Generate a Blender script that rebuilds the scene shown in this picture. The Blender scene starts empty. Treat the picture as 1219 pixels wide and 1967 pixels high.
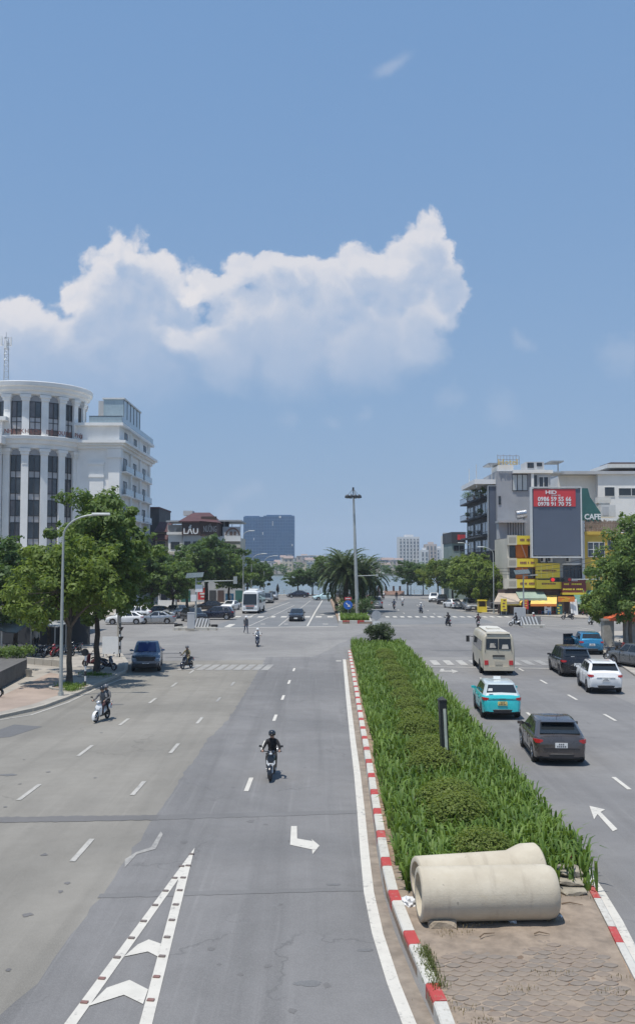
import bpy, bmesh, math, random
import numpy as np
from mathutils import Vector, Matrix
R = math.radians
PI = math.pi
scene = bpy.context.scene
COL = scene.collection

# ---------------------------------------------------------------- camera
CAM_H = 7.0
FPX, CX, CY, HOR = 1800.0, 609.5, 983.5, 1082.0
PITCH = math.atan((HOR - CY) / FPX)
cam_d = bpy.data.cameras.new('camera')
cam = bpy.data.objects.new('camera', cam_d)
COL.objects.link(cam)
cam.location = (0, 0, CAM_H)
cam.rotation_euler = (PI / 2 + PITCH, 0, 0)
cam_d.sensor_fit = 'VERTICAL'
cam_d.sensor_height = 24.0
cam_d.lens = 24.0 * FPX / 1967.0
cam_d.clip_start = 0.1
cam_d.clip_end = 9000
scene.camera = cam

# ---------------------------------------------------------------- sun, sky, exposure
SUN_EL, SUN_AZ = R(74), math.atan2(-0.64, -0.77)      # azimuth of the sun, from +Y towards +X
SUN_STRENGTH, SKY_STRENGTH, EXPOSURE = 3.55, 0.100, 0.35
sun_vec = Vector((math.sin(SUN_AZ) * math.cos(SUN_EL), math.cos(SUN_AZ) * math.cos(SUN_EL), math.sin(SUN_EL)))
sd = bpy.data.lights.new('sun', 'SUN')
sd.energy = SUN_STRENGTH
sd.angle = R(0.53)
sd.color = (1.0, 0.955, 0.88)
so = bpy.data.objects.new('sun', sd)
COL.objects.link(so)
so.rotation_euler = sun_vec.to_track_quat('Z', 'Y').to_euler()
so.location = (0, 0, 60)

vs = scene.view_settings
scene.display_settings.display_device = 'sRGB'
vs.view_transform = 'Standard'
vs.look = 'None'
vs.exposure = EXPOSURE
vs.gamma = 1
vs.use_curve_mapping = False
scene.render.engine = 'CYCLES'
scene.cycles.max_bounces = 6
scene.cycles.transparent_max_bounces = 12
scene.cycles.volume_bounces = 1
scene.cycles.use_denoising = True
scene.cycles.sample_clamp_indirect = 6

CLOUD_DARK, CLOUD_LIT = (0.345, 0.418, 0.545), (0.625, 0.610, 0.625)
AIR_COL, AIR_MIX = (0.138, 0.284, 0.525), 0.62
VEIL_COL, VEIL_GAIN, VEIL_BASE = (0.202, 0.292, 0.425), 0.94, 0.0
def ray(u, v):
    a, b = (u - CX), (CY - v)
    c, s = math.cos(PITCH), math.sin(PITCH)
    return Vector((a, FPX * c - b * s, FPX * s + b * c))
def P(u, v, z=0.0):                      # survey: where a sight line of the camera meets height z
    d = ray(u, v)
    t = (z - CAM_H) / d.z
    return Vector((d.x * t, d.y * t, z))
def Q(u, v, Y):                          # survey: where a sight line meets distance Y
    d = ray(u, v)
    t = Y / d.y
    return Vector((d.x * t, Y, CAM_H + d.z * t))

class N:
    """small node-tree writer"""
    def __init__(s, tree):
        s.t = tree
    def n(s, typ, **kw):
        nd = s.t.nodes.new(typ)
        ins = kw.pop('ins', {})
        for k, v in kw.items():
            setattr(nd, k, v)
        for k, v in ins.items():
            s.set(nd.inputs[k], v)
        return nd
    def set(s, sock, v):
        if isinstance(v, bpy.types.NodeSocket):
            s.t.links.new(v, sock)
        else:
            sock.default_value = v
    def m(s, op, a, b=0.0, c=0.0, clamp=False):
        nd = s.t.nodes.new('ShaderNodeMath')
        nd.operation = op
        nd.use_clamp = clamp
        s.set(nd.inputs[0], a)
        s.set(nd.inputs[1], b)
        s.set(nd.inputs[2], c)
        return nd.outputs[0]
    def vm(s, op, a, b=(0, 0, 0), out=0):
        nd = s.t.nodes.new('ShaderNodeVectorMath')
        nd.operation = op
        s.set(nd.inputs[0], a)
        if op == 'SCALE':
            s.set(nd.inputs[3], b)
        else:
            s.set(nd.inputs[1], b)
        return nd.outputs[out]
    def noise(s, vec, scale, detail=4.0, rough=0.5, dist=0.0, col=False):
        nd = s.n('ShaderNodeTexNoise', ins={'Vector': vec, 'Scale': scale, 'Detail': detail, 'Roughness': rough, 'Distortion': dist})
        return nd.outputs[1 if col else 0]
    def step(s, v, a, b, lo=0.0, hi=1.0, smooth=True):
        nd = s.n('ShaderNodeMapRange', ins={0: v, 1: a, 2: b, 3: lo, 4: hi})
        nd.interpolation_type = 'SMOOTHSTEP' if smooth else 'LINEAR'
        return nd.outputs[0]
    def mix(s, f, a, b, blend='MIX'):
        nd = s.n('ShaderNodeMix', data_type='RGBA', blend_type=blend)
        s.set(nd.inputs[0], f)
        s.set(nd.inputs[6], a if isinstance(a, bpy.types.NodeSocket) else (*a, 1) if len(a) == 3 else a)
        s.set(nd.inputs[7], b if isinstance(b, bpy.types.NodeSocket) else (*b, 1) if len(b) == 3 else b)
        return nd.outputs[2]

# ---- world: physical sky plus a bank of cumulus in the direction the street runs
world = bpy.data.worlds.new('World')
scene.world = world
world.use_nodes = True
wt = world.node_tree
wt.nodes.clear()
w = N(wt)
sky = w.n('ShaderNodeTexSky', sky_type='NISHITA')
sky.sun_disc = False
sky.sun_elevation = SUN_EL
sky.sun_rotation = SUN_AZ
sky.air_density = 1.0
sky.dust_density = 0.3
sky.ozone_density = 2.0
sky.altitude = 0
tc = w.n('ShaderNodeTexCoord')
sep = w.n('ShaderNodeSeparateXYZ', ins={0: tc.outputs['Generated']})
yy = w.m('MAXIMUM', sep.outputs[1], 0.02)
cu = w.m('DIVIDE', sep.outputs[0], yy)
cv = w.m('DIVIDE', sep.outputs[2], yy)
cvec = w.n('ShaderNodeCombineXYZ', ins={0: cu, 1: cv, 2: 0.0}).outputs[0]
def skyuv(u, v):
    d = ray(u, v)
    return d.x / d.y, d.z / d.y
# billows: warp the look-up so blob rims break into lumps, large ones carrying small ones
wob = w.noise(cvec, 8.0, 3.0, 0.5, 0.0, True)
wob = w.vm('SCALE', w.vm('SUBTRACT', wob, (0.5, 0.5, 0.5)), 0.055)
wob2 = w.noise(w.vm('ADD', cvec, wob), 30.0, 9.0, 0.68, 0.0, True)
wob2 = w.vm('SCALE', w.vm('SUBTRACT', wob2, (0.5, 0.5, 0.5)), 0.034)
warp = w.vm('MULTIPLY', w.vm('ADD', wob, wob2), (1, 1, 0))
pv = w.vm('ADD', cvec, warp)
def blobs(lst, p, k=0.25):
    acc = None
    for (u, v, r) in lst:
        a, b = skyuv(u, v)
        d = w.vm('DISTANCE', p, (a, b, 0), out=1)
        f = w.m('MULTIPLY_ADD', d, -FPX / r, 1.0)
        if acc is None:
            acc = f
        else:
            nd = w.t.nodes.new('ShaderNodeMath')
            nd.operation = 'SMOOTH_MAX'
            w.set(nd.inputs[0], acc); w.set(nd.inputs[1], f); nd.inputs[2].default_value = k
            acc = nd.outputs[0]
    return acc
LEFT = [(-60, 680, 125), (50, 630, 80), (110, 670, 95), (240, 522, 88), (232, 482, 46), (185, 560, 62), (300, 530, 70), (345, 560, 66), (160, 580, 46), (235, 630, 120), (330, 620, 80), (60, 720, 120), (150, 740, 150), (-10, 770, 150), (270, 720, 130), (190, 800, 120)]
MIDB = [(395, 545, 40), (470, 525, 50), (525, 515, 44), (575, 535, 58), (620, 565, 66), (685, 505, 52), (730, 525, 66), (650, 550, 66), (775, 500, 60), (806, 468, 58), (818, 452, 52), (842, 476, 46),
        (850, 505, 50), (868, 560, 44), (830, 590, 52), (345, 650, 40), (395, 660, 64), (460, 620, 80), (560, 610, 110), (700, 610, 110), (790, 590, 76), (430, 690, 90), (560, 690, 110), (690, 680, 100), (790, 650, 80)]
def billow(p):                      # cauliflower: rounded cells at two sizes
    v1 = w.n('ShaderNodeTexVoronoi', ins={'Vector': p, 'Scale': 26.0}, voronoi_dimensions='2D').outputs[0]
    v2 = w.n('ShaderNodeTexVoronoi', ins={'Vector': p, 'Scale': 62.0}, voronoi_dimensions='2D').outputs[0]
    b = w.m('MULTIPLY_ADD', v1, -0.50, 0.20)
    b = w.m('ADD', b, w.m('MULTIPLY_ADD', v2, -0.26, 0.10))
    return w.m('ADD', b, w.m('MULTIPLY_ADD', w.noise(p, 70.0, 6.0, 0.7), 0.5, -0.25))
warp_s = w.vm('MULTIPLY', w.vm('ADD', w.vm('SCALE', wob, 0.5), w.vm('SCALE', wob2, 0.7)), (1, 1, 0))
bp0 = w.vm('ADD', cvec, warp_s)
edge = billow(bp0)
edge_s = billow(w.vm('ADD', bp0, (-0.005, 0.010, 0)))
low = w.step(cv, (HOR - 770) / FPX, (HOR - 560) / FPX)
soft = w.noise(cvec, 14.0, 6.0, 0.6)
rag = w.m('MULTIPLY_ADD', soft, 0.9, -0.45)
bank = []
for lst, fade0, fade1 in ((LEFT, 880, 590), (MIDB, 860, 610)):
    f = blobs(lst, pv, 0.22)
    lowb = w.step(cv, (HOR - 700) / FPX, (HOR - 590) / FPX)
    eg = w.n('ShaderNodeMix', data_type='FLOAT', ins={0: lowb, 2: w.m('MULTIPLY', rag, 0.7), 3: edge}).outputs[0]
    g = w.m('ADD', f, eg)
    sharp = w.step(g, -0.06, w.m('MULTIPLY_ADD', lowb, -0.44, 0.74))
    fade = w.step(w.m('ADD', cv, w.m('MULTIPLY', rag, 0.10)), (HOR - fade0) / FPX, (HOR - fade1) / FPX)
    # how much cloud stands above and towards the sun: rims light, bellies grey
    above = blobs(lst, w.vm('ADD', pv, (-0.010, 0.030, 0)), 0.22)
    occ = w.step(w.m('ADD', above, w.m('MULTIPLY', edge, 0.8)), -0.15, 0.65)
    bank.append((w.m('MULTIPLY', sharp, w.m('MULTIPLY_ADD', fade, 0.92, 0.0)), occ, g))
# far small puffs low in the sky and one wisp high up
PUFF = [(545, 812, 46), (640, 815, 34), (700, 795, 30), (1190, 690, 62), (960, 785, 70), (1005, 640, 36), (480, 950, 36), (450, 980, 40), (850, 770, 50)]
a_puff = w.m('MULTIPLY', w.step(w.m('MULTIPLY_ADD', soft, 0.9, w.m('SUBTRACT', blobs(PUFF, w.vm('ADD', cvec, w.vm('SCALE', warp, 1.3)), 0.2), 0.62)), 0.0, 0.75), 0.17)
wmap = w.n('ShaderNodeMapping', ins={0: w.vm('ADD', cvec, w.vm('SCALE', warp, 0.6)), 1: (0, 0, 0), 2: (0, 0, R(-32)), 3: (1, 1, 1)})
wu, wv_ = skyuv(752, 120)
ca, sa = math.cos(R(-32)), math.sin(R(-32))
wx, wy = wu * ca - wv_ * sa, wu * sa + wv_ * ca
wd = w.vm('MULTIPLY', w.vm('SUBTRACT', wmap.outputs[0], (wx, wy, 0)), (FPX / 75, FPX / 24, 0))
a_wisp = w.m('MULTIPLY', w.step(w.m('MULTIPLY_ADD', soft, 0.9, w.m('SUBTRACT', 0.55, w.vm('LENGTH', wd, out=1))), 0.0, 0.9), 0.20)
a_back, o_back, g_back = bank[0]
a_front, o_front, g_front = bank[1]
a_front = w.m('MULTIPLY', a_front, 0.93)
occ = w.n('ShaderNodeMix', data_type='FLOAT', ins={0: a_front, 2: o_back, 3: o_front}).outputs[0]
a_hard = w.m('SUBTRACT', 1.0, w.m('MULTIPLY', w.m('SUBTRACT', 1.0, a_back), w.m('SUBTRACT', 1.0, a_front)))
alpha = w.m('MAXIMUM', a_hard, w.m('MAXIMUM', a_puff, a_wisp))
ahead = w.step(sep.outputs[1], 0.15, 0.3)
# relief of the lumps in the light from the upper left
fine1 = w.noise(pv, 14.0, 6.0, 0.62)
fine2 = w.noise(w.vm('ADD', pv, (-0.010, 0.018, 0)), 14.0, 6.0, 0.62)
relief = w.m('ADD', w.m('MULTIPLY', w.m('SUBTRACT', fine1, fine2), 1.1), w.m('MULTIPLY', w.m('SUBTRACT', edge, edge_s), 0.55))
relief = w.m('MULTIPLY', relief, w.m('MULTIPLY_ADD', low, 0.8, 0.2))
lit = w.m('SUBTRACT', w.m('ADD', 0.98, relief), w.m('MULTIPLY', occ, 0.84), clamp=True)
lit = w.m('MULTIPLY', lit, w.m('MULTIPLY_ADD', low, 0.7, 0.3))
# bellies are thin enough for the air behind to show
alpha = w.m('MULTIPLY', alpha, w.m('MULTIPLY_ADD', occ, -0.16, 1.0))
alpha = w.m('MULTIPLY', alpha, ahead)
ccol = w.mix(lit, CLOUD_DARK, CLOUD_LIT)
# thin high veil of humid air, the same all round, thicker towards the horizon
elev = w.m('MAXIMUM', sep.outputs[2], 0.0)
veil_f = w.m('MULTIPLY_ADD', w.m('POWER', w.m('SUBTRACT', 1.0, elev), 2.5), VEIL_GAIN, VEIL_BASE, clamp=True)
bg0 = w.n('ShaderNodeBackground', ins={0: sky.outputs[0], 1: SKY_STRENGTH})
bga = w.n('ShaderNodeBackground', ins={0: (*AIR_COL, 1), 1: 1.0})
bgs = w.n('ShaderNodeMixShader', ins={0: AIR_MIX, 1: bg0.outputs[0], 2: bga.outputs[0]})
bgv = w.n('ShaderNodeBackground', ins={0: (*VEIL_COL, 1), 1: 1.0})
bg1 = w.n('ShaderNodeMixShader', ins={0: veil_f, 1: bgs.outputs[0], 2: bgv.outputs[0]})
bg2 = w.n('ShaderNodeBackground', ins={0: ccol, 1: 1.0})
mixs = w.n('ShaderNodeMixShader', ins={0: alpha, 1: bg1.outputs[0], 2: bg2.outputs[0]})
wo = w.n('ShaderNodeOutputWorld', ins={0: mixs.outputs[0]})

# ---------------------------------------------------------------- materials
MATS = {}
def mat(name, col, rough=0.6, metal=0.0, var=0.12, scale=3.0, bump=0.0, coat=0.0, emit=0.0, spec=0.5, streak=0.0, island=0.0):
    if name in MATS:
        return MATS[name]
    m = bpy.data.materials.new(name)
    m.use_nodes = True
    nt = m.node_tree
    b = nt.nodes['Principled BSDF']
    k = N(nt)
    co = k.n('ShaderNodeTexCoord').outputs['Object']
    c = (*col, 1)
    base = c
    if var > 0:
        f = k.noise(co, scale, 6.0, 0.6)
        g = k.noise(co, scale * 0.17, 3.0, 0.5)
        f = k.m('ADD', k.m('MULTIPLY', f, 0.6), k.m('MULTIPLY', g, 0.4))
        lo = tuple(x * (1 - var * 1.8) for x in col)
        hi = tuple(min(1, x * (1 + var * 1.8)) for x in col)
        base = k.mix(k.step(f, 0.3, 0.7), lo, hi)
        if streak:
            mp = k.vm('MULTIPLY', co, (1.0, 1.0, 0.09))
            s_ = k.step(k.noise(mp, 2.2, 5.0, 0.6), 0.52, 0.8)
            base = k.mix(k.m('MULTIPLY', s_, streak), base, tuple(x * 0.45 for x in col))
        rr = k.step(k.noise(co, scale * 1.7, 4.0), 0.3, 0.7, max(0.02, rough - 0.07), min(1, rough + 0.07))
        k.set(b.inputs['Roughness'], rr)
    else:
        b.inputs['Roughness'].default_value = rough
    if island:
        gi = k.n('ShaderNodeNewGeometry').outputs['Random Per Island']
        base = k.mix(k.m('MULTIPLY', gi, 1.0), k.mix(0.0, base if isinstance(base, bpy.types.NodeSocket) else c, c), base if isinstance(base, bpy.types.NodeSocket) else c)
        hs = k.n('ShaderNodeHueSaturation', ins={'Hue': 0.5, 'Saturation': 1.0, 'Value': k.step(gi, 0, 1, 1 - island, 1 + island, False), 'Color': base})
        base = hs.outputs[0]
    k.set(b.inputs['Base Color'], base)
    b.inputs['Metallic'].default_value = metal
    b.inputs['Specular IOR Level'].default_value = spec
    if coat:
        b.inputs['Coat Weight'].default_value = coat
        b.inputs['Coat Roughness'].default_value = 0.06
    if emit:
        k.set(b.inputs['Emission Color'], c)
        b.inputs['Emission Strength'].default_value = emit
    if bump:
        bp = k.n('ShaderNodeBump', ins={'Strength': bump, 'Distance': 0.02, 'Height': k.noise(co, scale * 9, 5.0, 0.65)})
        k.set(b.inputs['Normal'], bp.outputs[0])
    MATS[name] = m
    return m

def leaf_mat(name, dark, light, trans=0.42, hue=0.0):
    if name in MATS:
        return MATS[name]
    m = bpy.data.materials.new(name)
    m.use_nodes = True
    nt = m.node_tree
    nt.nodes.clear()
    k = N(nt)
    g = k.n('ShaderNodeNewGeometry')
    ri = g.outputs['Random Per Island']
    co = k.n('ShaderNodeTexCoord').outputs['Object']
    nz = k.step(k.noise(co, 0.55, 3.0), 0.32, 0.68)
    f = k.m('ADD', k.m('MULTIPLY', ri, 0.62), k.m('MULTIPLY', nz, 0.38))
    col = k.mix(f, dark, light)
    df = k.n('ShaderNodeBsdfPrincipled', ins={'Base Color': col, 'Roughness': 0.55, 'Specular IOR Level': 0.3})
    tcol = k.mix(0.5, col, (light[0] * 1.5, light[1] * 1.5, light[2] * 0.5))
    tr = k.n('ShaderNodeBsdfTranslucent', ins={0: tcol})
    mx = k.n('ShaderNodeMixShader', ins={0: trans, 1: df.outputs[0], 2: tr.outputs[0]})
    k.n('ShaderNodeOutputMaterial', ins={0: mx.outputs[0]})
    MATS[name] = m
    return m

def asphalt(name, col, tint, tracks=0.25):
    m = bpy.data.materials.new(name)
    m.use_nodes = True
    nt = m.node_tree
    b = nt.nodes['Principled BSDF']
    k = N(nt)
    co = k.n('ShaderNodeTexCoord').outputs['Object']
    big = k.step(k.noise(co, 0.10, 5.0, 0.6, 0.6), 0.34, 0.66)
    c = k.mix(big, tuple(x * 0.80 for x in col), tint)
    mid = k.step(k.noise(co, 1.1, 6.0, 0.65), 0.3, 0.72)
    c = k.mix(k.m('MULTIPLY', mid, 0.24), c, tuple(x * 0.6 for x in col))
    # wheel tracks and drips run along the carriageway
    st = k.vm('MULTIPLY', co, (1.25, 0.035, 1.0))
    tr = k.step(k.noise(st, 1.0, 4.0, 0.55, 0.3), 0.46, 0.72)
    c = k.mix(k.m('MULTIPLY', tr, tracks), c, tuple(x * 0.52 for x in col))
    tr2 = k.step(k.noise(k.vm('MULTIPLY', co, (5.5, 0.12, 1.0)), 1.0, 3.0, 0.6), 0.55, 0.8)
    c = k.mix(k.m('MULTIPLY', tr2, tracks * 0.7), c, tuple(min(1, x * 1.35) for x in tint))
    # oil spots and small repairs
    sp = k.step(k.noise(co, 2.6, 3.0, 0.5), 0.70, 0.76)
    c = k.mix(k.m('MULTIPLY', sp, 0.22), c, tuple(x * 0.45 for x in col))
    # hairline cracks
    vo = k.n('ShaderNodeTexVoronoi', feature='DISTANCE_TO_EDGE', ins={'Vector': k.vm('ADD', co, k.vm('SCALE', k.noise(co, 1.3, 3.0, 0.5, 0, True), 1.3)), 'Scale': 0.16})
    cr = k.step(vo.outputs[0], 0.0, 0.008, 1.0, 0.0)
    cr = k.m('MULTIPLY', cr, k.step(k.noise(co, 0.22, 2.0), 0.45, 0.58))
    c = k.mix(k.m('MULTIPLY', cr, 0.45), c, tuple(x * 0.4 for x in col))
    # aggregate
    ag = k.noise(co, 55.0, 2.0, 0.6)
    c = k.mix(k.step(ag, 0.35, 0.72, 0.0, 0.30), c, tuple(x * 1.5 for x in tint))
    k.set(b.inputs['Base Color'], c)
    k.set(b.inputs['Roughness'], k.step(mid, 0, 1, 0.80, 0.92))
    b.inputs['Specular IOR Level'].default_value = 0.3
    bp = k.n('ShaderNodeBump', ins={'Strength': 0.25, 'Distance': 0.01, 'Height': ag})
    k.set(b.inputs['Normal'], bp.outputs[0])
    MATS[name] = m
    return m

def worn_paint(name, col, wear=0.5, under=(0.2, 0.2, 0.2)):
    m = bpy.data.materials.new(name)
    m.use_nodes = True
    nt = m.node_tree
    b = nt.nodes['Principled BSDF']
    k = N(nt)
    co = k.n('ShaderNodeTexCoord').outputs['Object']
    a = k.noise(co, 9.0, 7.0, 0.7)
    bb = k.noise(co, 0.8, 3.0, 0.5)
    f = k.step(k.m('ADD', k.m('MULTIPLY', a, 0.7), k.m('MULTIPLY', bb, 0.3)), 0.62 - wear * 0.22, 0.70 - wear * 0.10)
    dirt = k.step(k.noise(co, 2.5, 5.0, 0.6), 0.35, 0.75)
    c = k.mix(k.m('MULTIPLY', dirt, 0.28), col, tuple(x * 0.62 for x in col))
    c = k.mix(k.m('MULTIPLY', f, 0.8), c, under)
    k.set(b.inputs['Base Color'], c)
    b.inputs['Roughness'].default_value = 0.65
    MATS[name] = m
    return m

def glass_dark(name, col=(0.03, 0.035, 0.04), rough=0.06):
    return mat(name, col, rough, 0.0, var=0.0, spec=0.7)

# ---------------------------------------------------------------- mesh builder
class MB:
    def __init__(s):
        s.v, s.f, s.m = [], [], []
    def add(s, vs, fs, mi=0):
        o = len(s.v)
        s.v.extend([tuple(p) for p in vs])
        for f in fs:
            s.f.append(tuple(i + o for i in f))
            s.m.append(mi)
        return s
    def box(s, x0, x1, y0, y1, z0, z1, mi=0):
        return s.add([(x0, y0, z0), (x1, y0, z0), (x1, y1, z0), (x0, y1, z0), (x0, y0, z1), (x1, y0, z1), (x1, y1, z1), (x0, y1, z1)],
                     [(0, 3, 2, 1), (4, 5, 6, 7), (0, 1, 5, 4), (1, 2, 6, 5), (2, 3, 7, 6), (3, 0, 4, 7)], mi)
    def cbox(s, x, y, z, sx, sy, sz, mi=0):
        return s.box(x - sx / 2, x + sx / 2, y - sy / 2, y + sy / 2, z - sz / 2, z + sz / 2, mi)
    def obox(s, p0, ax, ay, az, mi=0):      # oriented box: corner + three edge vectors
        p0, ax, ay, az = Vector(p0), Vector(ax), Vector(ay), Vector(az)
        vs = [p0, p0 + ax, p0 + ax + ay, p0 + ay, p0 + az, p0 + ax + az, p0 + ax + ay + az, p0 + ay + az]
        return s.add(vs, [(0, 3, 2, 1), (4, 5, 6, 7), (0, 1, 5, 4), (1, 2, 6, 5), (2, 3, 7, 6), (3, 0, 4, 7)], mi)
    def quad(s, a, b, c, d, mi=0):
        return s.add([a, b, c, d], [(0, 1, 2, 3)], mi)
    def poly(s, pts, z, mi=0):
        return s.add([(p[0], p[1], z) for p in pts], [tuple(range(len(pts)))], mi)
    def prism(s, pts, z0, z1, mi=0, bottom=False):
        n = len(pts)
        vs = [(p[0], p[1], z0) for p in pts] + [(p[0], p[1], z1) for p in pts]
        fs = [tuple(range(n, 2 * n))] + [(i, (i + 1) % n, n + (i + 1) % n, n + i) for i in range(n)]
        if bottom:
            fs.append(tuple(reversed(range(n))))
        return s.add(vs, fs, mi)
    def cyl(s, p0, p1, r0, r1=None, n=10, mi=0, caps=True):
        r1 = r0 if r1 is None else r1
        p0, p1 = Vector(p0), Vector(p1)
        d = (p1 - p0)
        if d.length < 1e-6:
            return s
        d.normalize()
        a = d.orthogonal().normalized()
        b = d.cross(a)
        vs = []
        for p, r in ((p0, r0), (p1, r1)):
            for i in range(n):
                t = 2 * PI * i / n
                vs.append(p + a * (r * math.cos(t)) + b * (r * math.sin(t)))
        fs = [(i, (i + 1) % n, n + (i + 1) % n, n + i) for i in range(n)]
        if caps:
            fs += [tuple(reversed(range(n))), tuple(range(n, 2 * n))]
        return s.add(vs, fs, mi)
    def tube(s, pts, r, n=8, mi=0):
        rr = r if isinstance(r, (list, tuple)) else [r] * len(pts)
        for i in range(len(pts) - 1):
            s.cyl(pts[i], pts[i + 1], rr[i], rr[i + 1], n, mi, caps=(i == 0 or i == len(pts) - 2))
        return s
    def loft(s, rings, mi=0, caps=True, closed=True):
        n = len(rings[0])
        vs = [p for r in rings for p in r]
        fs = []
        for j in range(len(rings) - 1):
            for i in range(n if closed else n - 1):
                k = (i + 1) % n
                fs.append((j * n + i, j * n + k, (j + 1) * n + k, (j + 1) * n + i))
        if caps and closed:
            fs += [tuple(reversed(range(n))), tuple(range((len(rings) - 1) * n, len(rings) * n))]
        return s.add(vs, fs, mi)
    def lathe(s, prof, c=(0, 0, 0), n=16, mi=0, a0=0.0, a1=2 * PI):
        full = abs(a1 - a0 - 2 * PI) < 1e-6
        k = n if full else n + 1
        vs = []
        for (r, z) in prof:
            for i in range(k):
                t = a0 + (a1 - a0) * i / n
                vs.append((c[0] + r * math.cos(t), c[1] + r * math.sin(t), c[2] + z))
        fs = []
        for j in range(len(prof) - 1):
            for i in range(n):
                q = (i + 1) % k
                fs.append((j * k + i, j * k + q, (j + 1) * k + q, (j + 1) * k + i))
        return s.add(vs, fs, mi)
    def ball(s, c, rx, ry=None, rz=None, n=10, m=7, mi=0):
        ry = rx if ry is None else ry
        rz = rx if rz is None else rz
        vs = [(c[0], c[1], c[2] - rz)]
        for j in range(1, m):
            t = -PI / 2 + PI * j / m
            for i in range(n):
                a = 2 * PI * i / n
                vs.append((c[0] + rx * math.cos(t) * math.cos(a), c[1] + ry * math.cos(t) * math.sin(a), c[2] + rz * math.sin(t)))
        vs.append((c[0], c[1], c[2] + rz))
        fs = [(0, 1 + (i + 1) % n, 1 + i) for i in range(n)]
        for j in range(m - 2):
            for i in range(n):
                a, b = 1 + j * n + i, 1 + j * n + (i + 1) % n
                fs.append((a, b, b + n, a + n))
        L = len(vs) - 1
        fs += [(L, 1 + (m - 2) * n + i, 1 + (m - 2) * n + (i + 1) % n) for i in range(n)]
        return s.add(vs, fs, mi)
    def torus(s, c, axis, R0, r, n=20, m=8, mi=0, flat=1.0):
        ax = Vector(axis).normalized()
        a = ax.orthogonal().normalized()
        b = ax.cross(a)
        c = Vector(c)
        rings = []
        for i in range(n):
            t = 2 * PI * i / n
            d = a * math.cos(t) + b * math.sin(t)
            rings.append([c + d * (R0 + r * math.cos(2 * PI * j / m)) + ax * (r * flat * math.sin(2 * PI * j / m)) for j in range(m)])
        rings.append(rings[0])
        return s.loft(rings, mi, caps=False)
    def mesh(s, name, mats, smooth=None):
        me = bpy.data.meshes.new(name)
        me.from_pydata(s.v, [], s.f)
        for x in (mats if isinstance(mats, (list, tuple)) else [mats]):
            me.materials.append(x)
        if any(s.m):
            me.polygons.foreach_set('material_index', s.m)
        if smooth is not None:
            me.polygons.foreach_set('use_smooth', [True] * len(s.f))
            if smooth < 179:
                me.set_sharp_from_angle(angle=R(smooth))
        me.update()
        return me
    def build(s, name, mats, parent=None, smooth=None, loc=None, rz=0.0, kind=None):
        o = bpy.data.objects.new(name, s.mesh(name, mats, smooth))
        COL.objects.link(o)
        if parent is not None:
            o.parent = parent
        if loc is not None:
            o.location = loc
        if rz:
            o.rotation_euler.z = rz
        if kind:
            o['kind'] = kind
        return o

def inst(name, me, parent=None, loc=(0, 0, 0), rz=0.0, sc=None):
    o = bpy.data.objects.new(name, me)
    COL.objects.link(o)
    o.parent = parent
    o.location = loc
    o.rotation_euler.z = rz
    if sc:
        o.scale = sc if isinstance(sc, (tuple, list)) else (sc, sc, sc)
    return o
def tag(o, label, cat, group=None):
    o['label'] = label
    o['category'] = cat
    if group:
        o['group'] = group
    elif 'group' in o:
        del o['group']
    return o
def thing(name, label, cat, loc=(0, 0, 0), rz=0.0, group=None):
    o = bpy.data.objects.new(name, None)
    COL.objects.link(o)
    o.empty_display_size = 0.3
    o.location = loc
    o.rotation_euler.z = rz
    return tag(o, label, cat, group)
def kids(o):
    return [c for c in COL.objects if c.parent == o]
def copy_tree(o, parent=None):
    c = o.copy()
    COL.objects.link(c)
    if parent is not None:
        c.parent = parent
    for ch in o.children:
        copy_tree(ch, c)
    return c
def fast_mesh(name, verts, faces4, mats, midx=None, smooth=False):
    """numpy verts (n,3) and quads (m,4)"""
    me = bpy.data.meshes.new(name)
    n, m = len(verts), len(faces4)
    me.vertices.add(n)
    me.vertices.foreach_set('co', np.ascontiguousarray(verts, dtype=np.float32).ravel())
    me.loops.add(m * 4)
    me.loops.foreach_set('vertex_index', np.ascontiguousarray(faces4, dtype=np.int32).ravel())
    me.polygons.add(m)
    me.polygons.foreach_set('loop_start', np.arange(0, m * 4, 4, dtype=np.int32))
    for x in mats:
        me.materials.append(x)
    if midx is not None:
        me.polygons.foreach_set('material_index', np.ascontiguousarray(midx, dtype=np.int32))
    if smooth:
        me.polygons.foreach_set('use_smooth', np.ones(m, dtype=bool))
    me.update(calc_edges=True)
    me.validate()
    return me
# ================================================================ GROUND, ROAD, MEDIAN
rng = random.Random(11)
RD = 0.0185                                  # the street runs this far clockwise of +Y
def rd(x, y):                                # point on a line parallel to the street
    return x + RD * y
A_OLD = asphalt('asphalt_old', (0.220, 0.207, 0.182), (0.247, 0.231, 0.203), 0.30)
A_NEW = asphalt('asphalt_new', (0.175, 0.172, 0.171), (0.201, 0.195, 0.191), 0.48)
A_RIGHT = asphalt('asphalt_right', (0.193, 0.188, 0.187), (0.213, 0.207, 0.201), 0.30)
A_CROSS = asphalt('asphalt_crossing', (0.226, 0.218, 0.211), (0.250, 0.241, 0.228), 0.10)
A_FAR = asphalt('asphalt_far', (0.181, 0.187, 0.193), (0.201, 0.204, 0.206), 0.12)
A_PATCH = asphalt('asphalt_patch', (0.147, 0.147, 0.150), (0.167, 0.167, 0.167), 0.1)
PAINT = worn_paint('road_paint', (0.58, 0.55, 0.49), 0.42, (0.24, 0.23, 0.22))
PAINT_WORN = worn_paint('road_paint_worn', (0.37, 0.355, 0.325), 1.0, (0.22, 0.21, 0.20))
PAINT_HALF = worn_paint('road_paint_half_worn', (0.45, 0.43, 0.39), 0.65, (0.22, 0.21, 0.20))
KERB_W = worn_paint('kerb_white_paint', (0.54, 0.52, 0.47), 0.55, (0.34, 0.31, 0.27))
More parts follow.
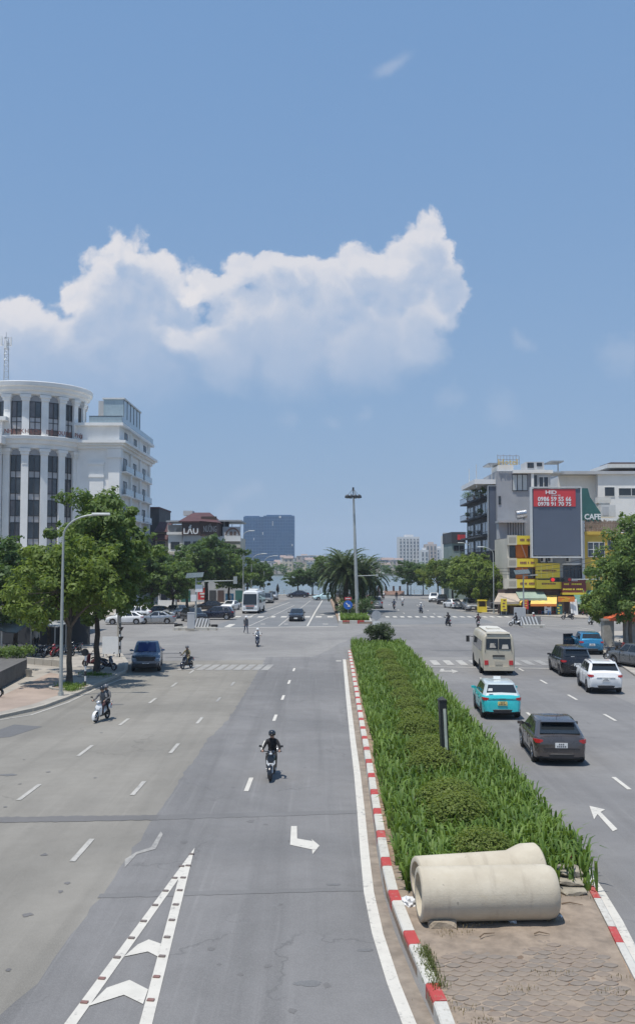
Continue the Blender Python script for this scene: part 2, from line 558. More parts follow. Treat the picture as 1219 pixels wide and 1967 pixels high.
KERB_R = worn_paint('kerb_red_paint', (0.42, 0.055, 0.05), 0.50, (0.36, 0.22, 0.19))
CONC = mat('concrete', (0.36, 0.335, 0.29), 0.85, var=0.14, scale=2.2, bump=0.25)
SOIL = mat('soil', (0.26, 0.185, 0.13), 0.95, var=0.22, scale=2.6, bump=0.5)
DIRT = mat('gutter_dirt', (0.235, 0.195, 0.155), 0.95, var=0.16, scale=3.0, bump=0.3)
PAVE = mat('pavement_tile_pink', (0.345, 0.270, 0.220), 0.85, var=0.12, scale=0.6, bump=0.2)
PAVE2 = mat('pavement_grey', (0.335, 0.305, 0.265), 0.88, var=0.14, scale=0.7, bump=0.2)

mb = MB()
mb.quad((-3000, -60, -0.05), (3000, -60, -0.05), (3000, 207.5, -0.05), (-3000, 207.5, -0.05))
ground = mb.build('ground', mat('earth', (0.22, 0.2, 0.165), 0.95, var=0.2, scale=0.2), kind='structure')
mb = MB()
mb.quad((-75, 0, 0), (85, 0, 0), (85, 206, 0), (-75, 206, 0))
road = mb.build('road', A_CROSS, kind='structure')

def jag(pts, amp, step=0.8, seed=1):
    r = random.Random(seed)
    out = []
    for a, b in zip(pts[:-1], pts[1:]):
        n = max(1, int((Vector(b) - Vector(a)).length / step))
        for i in range(n):
            p = Vector(a).lerp(Vector(b), i / n)
            out.append((p.x + r.uniform(-amp, amp), p.y + r.uniform(-amp, amp)))
    out.append((pts[-1][0], pts[-1][1]))
    return out
def sheet(name, pts, z, m, parent):
    me = MB()
    me.poly(pts, z)
    o = me.build(name, m, parent)
    bm = bmesh.new(); bm.from_mesh(o.data)
    bmesh.ops.triangulate(bm, faces=bm.faces[:])
    for f in bm.faces:
        if f.normal.z < 0:
            f.normal_flip()
    bm.to_mesh(o.data); bm.free()
    return o
px = lambda L: [P(u, v) for u, v in L]
# old sun-bleached carriageway on the left half, newer overlay beside the median
old = [(-60, 3), (3, 3)] + [tuple(p[:2]) for p in px([(440, 1385), (508, 1268)])] + [(-22, 67), (-60, 60)]
sheet('asphalt_sheet', old, 0.004, A_OLD, road)
edge_new = px([(-120, 2100), (0, 1960), (65, 1890), (190, 1725), (240, 1655), (303, 1560), (345, 1498), (400, 1420), (440, 1380), (478, 1320), (512, 1262)])
new = jag([(p.x, p.y) for p in edge_new], 0.07, 0.5, 3)
new = new + [tuple(P(672, 1262)[:2]), (rd(2.0, 14), 14), (1.9, 3)]
sheet('asphalt_sheet', new, 0.008, A_NEW, road)
right = [(4.0, 3), (17.0, 3), (rd(15.0, 30), 30), (rd(14.6, 64.5), 64.5), (6.6, 64.5), (5.0, 20)]
sheet('asphalt_sheet', jag(right + [right[0]], 0.05, 1.5, 5)[:-1], 0.004, A_RIGHT, road)
far_l = px([(395, 1207), (650, 1203), (650, 1149), (560, 1149), (520, 1166)])
sheet('asphalt_sheet', [p[:2] for p in far_l], 0.004, A_FAR, road)
far_r = px([(706, 1201), (950, 1197), (900, 1180), (800, 1150), (700, 1149)])
sheet('asphalt_sheet', [p[:2] for p in far_r], 0.004, A_FAR, road)
mid = px([(600, 1262), (1219, 1262), (1300, 1225), (1000, 1204), (720, 1204)])
sheet('asphalt_sheet', jag([(p.x, p.y) for p in mid + mid[:1]], 0.12, 2.0, 8)[:-1], 0.004, A_RIGHT, road)
# a darker band and a nearer asphalt seam across the carriageway and a square repair in the side lane
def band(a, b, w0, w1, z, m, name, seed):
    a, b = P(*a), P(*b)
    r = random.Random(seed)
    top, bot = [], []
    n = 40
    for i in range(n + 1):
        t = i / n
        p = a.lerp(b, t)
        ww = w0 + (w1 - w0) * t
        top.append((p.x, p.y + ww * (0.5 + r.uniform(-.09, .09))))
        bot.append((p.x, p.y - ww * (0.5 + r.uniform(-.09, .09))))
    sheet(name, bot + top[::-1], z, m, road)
A_DARK = asphalt('asphalt_dark', (0.147, 0.144, 0.143), (0.163, 0.157, 0.154), 0.05)
band((-80, 1577), (303, 1571), 0.62, 0.5, 0.014, A_DARK, 'dark_band', 1)
A_DARK2 = asphalt('asphalt_dark_faint', (0.163, 0.160, 0.160), (0.179, 0.175, 0.172), 0.1)
band((303, 1571), (690, 1560), 0.5, 0.35, 0.014, A_DARK2, 'dark_band', 2)
band((190, 1722), (715, 1708), 0.28, 0.22, 0.014, A_DARK2, 'dark_band', 4)
sheet('road_patch', [p[:2] for p in px([(-30, 1412), (28, 1392), (82, 1396), (20, 1416), (-30, 1420)])], 0.010, A_PATCH, road)
for (u, v, a, b) in ((15, 1489, .30, .16), (218, 1353.5, .5, .18), (300, 1255, 2.2, .5), (870, 1250, 1.9, .55), (715, 1244, 1.4, .3), (1058, 1249, .9, .3), (355, 1263, 1.4, .25), (590, 1890, .28, .12), (700, 1826, .16, .07), (640, 1700, .2, .08)):
    c = P(u, v)
    r_ = random.Random(int(u))
    sheet('road_patch', [(c.x + a * r_.uniform(.7, 1.15) * math.cos(t), c.y + b * r_.uniform(.6, 1.2) * math.sin(t)) for t in [i * PI / 9 for i in range(18)]], 0.012, A_PATCH, road)
for k in range(26):
    u, v = rng.uniform(0, 660), rng.uniform(1400, 1960)
    c = P(u, v); a = rng.uniform(.04, .11)
    sheet('road_patch', [(c.x + a * rng.uniform(.5, 1.3) * math.cos(t), c.y + a * 1.3 * rng.uniform(.5, 1.2) * math.sin(t)) for t in [i * PI / 5 for i in range(10)]], 0.012, A_DARK, road)

# ---------------------------------------------------------------- painted markings (each its own piece of the road)
ZP = 0.018
def mark(name, pts, m=PAINT, z=ZP):
    return sheet(name, [tuple(p[:2]) for p in pts], z, m, road)
def dash_line(x_at, y0, period, n, length, m=PAINT_HALF, w_=0.14, skip=()):
    for k in range(n):
        if k in skip:
            continue
        y = y0 + k * period
        x = x_at(y)
        L = length * rng.uniform(0.92, 1.06)
        mark('lane_dash', [(x - w_ / 2 - RD * L / 2, y - L / 2), (x + w_ / 2 - RD * L / 2, y - L / 2), (x + w_ / 2 + RD * L / 2, y + L / 2), (x - w_ / 2 + RD * L / 2, y + L / 2)], m)
dash_line(lambda y: -2.17 + 0.0195 * (y - 30.1), 30.1, 6.4, 6, 1.75, PAINT)
dash_line(lambda y: -5.66 + 0.026 * (y - 26), 23.3, 6.3, 4, 1.8, PAINT_HALF)
dash_line(lambda y: -5.66 + 0.026 * (y - 26), 48.6, 6.3, 2, 1.6, PAINT_WORN)
dash_line(lambda y: -8.8 + 0.022 * (y - 29.1), 29.1, 6.35, 6, 1.9, PAINT_HALF)
dash_line(lambda y: 9.65 + 0.010 * (y - 30), 23.6, 6.65, 6, 1.8, PAINT)
dash_line(lambda y: 13.25 + 0.006 * (y - 43), 30.2, 6.4, 6, 1.9, PAINT)
def strip(name, L, wid, m=PAINT, z=ZP):       # a painted line of constant width along surveyed points
    pts = [P(u, v) for u, v in L]
    l, r_ = [], []
    for i, p in enumerate(pts):
        d = (pts[min(i + 1, len(pts) - 1)] - pts[max(i - 1, 0)])
        d.z = 0
        d.normalize()
        nrm = Vector((-d.y, d.x, 0))
        l.append(p + nrm * wid / 2)
        r_.append(p - nrm * wid / 2)
    return mark(name, l + r_[::-1], m, z)
strip('edge_line', [(807, 2010), (785, 1967), (755, 1890), (725, 1795), (708, 1715), (700, 1640), (693, 1560), (686, 1490), (677, 1420), (668, 1340), (661, 1267)], 0.215)
strip('gutter_dirt', [(842, 2010), (815, 1967), (778, 1885), (742, 1790), (722, 1715), (712, 1640), (703, 1560), (695, 1490), (685, 1415), (675, 1340), (666, 1267)], 0.30, DIRT, 0.012)
strip('edge_line', [(1260, 1912), (1219, 1838), (1185, 1770), (1150, 1712), (1120, 1668), (1060, 1590), (1000, 1510), (930, 1425), (860, 1340), (805, 1272)], 0.2)
strip('stop_line', [(645, 1270), (655, 1270)], 0.5)
strip('stop_line', [(812, 1281), (1090, 1285)], 0.34, PAINT_HALF)
strip('edge_line', [(-30, 1388), (60, 1374), (130, 1350), (180, 1326), (235, 1304)], 0.14, PAINT_HALF)
for k in range(11):                            # near zebra, right of the median
    u = 803 + 25.6 * k
    a = P(u, 1274.5)
    mark('zebra_stripe', [(a.x, 64.9), (a.x + .5, 64.9), (a.x + .5 + .06, 68), (a.x + .06, 68)], PAINT_HALF if k < 7 else PAINT_WORN)
for k in range(10):                            # near zebra, left side, worn
    a = P(352 + 17.3 * k, 1280)
    mark('zebra_stripe', [(a.x - .1, 61.8), (a.x + .36, 61.8), (a.x + .62, 65.2), (a.x + .16, 65.2)], PAINT_WORN)
for k in range(9):
    a = P(452 + 22 * k, 1184)
    mark('zebra_stripe', [(a.x, 121.6), (a.x + .75, 121.6), (a.x + .8, 124.6), (a.x + .05, 124.6)], PAINT)
for k in range(17):
    a = P(738 + 14.2 * k, 1184)
    mark('zebra_stripe', [(a.x, 121.6), (a.x + .5, 121.6), (a.x + .56, 124.4), (a.x + .06, 124.4)], PAINT)
strip('stop_line', [(415, 1207), (560, 1204.5), (648, 1203.5)], 0.5, PAINT)
strip('lane_line', [(590, 1203), (605, 1176), (619, 1153)], 0.2, PAINT)
strip('lane_line', [(535, 1203), (556, 1186), (575, 1170), (596, 1154)], 0.16, PAINT_HALF)
strip('lane_line', [(478, 1203), (500, 1193), (530, 1180), (565, 1163)], 0.16, PAINT_HALF)
strip('lane_line', [(430, 1188), (480, 1184), (520, 1170), (556, 1157)], 0.25, PAINT_HALF)
for (a, b) in (((620, 1199), (630, 1199)), ((545, 1199), (553, 1199)), ((500, 1199), (509, 1199)), ((436, 1205), (447, 1199)), ((636, 1182), (644, 1182)), ((617, 1181), (625, 1180))):
    strip('road_arrow', [a, b], 0.7, PAINT)
dash_line(lambda y: P(770, 1175).x + 0.0 * y, 132, 9, 4, 2.2, PAINT)
dash_line(lambda y: P(830, 1178).x + 0.02 * (y - 130), 130, 9, 4, 2.2, PAINT)
strip('edge_line', [(1045, 1201), (1110, 1206), (1140, 1210)], 0.35, PAINT_HALF)
# arrows
mark('turn_arrow', px([(559, 1588), (570, 1588), (570.5, 1612), (600, 1617), (598, 1613), (613.5, 1625.5), (600, 1642), (599, 1633), (557, 1624)]))
mark('turn_arrow', px([(1131, 1549), (1161, 1556), (1152.5, 1561), (1185, 1594), (1176, 1598), (1146.5, 1565), (1140, 1575)]))
mark('turn_arrow', px([(309, 1598), (313, 1604), (299, 1632), (263, 1642), (240, 1668), (240, 1652), (262, 1638), (290, 1629)]), PAINT_WORN)
mark('turn_arrow', px([(846, 1285), (851, 1285), (853, 1288.5), (867, 1288.5), (866, 1286), (880, 1290), (868, 1294), (868, 1291), (843, 1291)]), PAINT_HALF)
# lane splitting wedge with chevrons and studs
z8 = lambda L: [P(x * 660 / 1219.0, 1360 + y * 660 / 1219.0) for x, y in L]
wedge = z8([(691, 498), (541, 1121), (496, 1121), (633, 610), (280, 1121), (231, 1121)])
d1 = (wedge[5] - wedge[0]).normalized(); d2 = (wedge[1] - wedge[0]).normalized()
ext = 4.0
wedge2 = [wedge[0], wedge[1] + d2 * ext, wedge[2] + d2 * ext, wedge[3], wedge[4] + d1 * ext, wedge[5] + d1 * ext]
mark('lane_wedge', wedge2)
mark('chevron', z8([(489, 843), (528, 825), (571, 840), (560, 886), (525, 868), (440, 886)]), PAINT, 0.022)
mark('chevron', z8([(379, 997), (460, 969), (526, 1003), (508, 1055), (440, 1022), (314, 1062)]), PAINT, 0.022)
STUD = mat('road_stud_brown', (0.18, 0.145, 0.13), 0.6, var=0.2)
STUD2 = mat('road_stud_red', (0.24, 0.13, 0.11), 0.5, var=0.2)
studs = [(680, 522), (645, 565), (668, 563), (620, 607), (650, 606), (588, 653), (638, 651), (551, 704), (624, 702), (510, 761), (610, 757), (467, 821), (593, 818), (416, 890), (575, 886), (362, 965), (556, 959), (300, 1050), (535, 1042)]
smb = MB().box(-.058, .058, -.036, .036, 0, .018)
sm1, sm2 = smb.mesh('road_stud', STUD), smb.mesh('road_stud', STUD2)
for i, s in enumerate(studs):
    c = z8([s])[0]
    inst('road_stud', sm2 if i >= len(studs) - 4 else sm1, road, (c.x, c.y, 0.023), R(-8))

# ---------------------------------------------------------------- median: kerb stones, earth, pavers
KZ = 0.20
left_k = [P(u, v) for u, v in [(880, 2060), (838, 1967), (822, 1930), (772, 1810), (741, 1722), (728, 1650), (716, 1570), (704, 1485), (694, 1425), (682, 1345), (670, 1268), (668, 1255)]]
right_k = [P(u, v) for u, v in [(1300, 2030), (1228, 1890), (1190, 1812), (1150, 1735), (1119, 1678), (1056, 1600), (996, 1520), (925, 1432), (855, 1345), (800, 1275), (793, 1268)]]
ml = [(p.x, p.y) for p in left_k]; mr = [(p.x, p.y) for p in right_k]
ml[0] = (ml[0][0], 9.0); mr[0] = (mr[0][0], 9.0)
nose = [(ml[-1][0] + .9, ml[-1][1] + 1.6), (mr[-1][0] - .9, mr[-1][1] + 1.6)]
mb = MB()
mb.prism(ml + nose + mr[::-1], 0.0, KZ - 0.05)
median = mb.build('median_strip', SOIL, kind='structure')
bm = bmesh.new(); bm.from_mesh(median.data); bmesh.ops.recalc_face_normals(bm, faces=bm.faces[:]); bmesh.ops.triangulate(bm, faces=[f for f in bm.faces if len(f.verts) > 4]); bm.to_mesh(median.data); bm.free()
kerbline = ml + nose + mr[::-1]
def kerb_run(line, unit, parent, pattern, wd=0.16, hgt=0.2, side=1):
    """individual kerb stones laid along a line"""
    pts = [Vector((a, b, 0)) for a, b in line]
    dist = [0]
    for a, b in zip(pts[:-1], pts[1:]):
        dist.append(dist[-1] + (b - a).length)
    def at(s):
        for i in range(len(pts) - 1):
            if s <= dist[i + 1]:
                return pts[i].lerp(pts[i + 1], (s - dist[i]) / (dist[i + 1] - dist[i]))
        return pts[-1]
    s, k = 0.0, 0
    while s + 0.2 < dist[-1]:
        L = unit[k % len(unit)]
        a, b = at(s + .006), at(min(s + L, dist[-1]) - .006)
        d = (b - a)
        if d.length < .05:
            break
        d.normalize()
        nrm = Vector((-d.y, d.x, 0)) * side
        a0, b0 = a + nrm * rng.uniform(-.006, .006), b + nrm * rng.uniform(-.006, .006)
        h = hgt + rng.uniform(-.006, .006)
        bv = .025
        prof = [(0, 0), (0, h - bv), (bv, h), (wd, h), (wd, 0)]
        rings = [[q - nrm * o + Vector((0, 0, z)) for o, z in prof] for q in (a0, b0)]
        m_ = MB()
        m_.loft(rings)
        mm = pattern(k)
        o = m_.build('kerb_stone', mm, parent)
        bmm = bmesh.new(); bmm.from_mesh(o.data); bmesh.ops.recalc_face_normals(bmm, faces=bmm.faces[:]); bmm.to_mesh(o.data); bmm.free()
        s += L
        k += 1
kerb_run(ml + nose, [1.55, 0.62], median, lambda k: KERB_R if k % 2 else KERB_W, wd=.21, hgt=.24, side=1)
kerb_run(mr, [1.5, 0.75], median, lambda k: KERB_R if k % 2 else KERB_W, side=-1)
# scale-shaped pavers on the near end of the median
PAVER = mat('paver_red_brown', (0.232, 0.186, 0.149), 0.9, var=0.10, scale=2.0, bump=0.35, island=0.0)
PAVER2 = mat('paver_grey_brown', (0.214, 0.180, 0.150), 0.9, var=0.12, scale=2.0, bump=0.35)
PAVER3 = mat('paver_dusty', (0.245, 0.200, 0.160), 0.92, var=0.12, scale=2.0, bump=0.3)
def paver_mesh(m):
    q = MB()
    pts = []
    for t in range(14):
        a = 2 * PI * t / 14
        rr = 1.0 + 0.07 * math.cos(4 * a)
        pts.append((0.126 * rr * math.cos(a), 0.082 * rr * math.sin(a)))
    n = len(pts)
    vs = [(x, y, 0) for x, y in pts] + [(x, y, .026) for x, y in pts] + [(x * .93, y * .92, .034) for x, y in pts]
    fs = [(i, (i + 1) % n, n + (i + 1) % n, n + i) for i in range(n)] + [(n + i, n + (i + 1) % n, 2 * n + (i + 1) % n, 2 * n + i) for i in range(n)] + [tuple(range(2 * n, 3 * n))]
    q.add(vs, fs)
    return q.mesh('paving_stone', m)
pm = [paver_mesh(PAVER), paver_mesh(PAVER2), paver_mesh(PAVER3)]
def lerp_line(L, y):
    for a, b in zip(L[:-1], L[1:]):
        if a[1] <= y <= b[1]:
            t = (y - a[1]) / (b[1] - a[1])
            return a[0] + (b[0] - a[0]) * t
    return L[0][0] if y < L[0][1] else L[-1][0]
from mathutils import noise as mnoise
pn = 0
row = 0
y = 13.95
while y < 18.0 and pn < 297:
    xl, xr = lerp_line(ml, y) + .26, lerp_line(mr, y) - .26
    x = xl + (0.12 if row % 2 else 0) + .1
    while x < xr - .1 and pn < 297:
        cover = mnoise.noise(Vector((x * 1.1, y * 1.1, 3.3))) + max(0, (y - 16.5)) * .75 - .50 + max(0, .55 - (x - xl)) * 1.1
        if cover < 0.12 and rng.random() > .03:
            nz = mnoise.noise(Vector((x * .8, y * .8, 0)))
            o = inst('paving_stone', pm[0 if nz + rng.uniform(-.3, .3) > .12 else 1 if nz + rng.uniform(-.3, .3) > -.2 else 2], median, (x, y, KZ - .064 - max(0, cover + .25) * .05), rng.uniform(-.07, .07))
            o.rotation_euler.x = rng.uniform(-.02, .02); o.rotation_euler.y = rng.uniform(-.02, .02); o.location.z += rng.uniform(-.005, .004); o.location.x += rng.uniform(-.008, .008)
            pn += 1
        x += 0.268
    y += 0.172
    row += 1
# drifted sand over the paving and round the pipes: a low uneven sheet
SAND = mat('drifted_sand', (0.262, 0.208, 0.160), 0.97, var=0.16, scale=3.5, bump=0.5)
nx, ny = 56, 64
vs, fs = [], []
y0, y1 = 12.5, 21.5
for j in range(ny + 1):
    y = y0 + (y1 - y0) * j / ny
    xl, xr = lerp_line(ml, y) + .165, lerp_line(mr, y) - .165
    for i in range(nx + 1):
        x = xl + (xr - xl) * i / nx
        e = min(x - xl, xr - x)
        cover = mnoise.noise(Vector((x * 1.1, y * 1.1, 3.3))) + max(0, (y - 16.5)) * .75 - .50 + max(0, .55 - (x - xl)) * 1.1
        h = KZ - .040 + min(.036, max(-.004, (cover - .05) * .055)) + .013 * mnoise.noise(Vector((x * 5, y * 5, 1))) + .008 * mnoise.noise(Vector((x * 14, y * 14, 5)))
        if e < .05:
            h = min(h, KZ - .03)
        vs.append((x, y, h))
for j in range(ny):
    for i in range(nx):
        a = j * (nx + 1) + i
        fs.append((a, a + 1, a + nx + 2, a + nx + 1))
MB().add(vs, fs).build('sand', SAND, median, smooth=180)

# ---------------------------------------------------------------- left pavement corner
pav = px([(-60, 1392), (0, 1378), (70, 1363), (130, 1341), (178, 1319), (212, 1304), (238, 1292), (240, 1275), (228, 1258), (205, 1247)])
pavl = [(p.x, p.y) for p in pav] + [(-60, 80), (-60, 48)]
mb = MB(); mb.prism(pavl, 0, 0.13)
pave_l = mb.build('pavement', PAVE2, kind='structure')
bm = bmesh.new(); bm.from_mesh(pave_l.data); bmesh.ops.recalc_face_normals(bm, faces=bm.faces[:]); bmesh.ops.triangulate(bm, faces=[f for f in bm.faces if len(f.verts) > 4]); bm.to_mesh(pave_l.data); bm.free()
KSTONE = worn_paint('kerb_bare_stone', (0.40, 0.365, 0.31), 0.3, (0.25, 0.22, 0.19))
kerb_run([(p.x, p.y) for p in pav], [1.0], pave_l, lambda k: KSTONE, wd=0.24, hgt=0.15, side=1)
tz = 0.134
pink = px([(-40, 1388), (0, 1373), (66, 1357), (112, 1340), (118, 1300), (97, 1296), (0, 1343), (-40, 1362)])
sheet('tile_field', [p[:2] for p in pink], tz, PAVE, pave_l)
strip2 = [P(-20, 1355, tz), P(0, 1346, tz), P(50, 1322, tz), P(104, 1297, tz)]
mb = MB()
for a, b in zip(strip2[:-1], strip2[1:]):
    mb.quad((a.x, a.y, tz + .004), (b.x, b.y, tz + .004), (b.x, b.y + .28, tz + .004), (a.x, a.y + .28, tz + .004))
mb.build('tile_border', mat('tile_border_cream', (0.46, 0.39, 0.31), .85, var=.1), pave_l)
mb = MB()
a = [P(112, 1337, tz), P(150, 1322, tz), P(200, 1300, tz)]
# pavements of the far corners
def slab(name, pts, hgt, m, kerb=None, kerb_idx=None):
    mb = MB(); mb.prism([tuple(p[:2]) for p in pts], 0, hgt)
    o = mb.build(name, m, kind='structure')
    bm = bmesh.new(); bm.from_mesh(o.data); bmesh.ops.recalc_face_normals(bm, faces=bm.faces[:]); bmesh.ops.triangulate(bm, faces=[f for f in bm.faces if len(f.verts) > 4]); bm.to_mesh(o.data); bm.free()
    return o
fl = [Vector(p) for p in [(-75, 113), (-34, 117), (-26, 120), (-17.5, 128), (-16, 140), (-11, 168), (-8.2, 205), (-75, 205)]]
slab('pavement', fl, 0.12, PAVE2)
fr = px([(1300, 1200), (1140, 1189), (1060, 1186), (945, 1180), (910, 1176), (865, 1158), (823, 1147)]) + [Vector((24.5, 206, 0)), Vector((85, 206, 0))]
slab('pavement', fr, 0.12, PAVE2)
nr = px([(2600, 1700), (1500, 1470), (1280, 1345), (1219, 1300), (1165, 1262), (1140, 1232), (1150, 1215), (1300, 1212)]) 
nr = [(p.x, p.y) for p in nr]
slab('pavement', [Vector((a, b, 0)) for a, b in nr], 0.12, PAVE2)
slab('pavement', [Vector(p) for p in ((-75, 206.0, 0), (85, 206, 0), (85, 209, 0), (-75, 209, 0))], 0.10, PAVE2)

# ---------------------------------------------------------------- lake and far shore
WATER = bpy.data.materials.new('lake_water')
WATER.use_nodes = True
b = WATER.node_tree.nodes['Principled BSDF']
k = N(WATER.node_tree)
b.inputs['Base Color'].default_value = (0.16, 0.20, 0.20, 1)
b.inputs['Roughness'].default_value = 0.18
co = k.n('ShaderNodeTexCoord').outputs['Object']
bp = k.n('ShaderNodeBump', ins={'Strength': 0.55, 'Distance': 0.25, 'Height': k.noise(k.vm('MULTIPLY', co, (0.35, 1.0, 1)), 0.9, 5.0, 0.6)})
k.set(b.inputs['Normal'], bp.outputs[0])
mb = MB(); mb.quad((-1500, 208.9, -0.8), (1500, 208.9, -0.8), (1500, 610, -0.8), (-1500, 610, -0.8))
mb.build('water', WATER, kind='structure')
mb = MB(); mb.quad((-3000, 600, -0.02), (3000, 600, -0.02), (3000, 3000, -0.02), (-3000, 3000, -0.02)); mb.quad((-3000, 600, -1.2), (3000, 600, -1.2), (3000, 600, -0.02), (-3000, 600, -0.02))
mb.build('terrain', mat('far_land', (0.12, 0.13, 0.10), 0.95, var=0.2, scale=0.02), kind='structure')
mb = MB(); mb.quad((-3000, 207.5, -1.2), (3000, 207.5, -1.2), (3000, 207.5, -.05), (-3000, 207.5, -.05))
# ---------------------------------------------------------------- summer haze: one closed box of thin even air
HAZE = bpy.data.materials.new('haze_air')
HAZE.use_nodes = True
HAZE.node_tree.nodes.clear()
hk = N(HAZE.node_tree)
hv = hk.n('ShaderNodeVolumePrincipled', ins={'Color': (0.74, 0.82, 0.95, 1), 'Density': 0.00018, 'Anisotropy': 0.0})
ho = hk.n('ShaderNodeOutputMaterial')
HAZE.node_tree.links.new(hv.outputs[0], ho.inputs['Volume'])
mb = MB(); mb.box(-3100, 3100, -70, 3100, -2.2, 125)
haze = mb.build('haze', HAZE, kind='stuff')
# ================================================================ VEHICLES
TYRE = mat('tyre_rubber', (0.018, 0.018, 0.019), 0.85, var=0.2, scale=8)
RIM = mat('alloy_rim', (0.45, 0.46, 0.48), 0.3, 0.9, var=0.1, scale=8)
RIMD = mat('dark_rim', (0.12, 0.12, 0.13), 0.4, 0.6, var=0.1, scale=8)
CGLASS = glass_dark('car_glass', (0.018, 0.022, 0.026), 0.05)
CGLASSB = glass_dark('car_glass_blue', (0.02, 0.045, 0.16), 0.08)
BLACKP = mat('black_plastic', (0.022, 0.022, 0.024), 0.55, var=0.15, scale=9)
TAIL = mat('tail_light_red', (0.50, 0.02, 0.025), 0.15, var=0.0, coat=0.8)
TAILD = mat('tail_light_dark', (0.16, 0.02, 0.025), 0.15, var=0.0, coat=0.8)
LAMP = mat('headlamp_clear', (0.70, 0.72, 0.74), 0.12, var=0.0, coat=0.8)
PLATE_W = mat('plate_white', (0.72, 0.72, 0.70), 0.5, var=0.05)
PLATE_Y = mat('plate_yellow', (0.72, 0.56, 0.20), 0.5, var=0.05)
CHROME = mat('chrome', (0.70, 0.71, 0.72), 0.15, 1.0, var=0.0)
UNDER = mat('car_underside', (0.012, 0.012, 0.012), 0.9, var=0.0)
INK = mat('plate_ink', (0.03, 0.03, 0.05), 0.6, var=0.0)
def paint(name, col, metal=0.0):
    return mat('paint_' + name, col, 0.28 if metal else 0.32, metal, var=0.035, scale=1.2, coat=0.7)
P_GREY = paint('graphite', (0.105, 0.092, 0.088), 0.55)
P_TEAL = paint('teal', (0.035, 0.50, 0.53))
P_WHITE = paint('white', (0.78, 0.78, 0.77))
P_BLACK = paint('black', (0.012, 0.012, 0.015), 0.1)
P_BLUE = paint('blue', (0.03, 0.21, 0.38), 0.35)
P_PICK = paint('slate_blue', (0.125, 0.16, 0.215), 0.5)
P_SILV = paint('silver', (0.40, 0.41, 0.42), 0.6)
P_BEIGE = mat('paint_beige', (0.50, 0.45, 0.35), 0.4, var=0.08, scale=0.9, coat=0.3, streak=0.25)
P_ROOF = mat('paint_beige_roof', (0.60, 0.57, 0.50), 0.5, var=0.12, scale=0.9)
P_NAVY = paint('navy', (0.018, 0.022, 0.04), 0.2)
P_MID = paint('mid_grey', (0.17, 0.175, 0.18), 0.5)

def wheel_parts(parent, x, y, r, wd, rim=RIM, simple=False):
    wl = MB()
    s = 1 if y > 0 else -1
    wl.cyl((0, -wd / 2 * s, 0), (0, wd * .32 * s, 0), r * .62, n=14)
    o = wl.build('wheel', BLACKP, parent, loc=(x, y, r))
    t = MB()
    n = 12 if simple else 20
    prof = [(r * .64, -wd / 2), (r * .92, -wd / 2), (r, -wd * .32), (r, wd * .32), (r * .93, wd / 2), (r * .66, wd / 2)]
    rings = []
    for i in range(n + 1):
        a = 2 * PI * i / n
        rings.append([(p * math.cos(a), q * s, p * math.sin(a)) for p, q in prof])
    t.loft(rings, caps=False, closed=False)
    t.build('tyre', TYRE, o, smooth=50)
    m = MB()
    ye = wd * .40 * s
    m.torus((0, ye, 0), (0, 1, 0), r * .60, r * .06, 16 if not simple else 10, 5)
    if not simple:
        for k in range(5):
            for d in (-.13, .13):
                a = 2 * PI * k / 5 + d
                m.cyl((0, ye, 0), (r * .6 * math.cos(a), ye, r * .6 * math.sin(a)), r * .055, r * .05, 5)
        m.cyl((0, ye - .02 * s, 0), (0, ye + .03 * s, 0), r * .14, n=10)
    else:
        m.cyl((0, ye - .02 * s, 0), (0, ye + .005 * s, 0), r * .55, n=10)
    m.build('rim', rim, o, smooth=40)

def interp(L, x):
    if x <= L[0][0]:
        return L[0][1]
    for a, b in zip(L[:-1], L[1:]):
        if x <= b[0]:
            t = (x - a[0]) / (b[0] - a[0] + 1e-9)
            t = t * t * (3 - 2 * t) * .5 + t * .5
            return a[1] + (b[1] - a[1]) * t
    return L[-1][1]

SPECS = dict(
    hatch=dict(L=4.36, W=1.82, H=1.47, wb=2.65, r=.325, deck=[(-2.18, .80), (-2.1, .98), (-1.9, 1.0), (0, .95), (1.15, .97), (1.9, .82), (2.18, .62)], gh=(-2.10, -1.28, .22, 1.22), top=.60, gr=.22),
    suv=dict(L=4.55, W=1.85, H=1.66, wb=2.70, r=.36, deck=[(-2.27, .85), (-2.18, 1.10), (-1.9, 1.14), (0, 1.08), (1.15, 1.10), (1.95, .98), (2.27, .72)], gh=(-2.1, -1.62, .35, 1.2), top=.64, gr=.27),
    small_suv=dict(L=4.30, W=1.77, H=1.60, wb=2.61, r=.345, deck=[(-2.15, .85), (-2.06, 1.06), (-1.8, 1.08), (0, 1.03), (1.1, 1.05), (1.85, .95), (2.15, .72)], gh=(-2.0, -1.55, .35, 1.2), top=.63, gr=.26),
    van=dict(L=5.0, W=1.94, H=1.77, wb=3.0, r=.35, deck=[(-2.5, .85), (-2.42, 1.10), (-2.1, 1.12), (0, 1.05), (1.5, 1.06), (2.2, .90), (2.5, .66)], gh=(-2.38, -2.1, .75, 1.75), top=.70, gr=.22),
    sedan=dict(L=4.55, W=1.78, H=1.46, wb=2.65, r=.32, deck=[(-2.27, .75), (-2.2, .98), (-1.5, 1.03), (0, .93), (1.05, .96), (1.95, .82), (2.27, .62)], gh=(-1.75, -1.0, .25, 1.15), top=.60, gr=.2),
    pickup=dict(L=5.3, W=1.88, H=1.82, wb=3.2, r=.40, deck=[(-2.65, .80), (-2.6, 1.15), (-2.5, 1.17), (-0.6, 1.17), (0.8, 1.16), (1.3, 1.18), (2.35, 1.10), (2.65, .85)], gh=(-.72, -.55, .50, 1.25), top=.62, gr=.32),
)
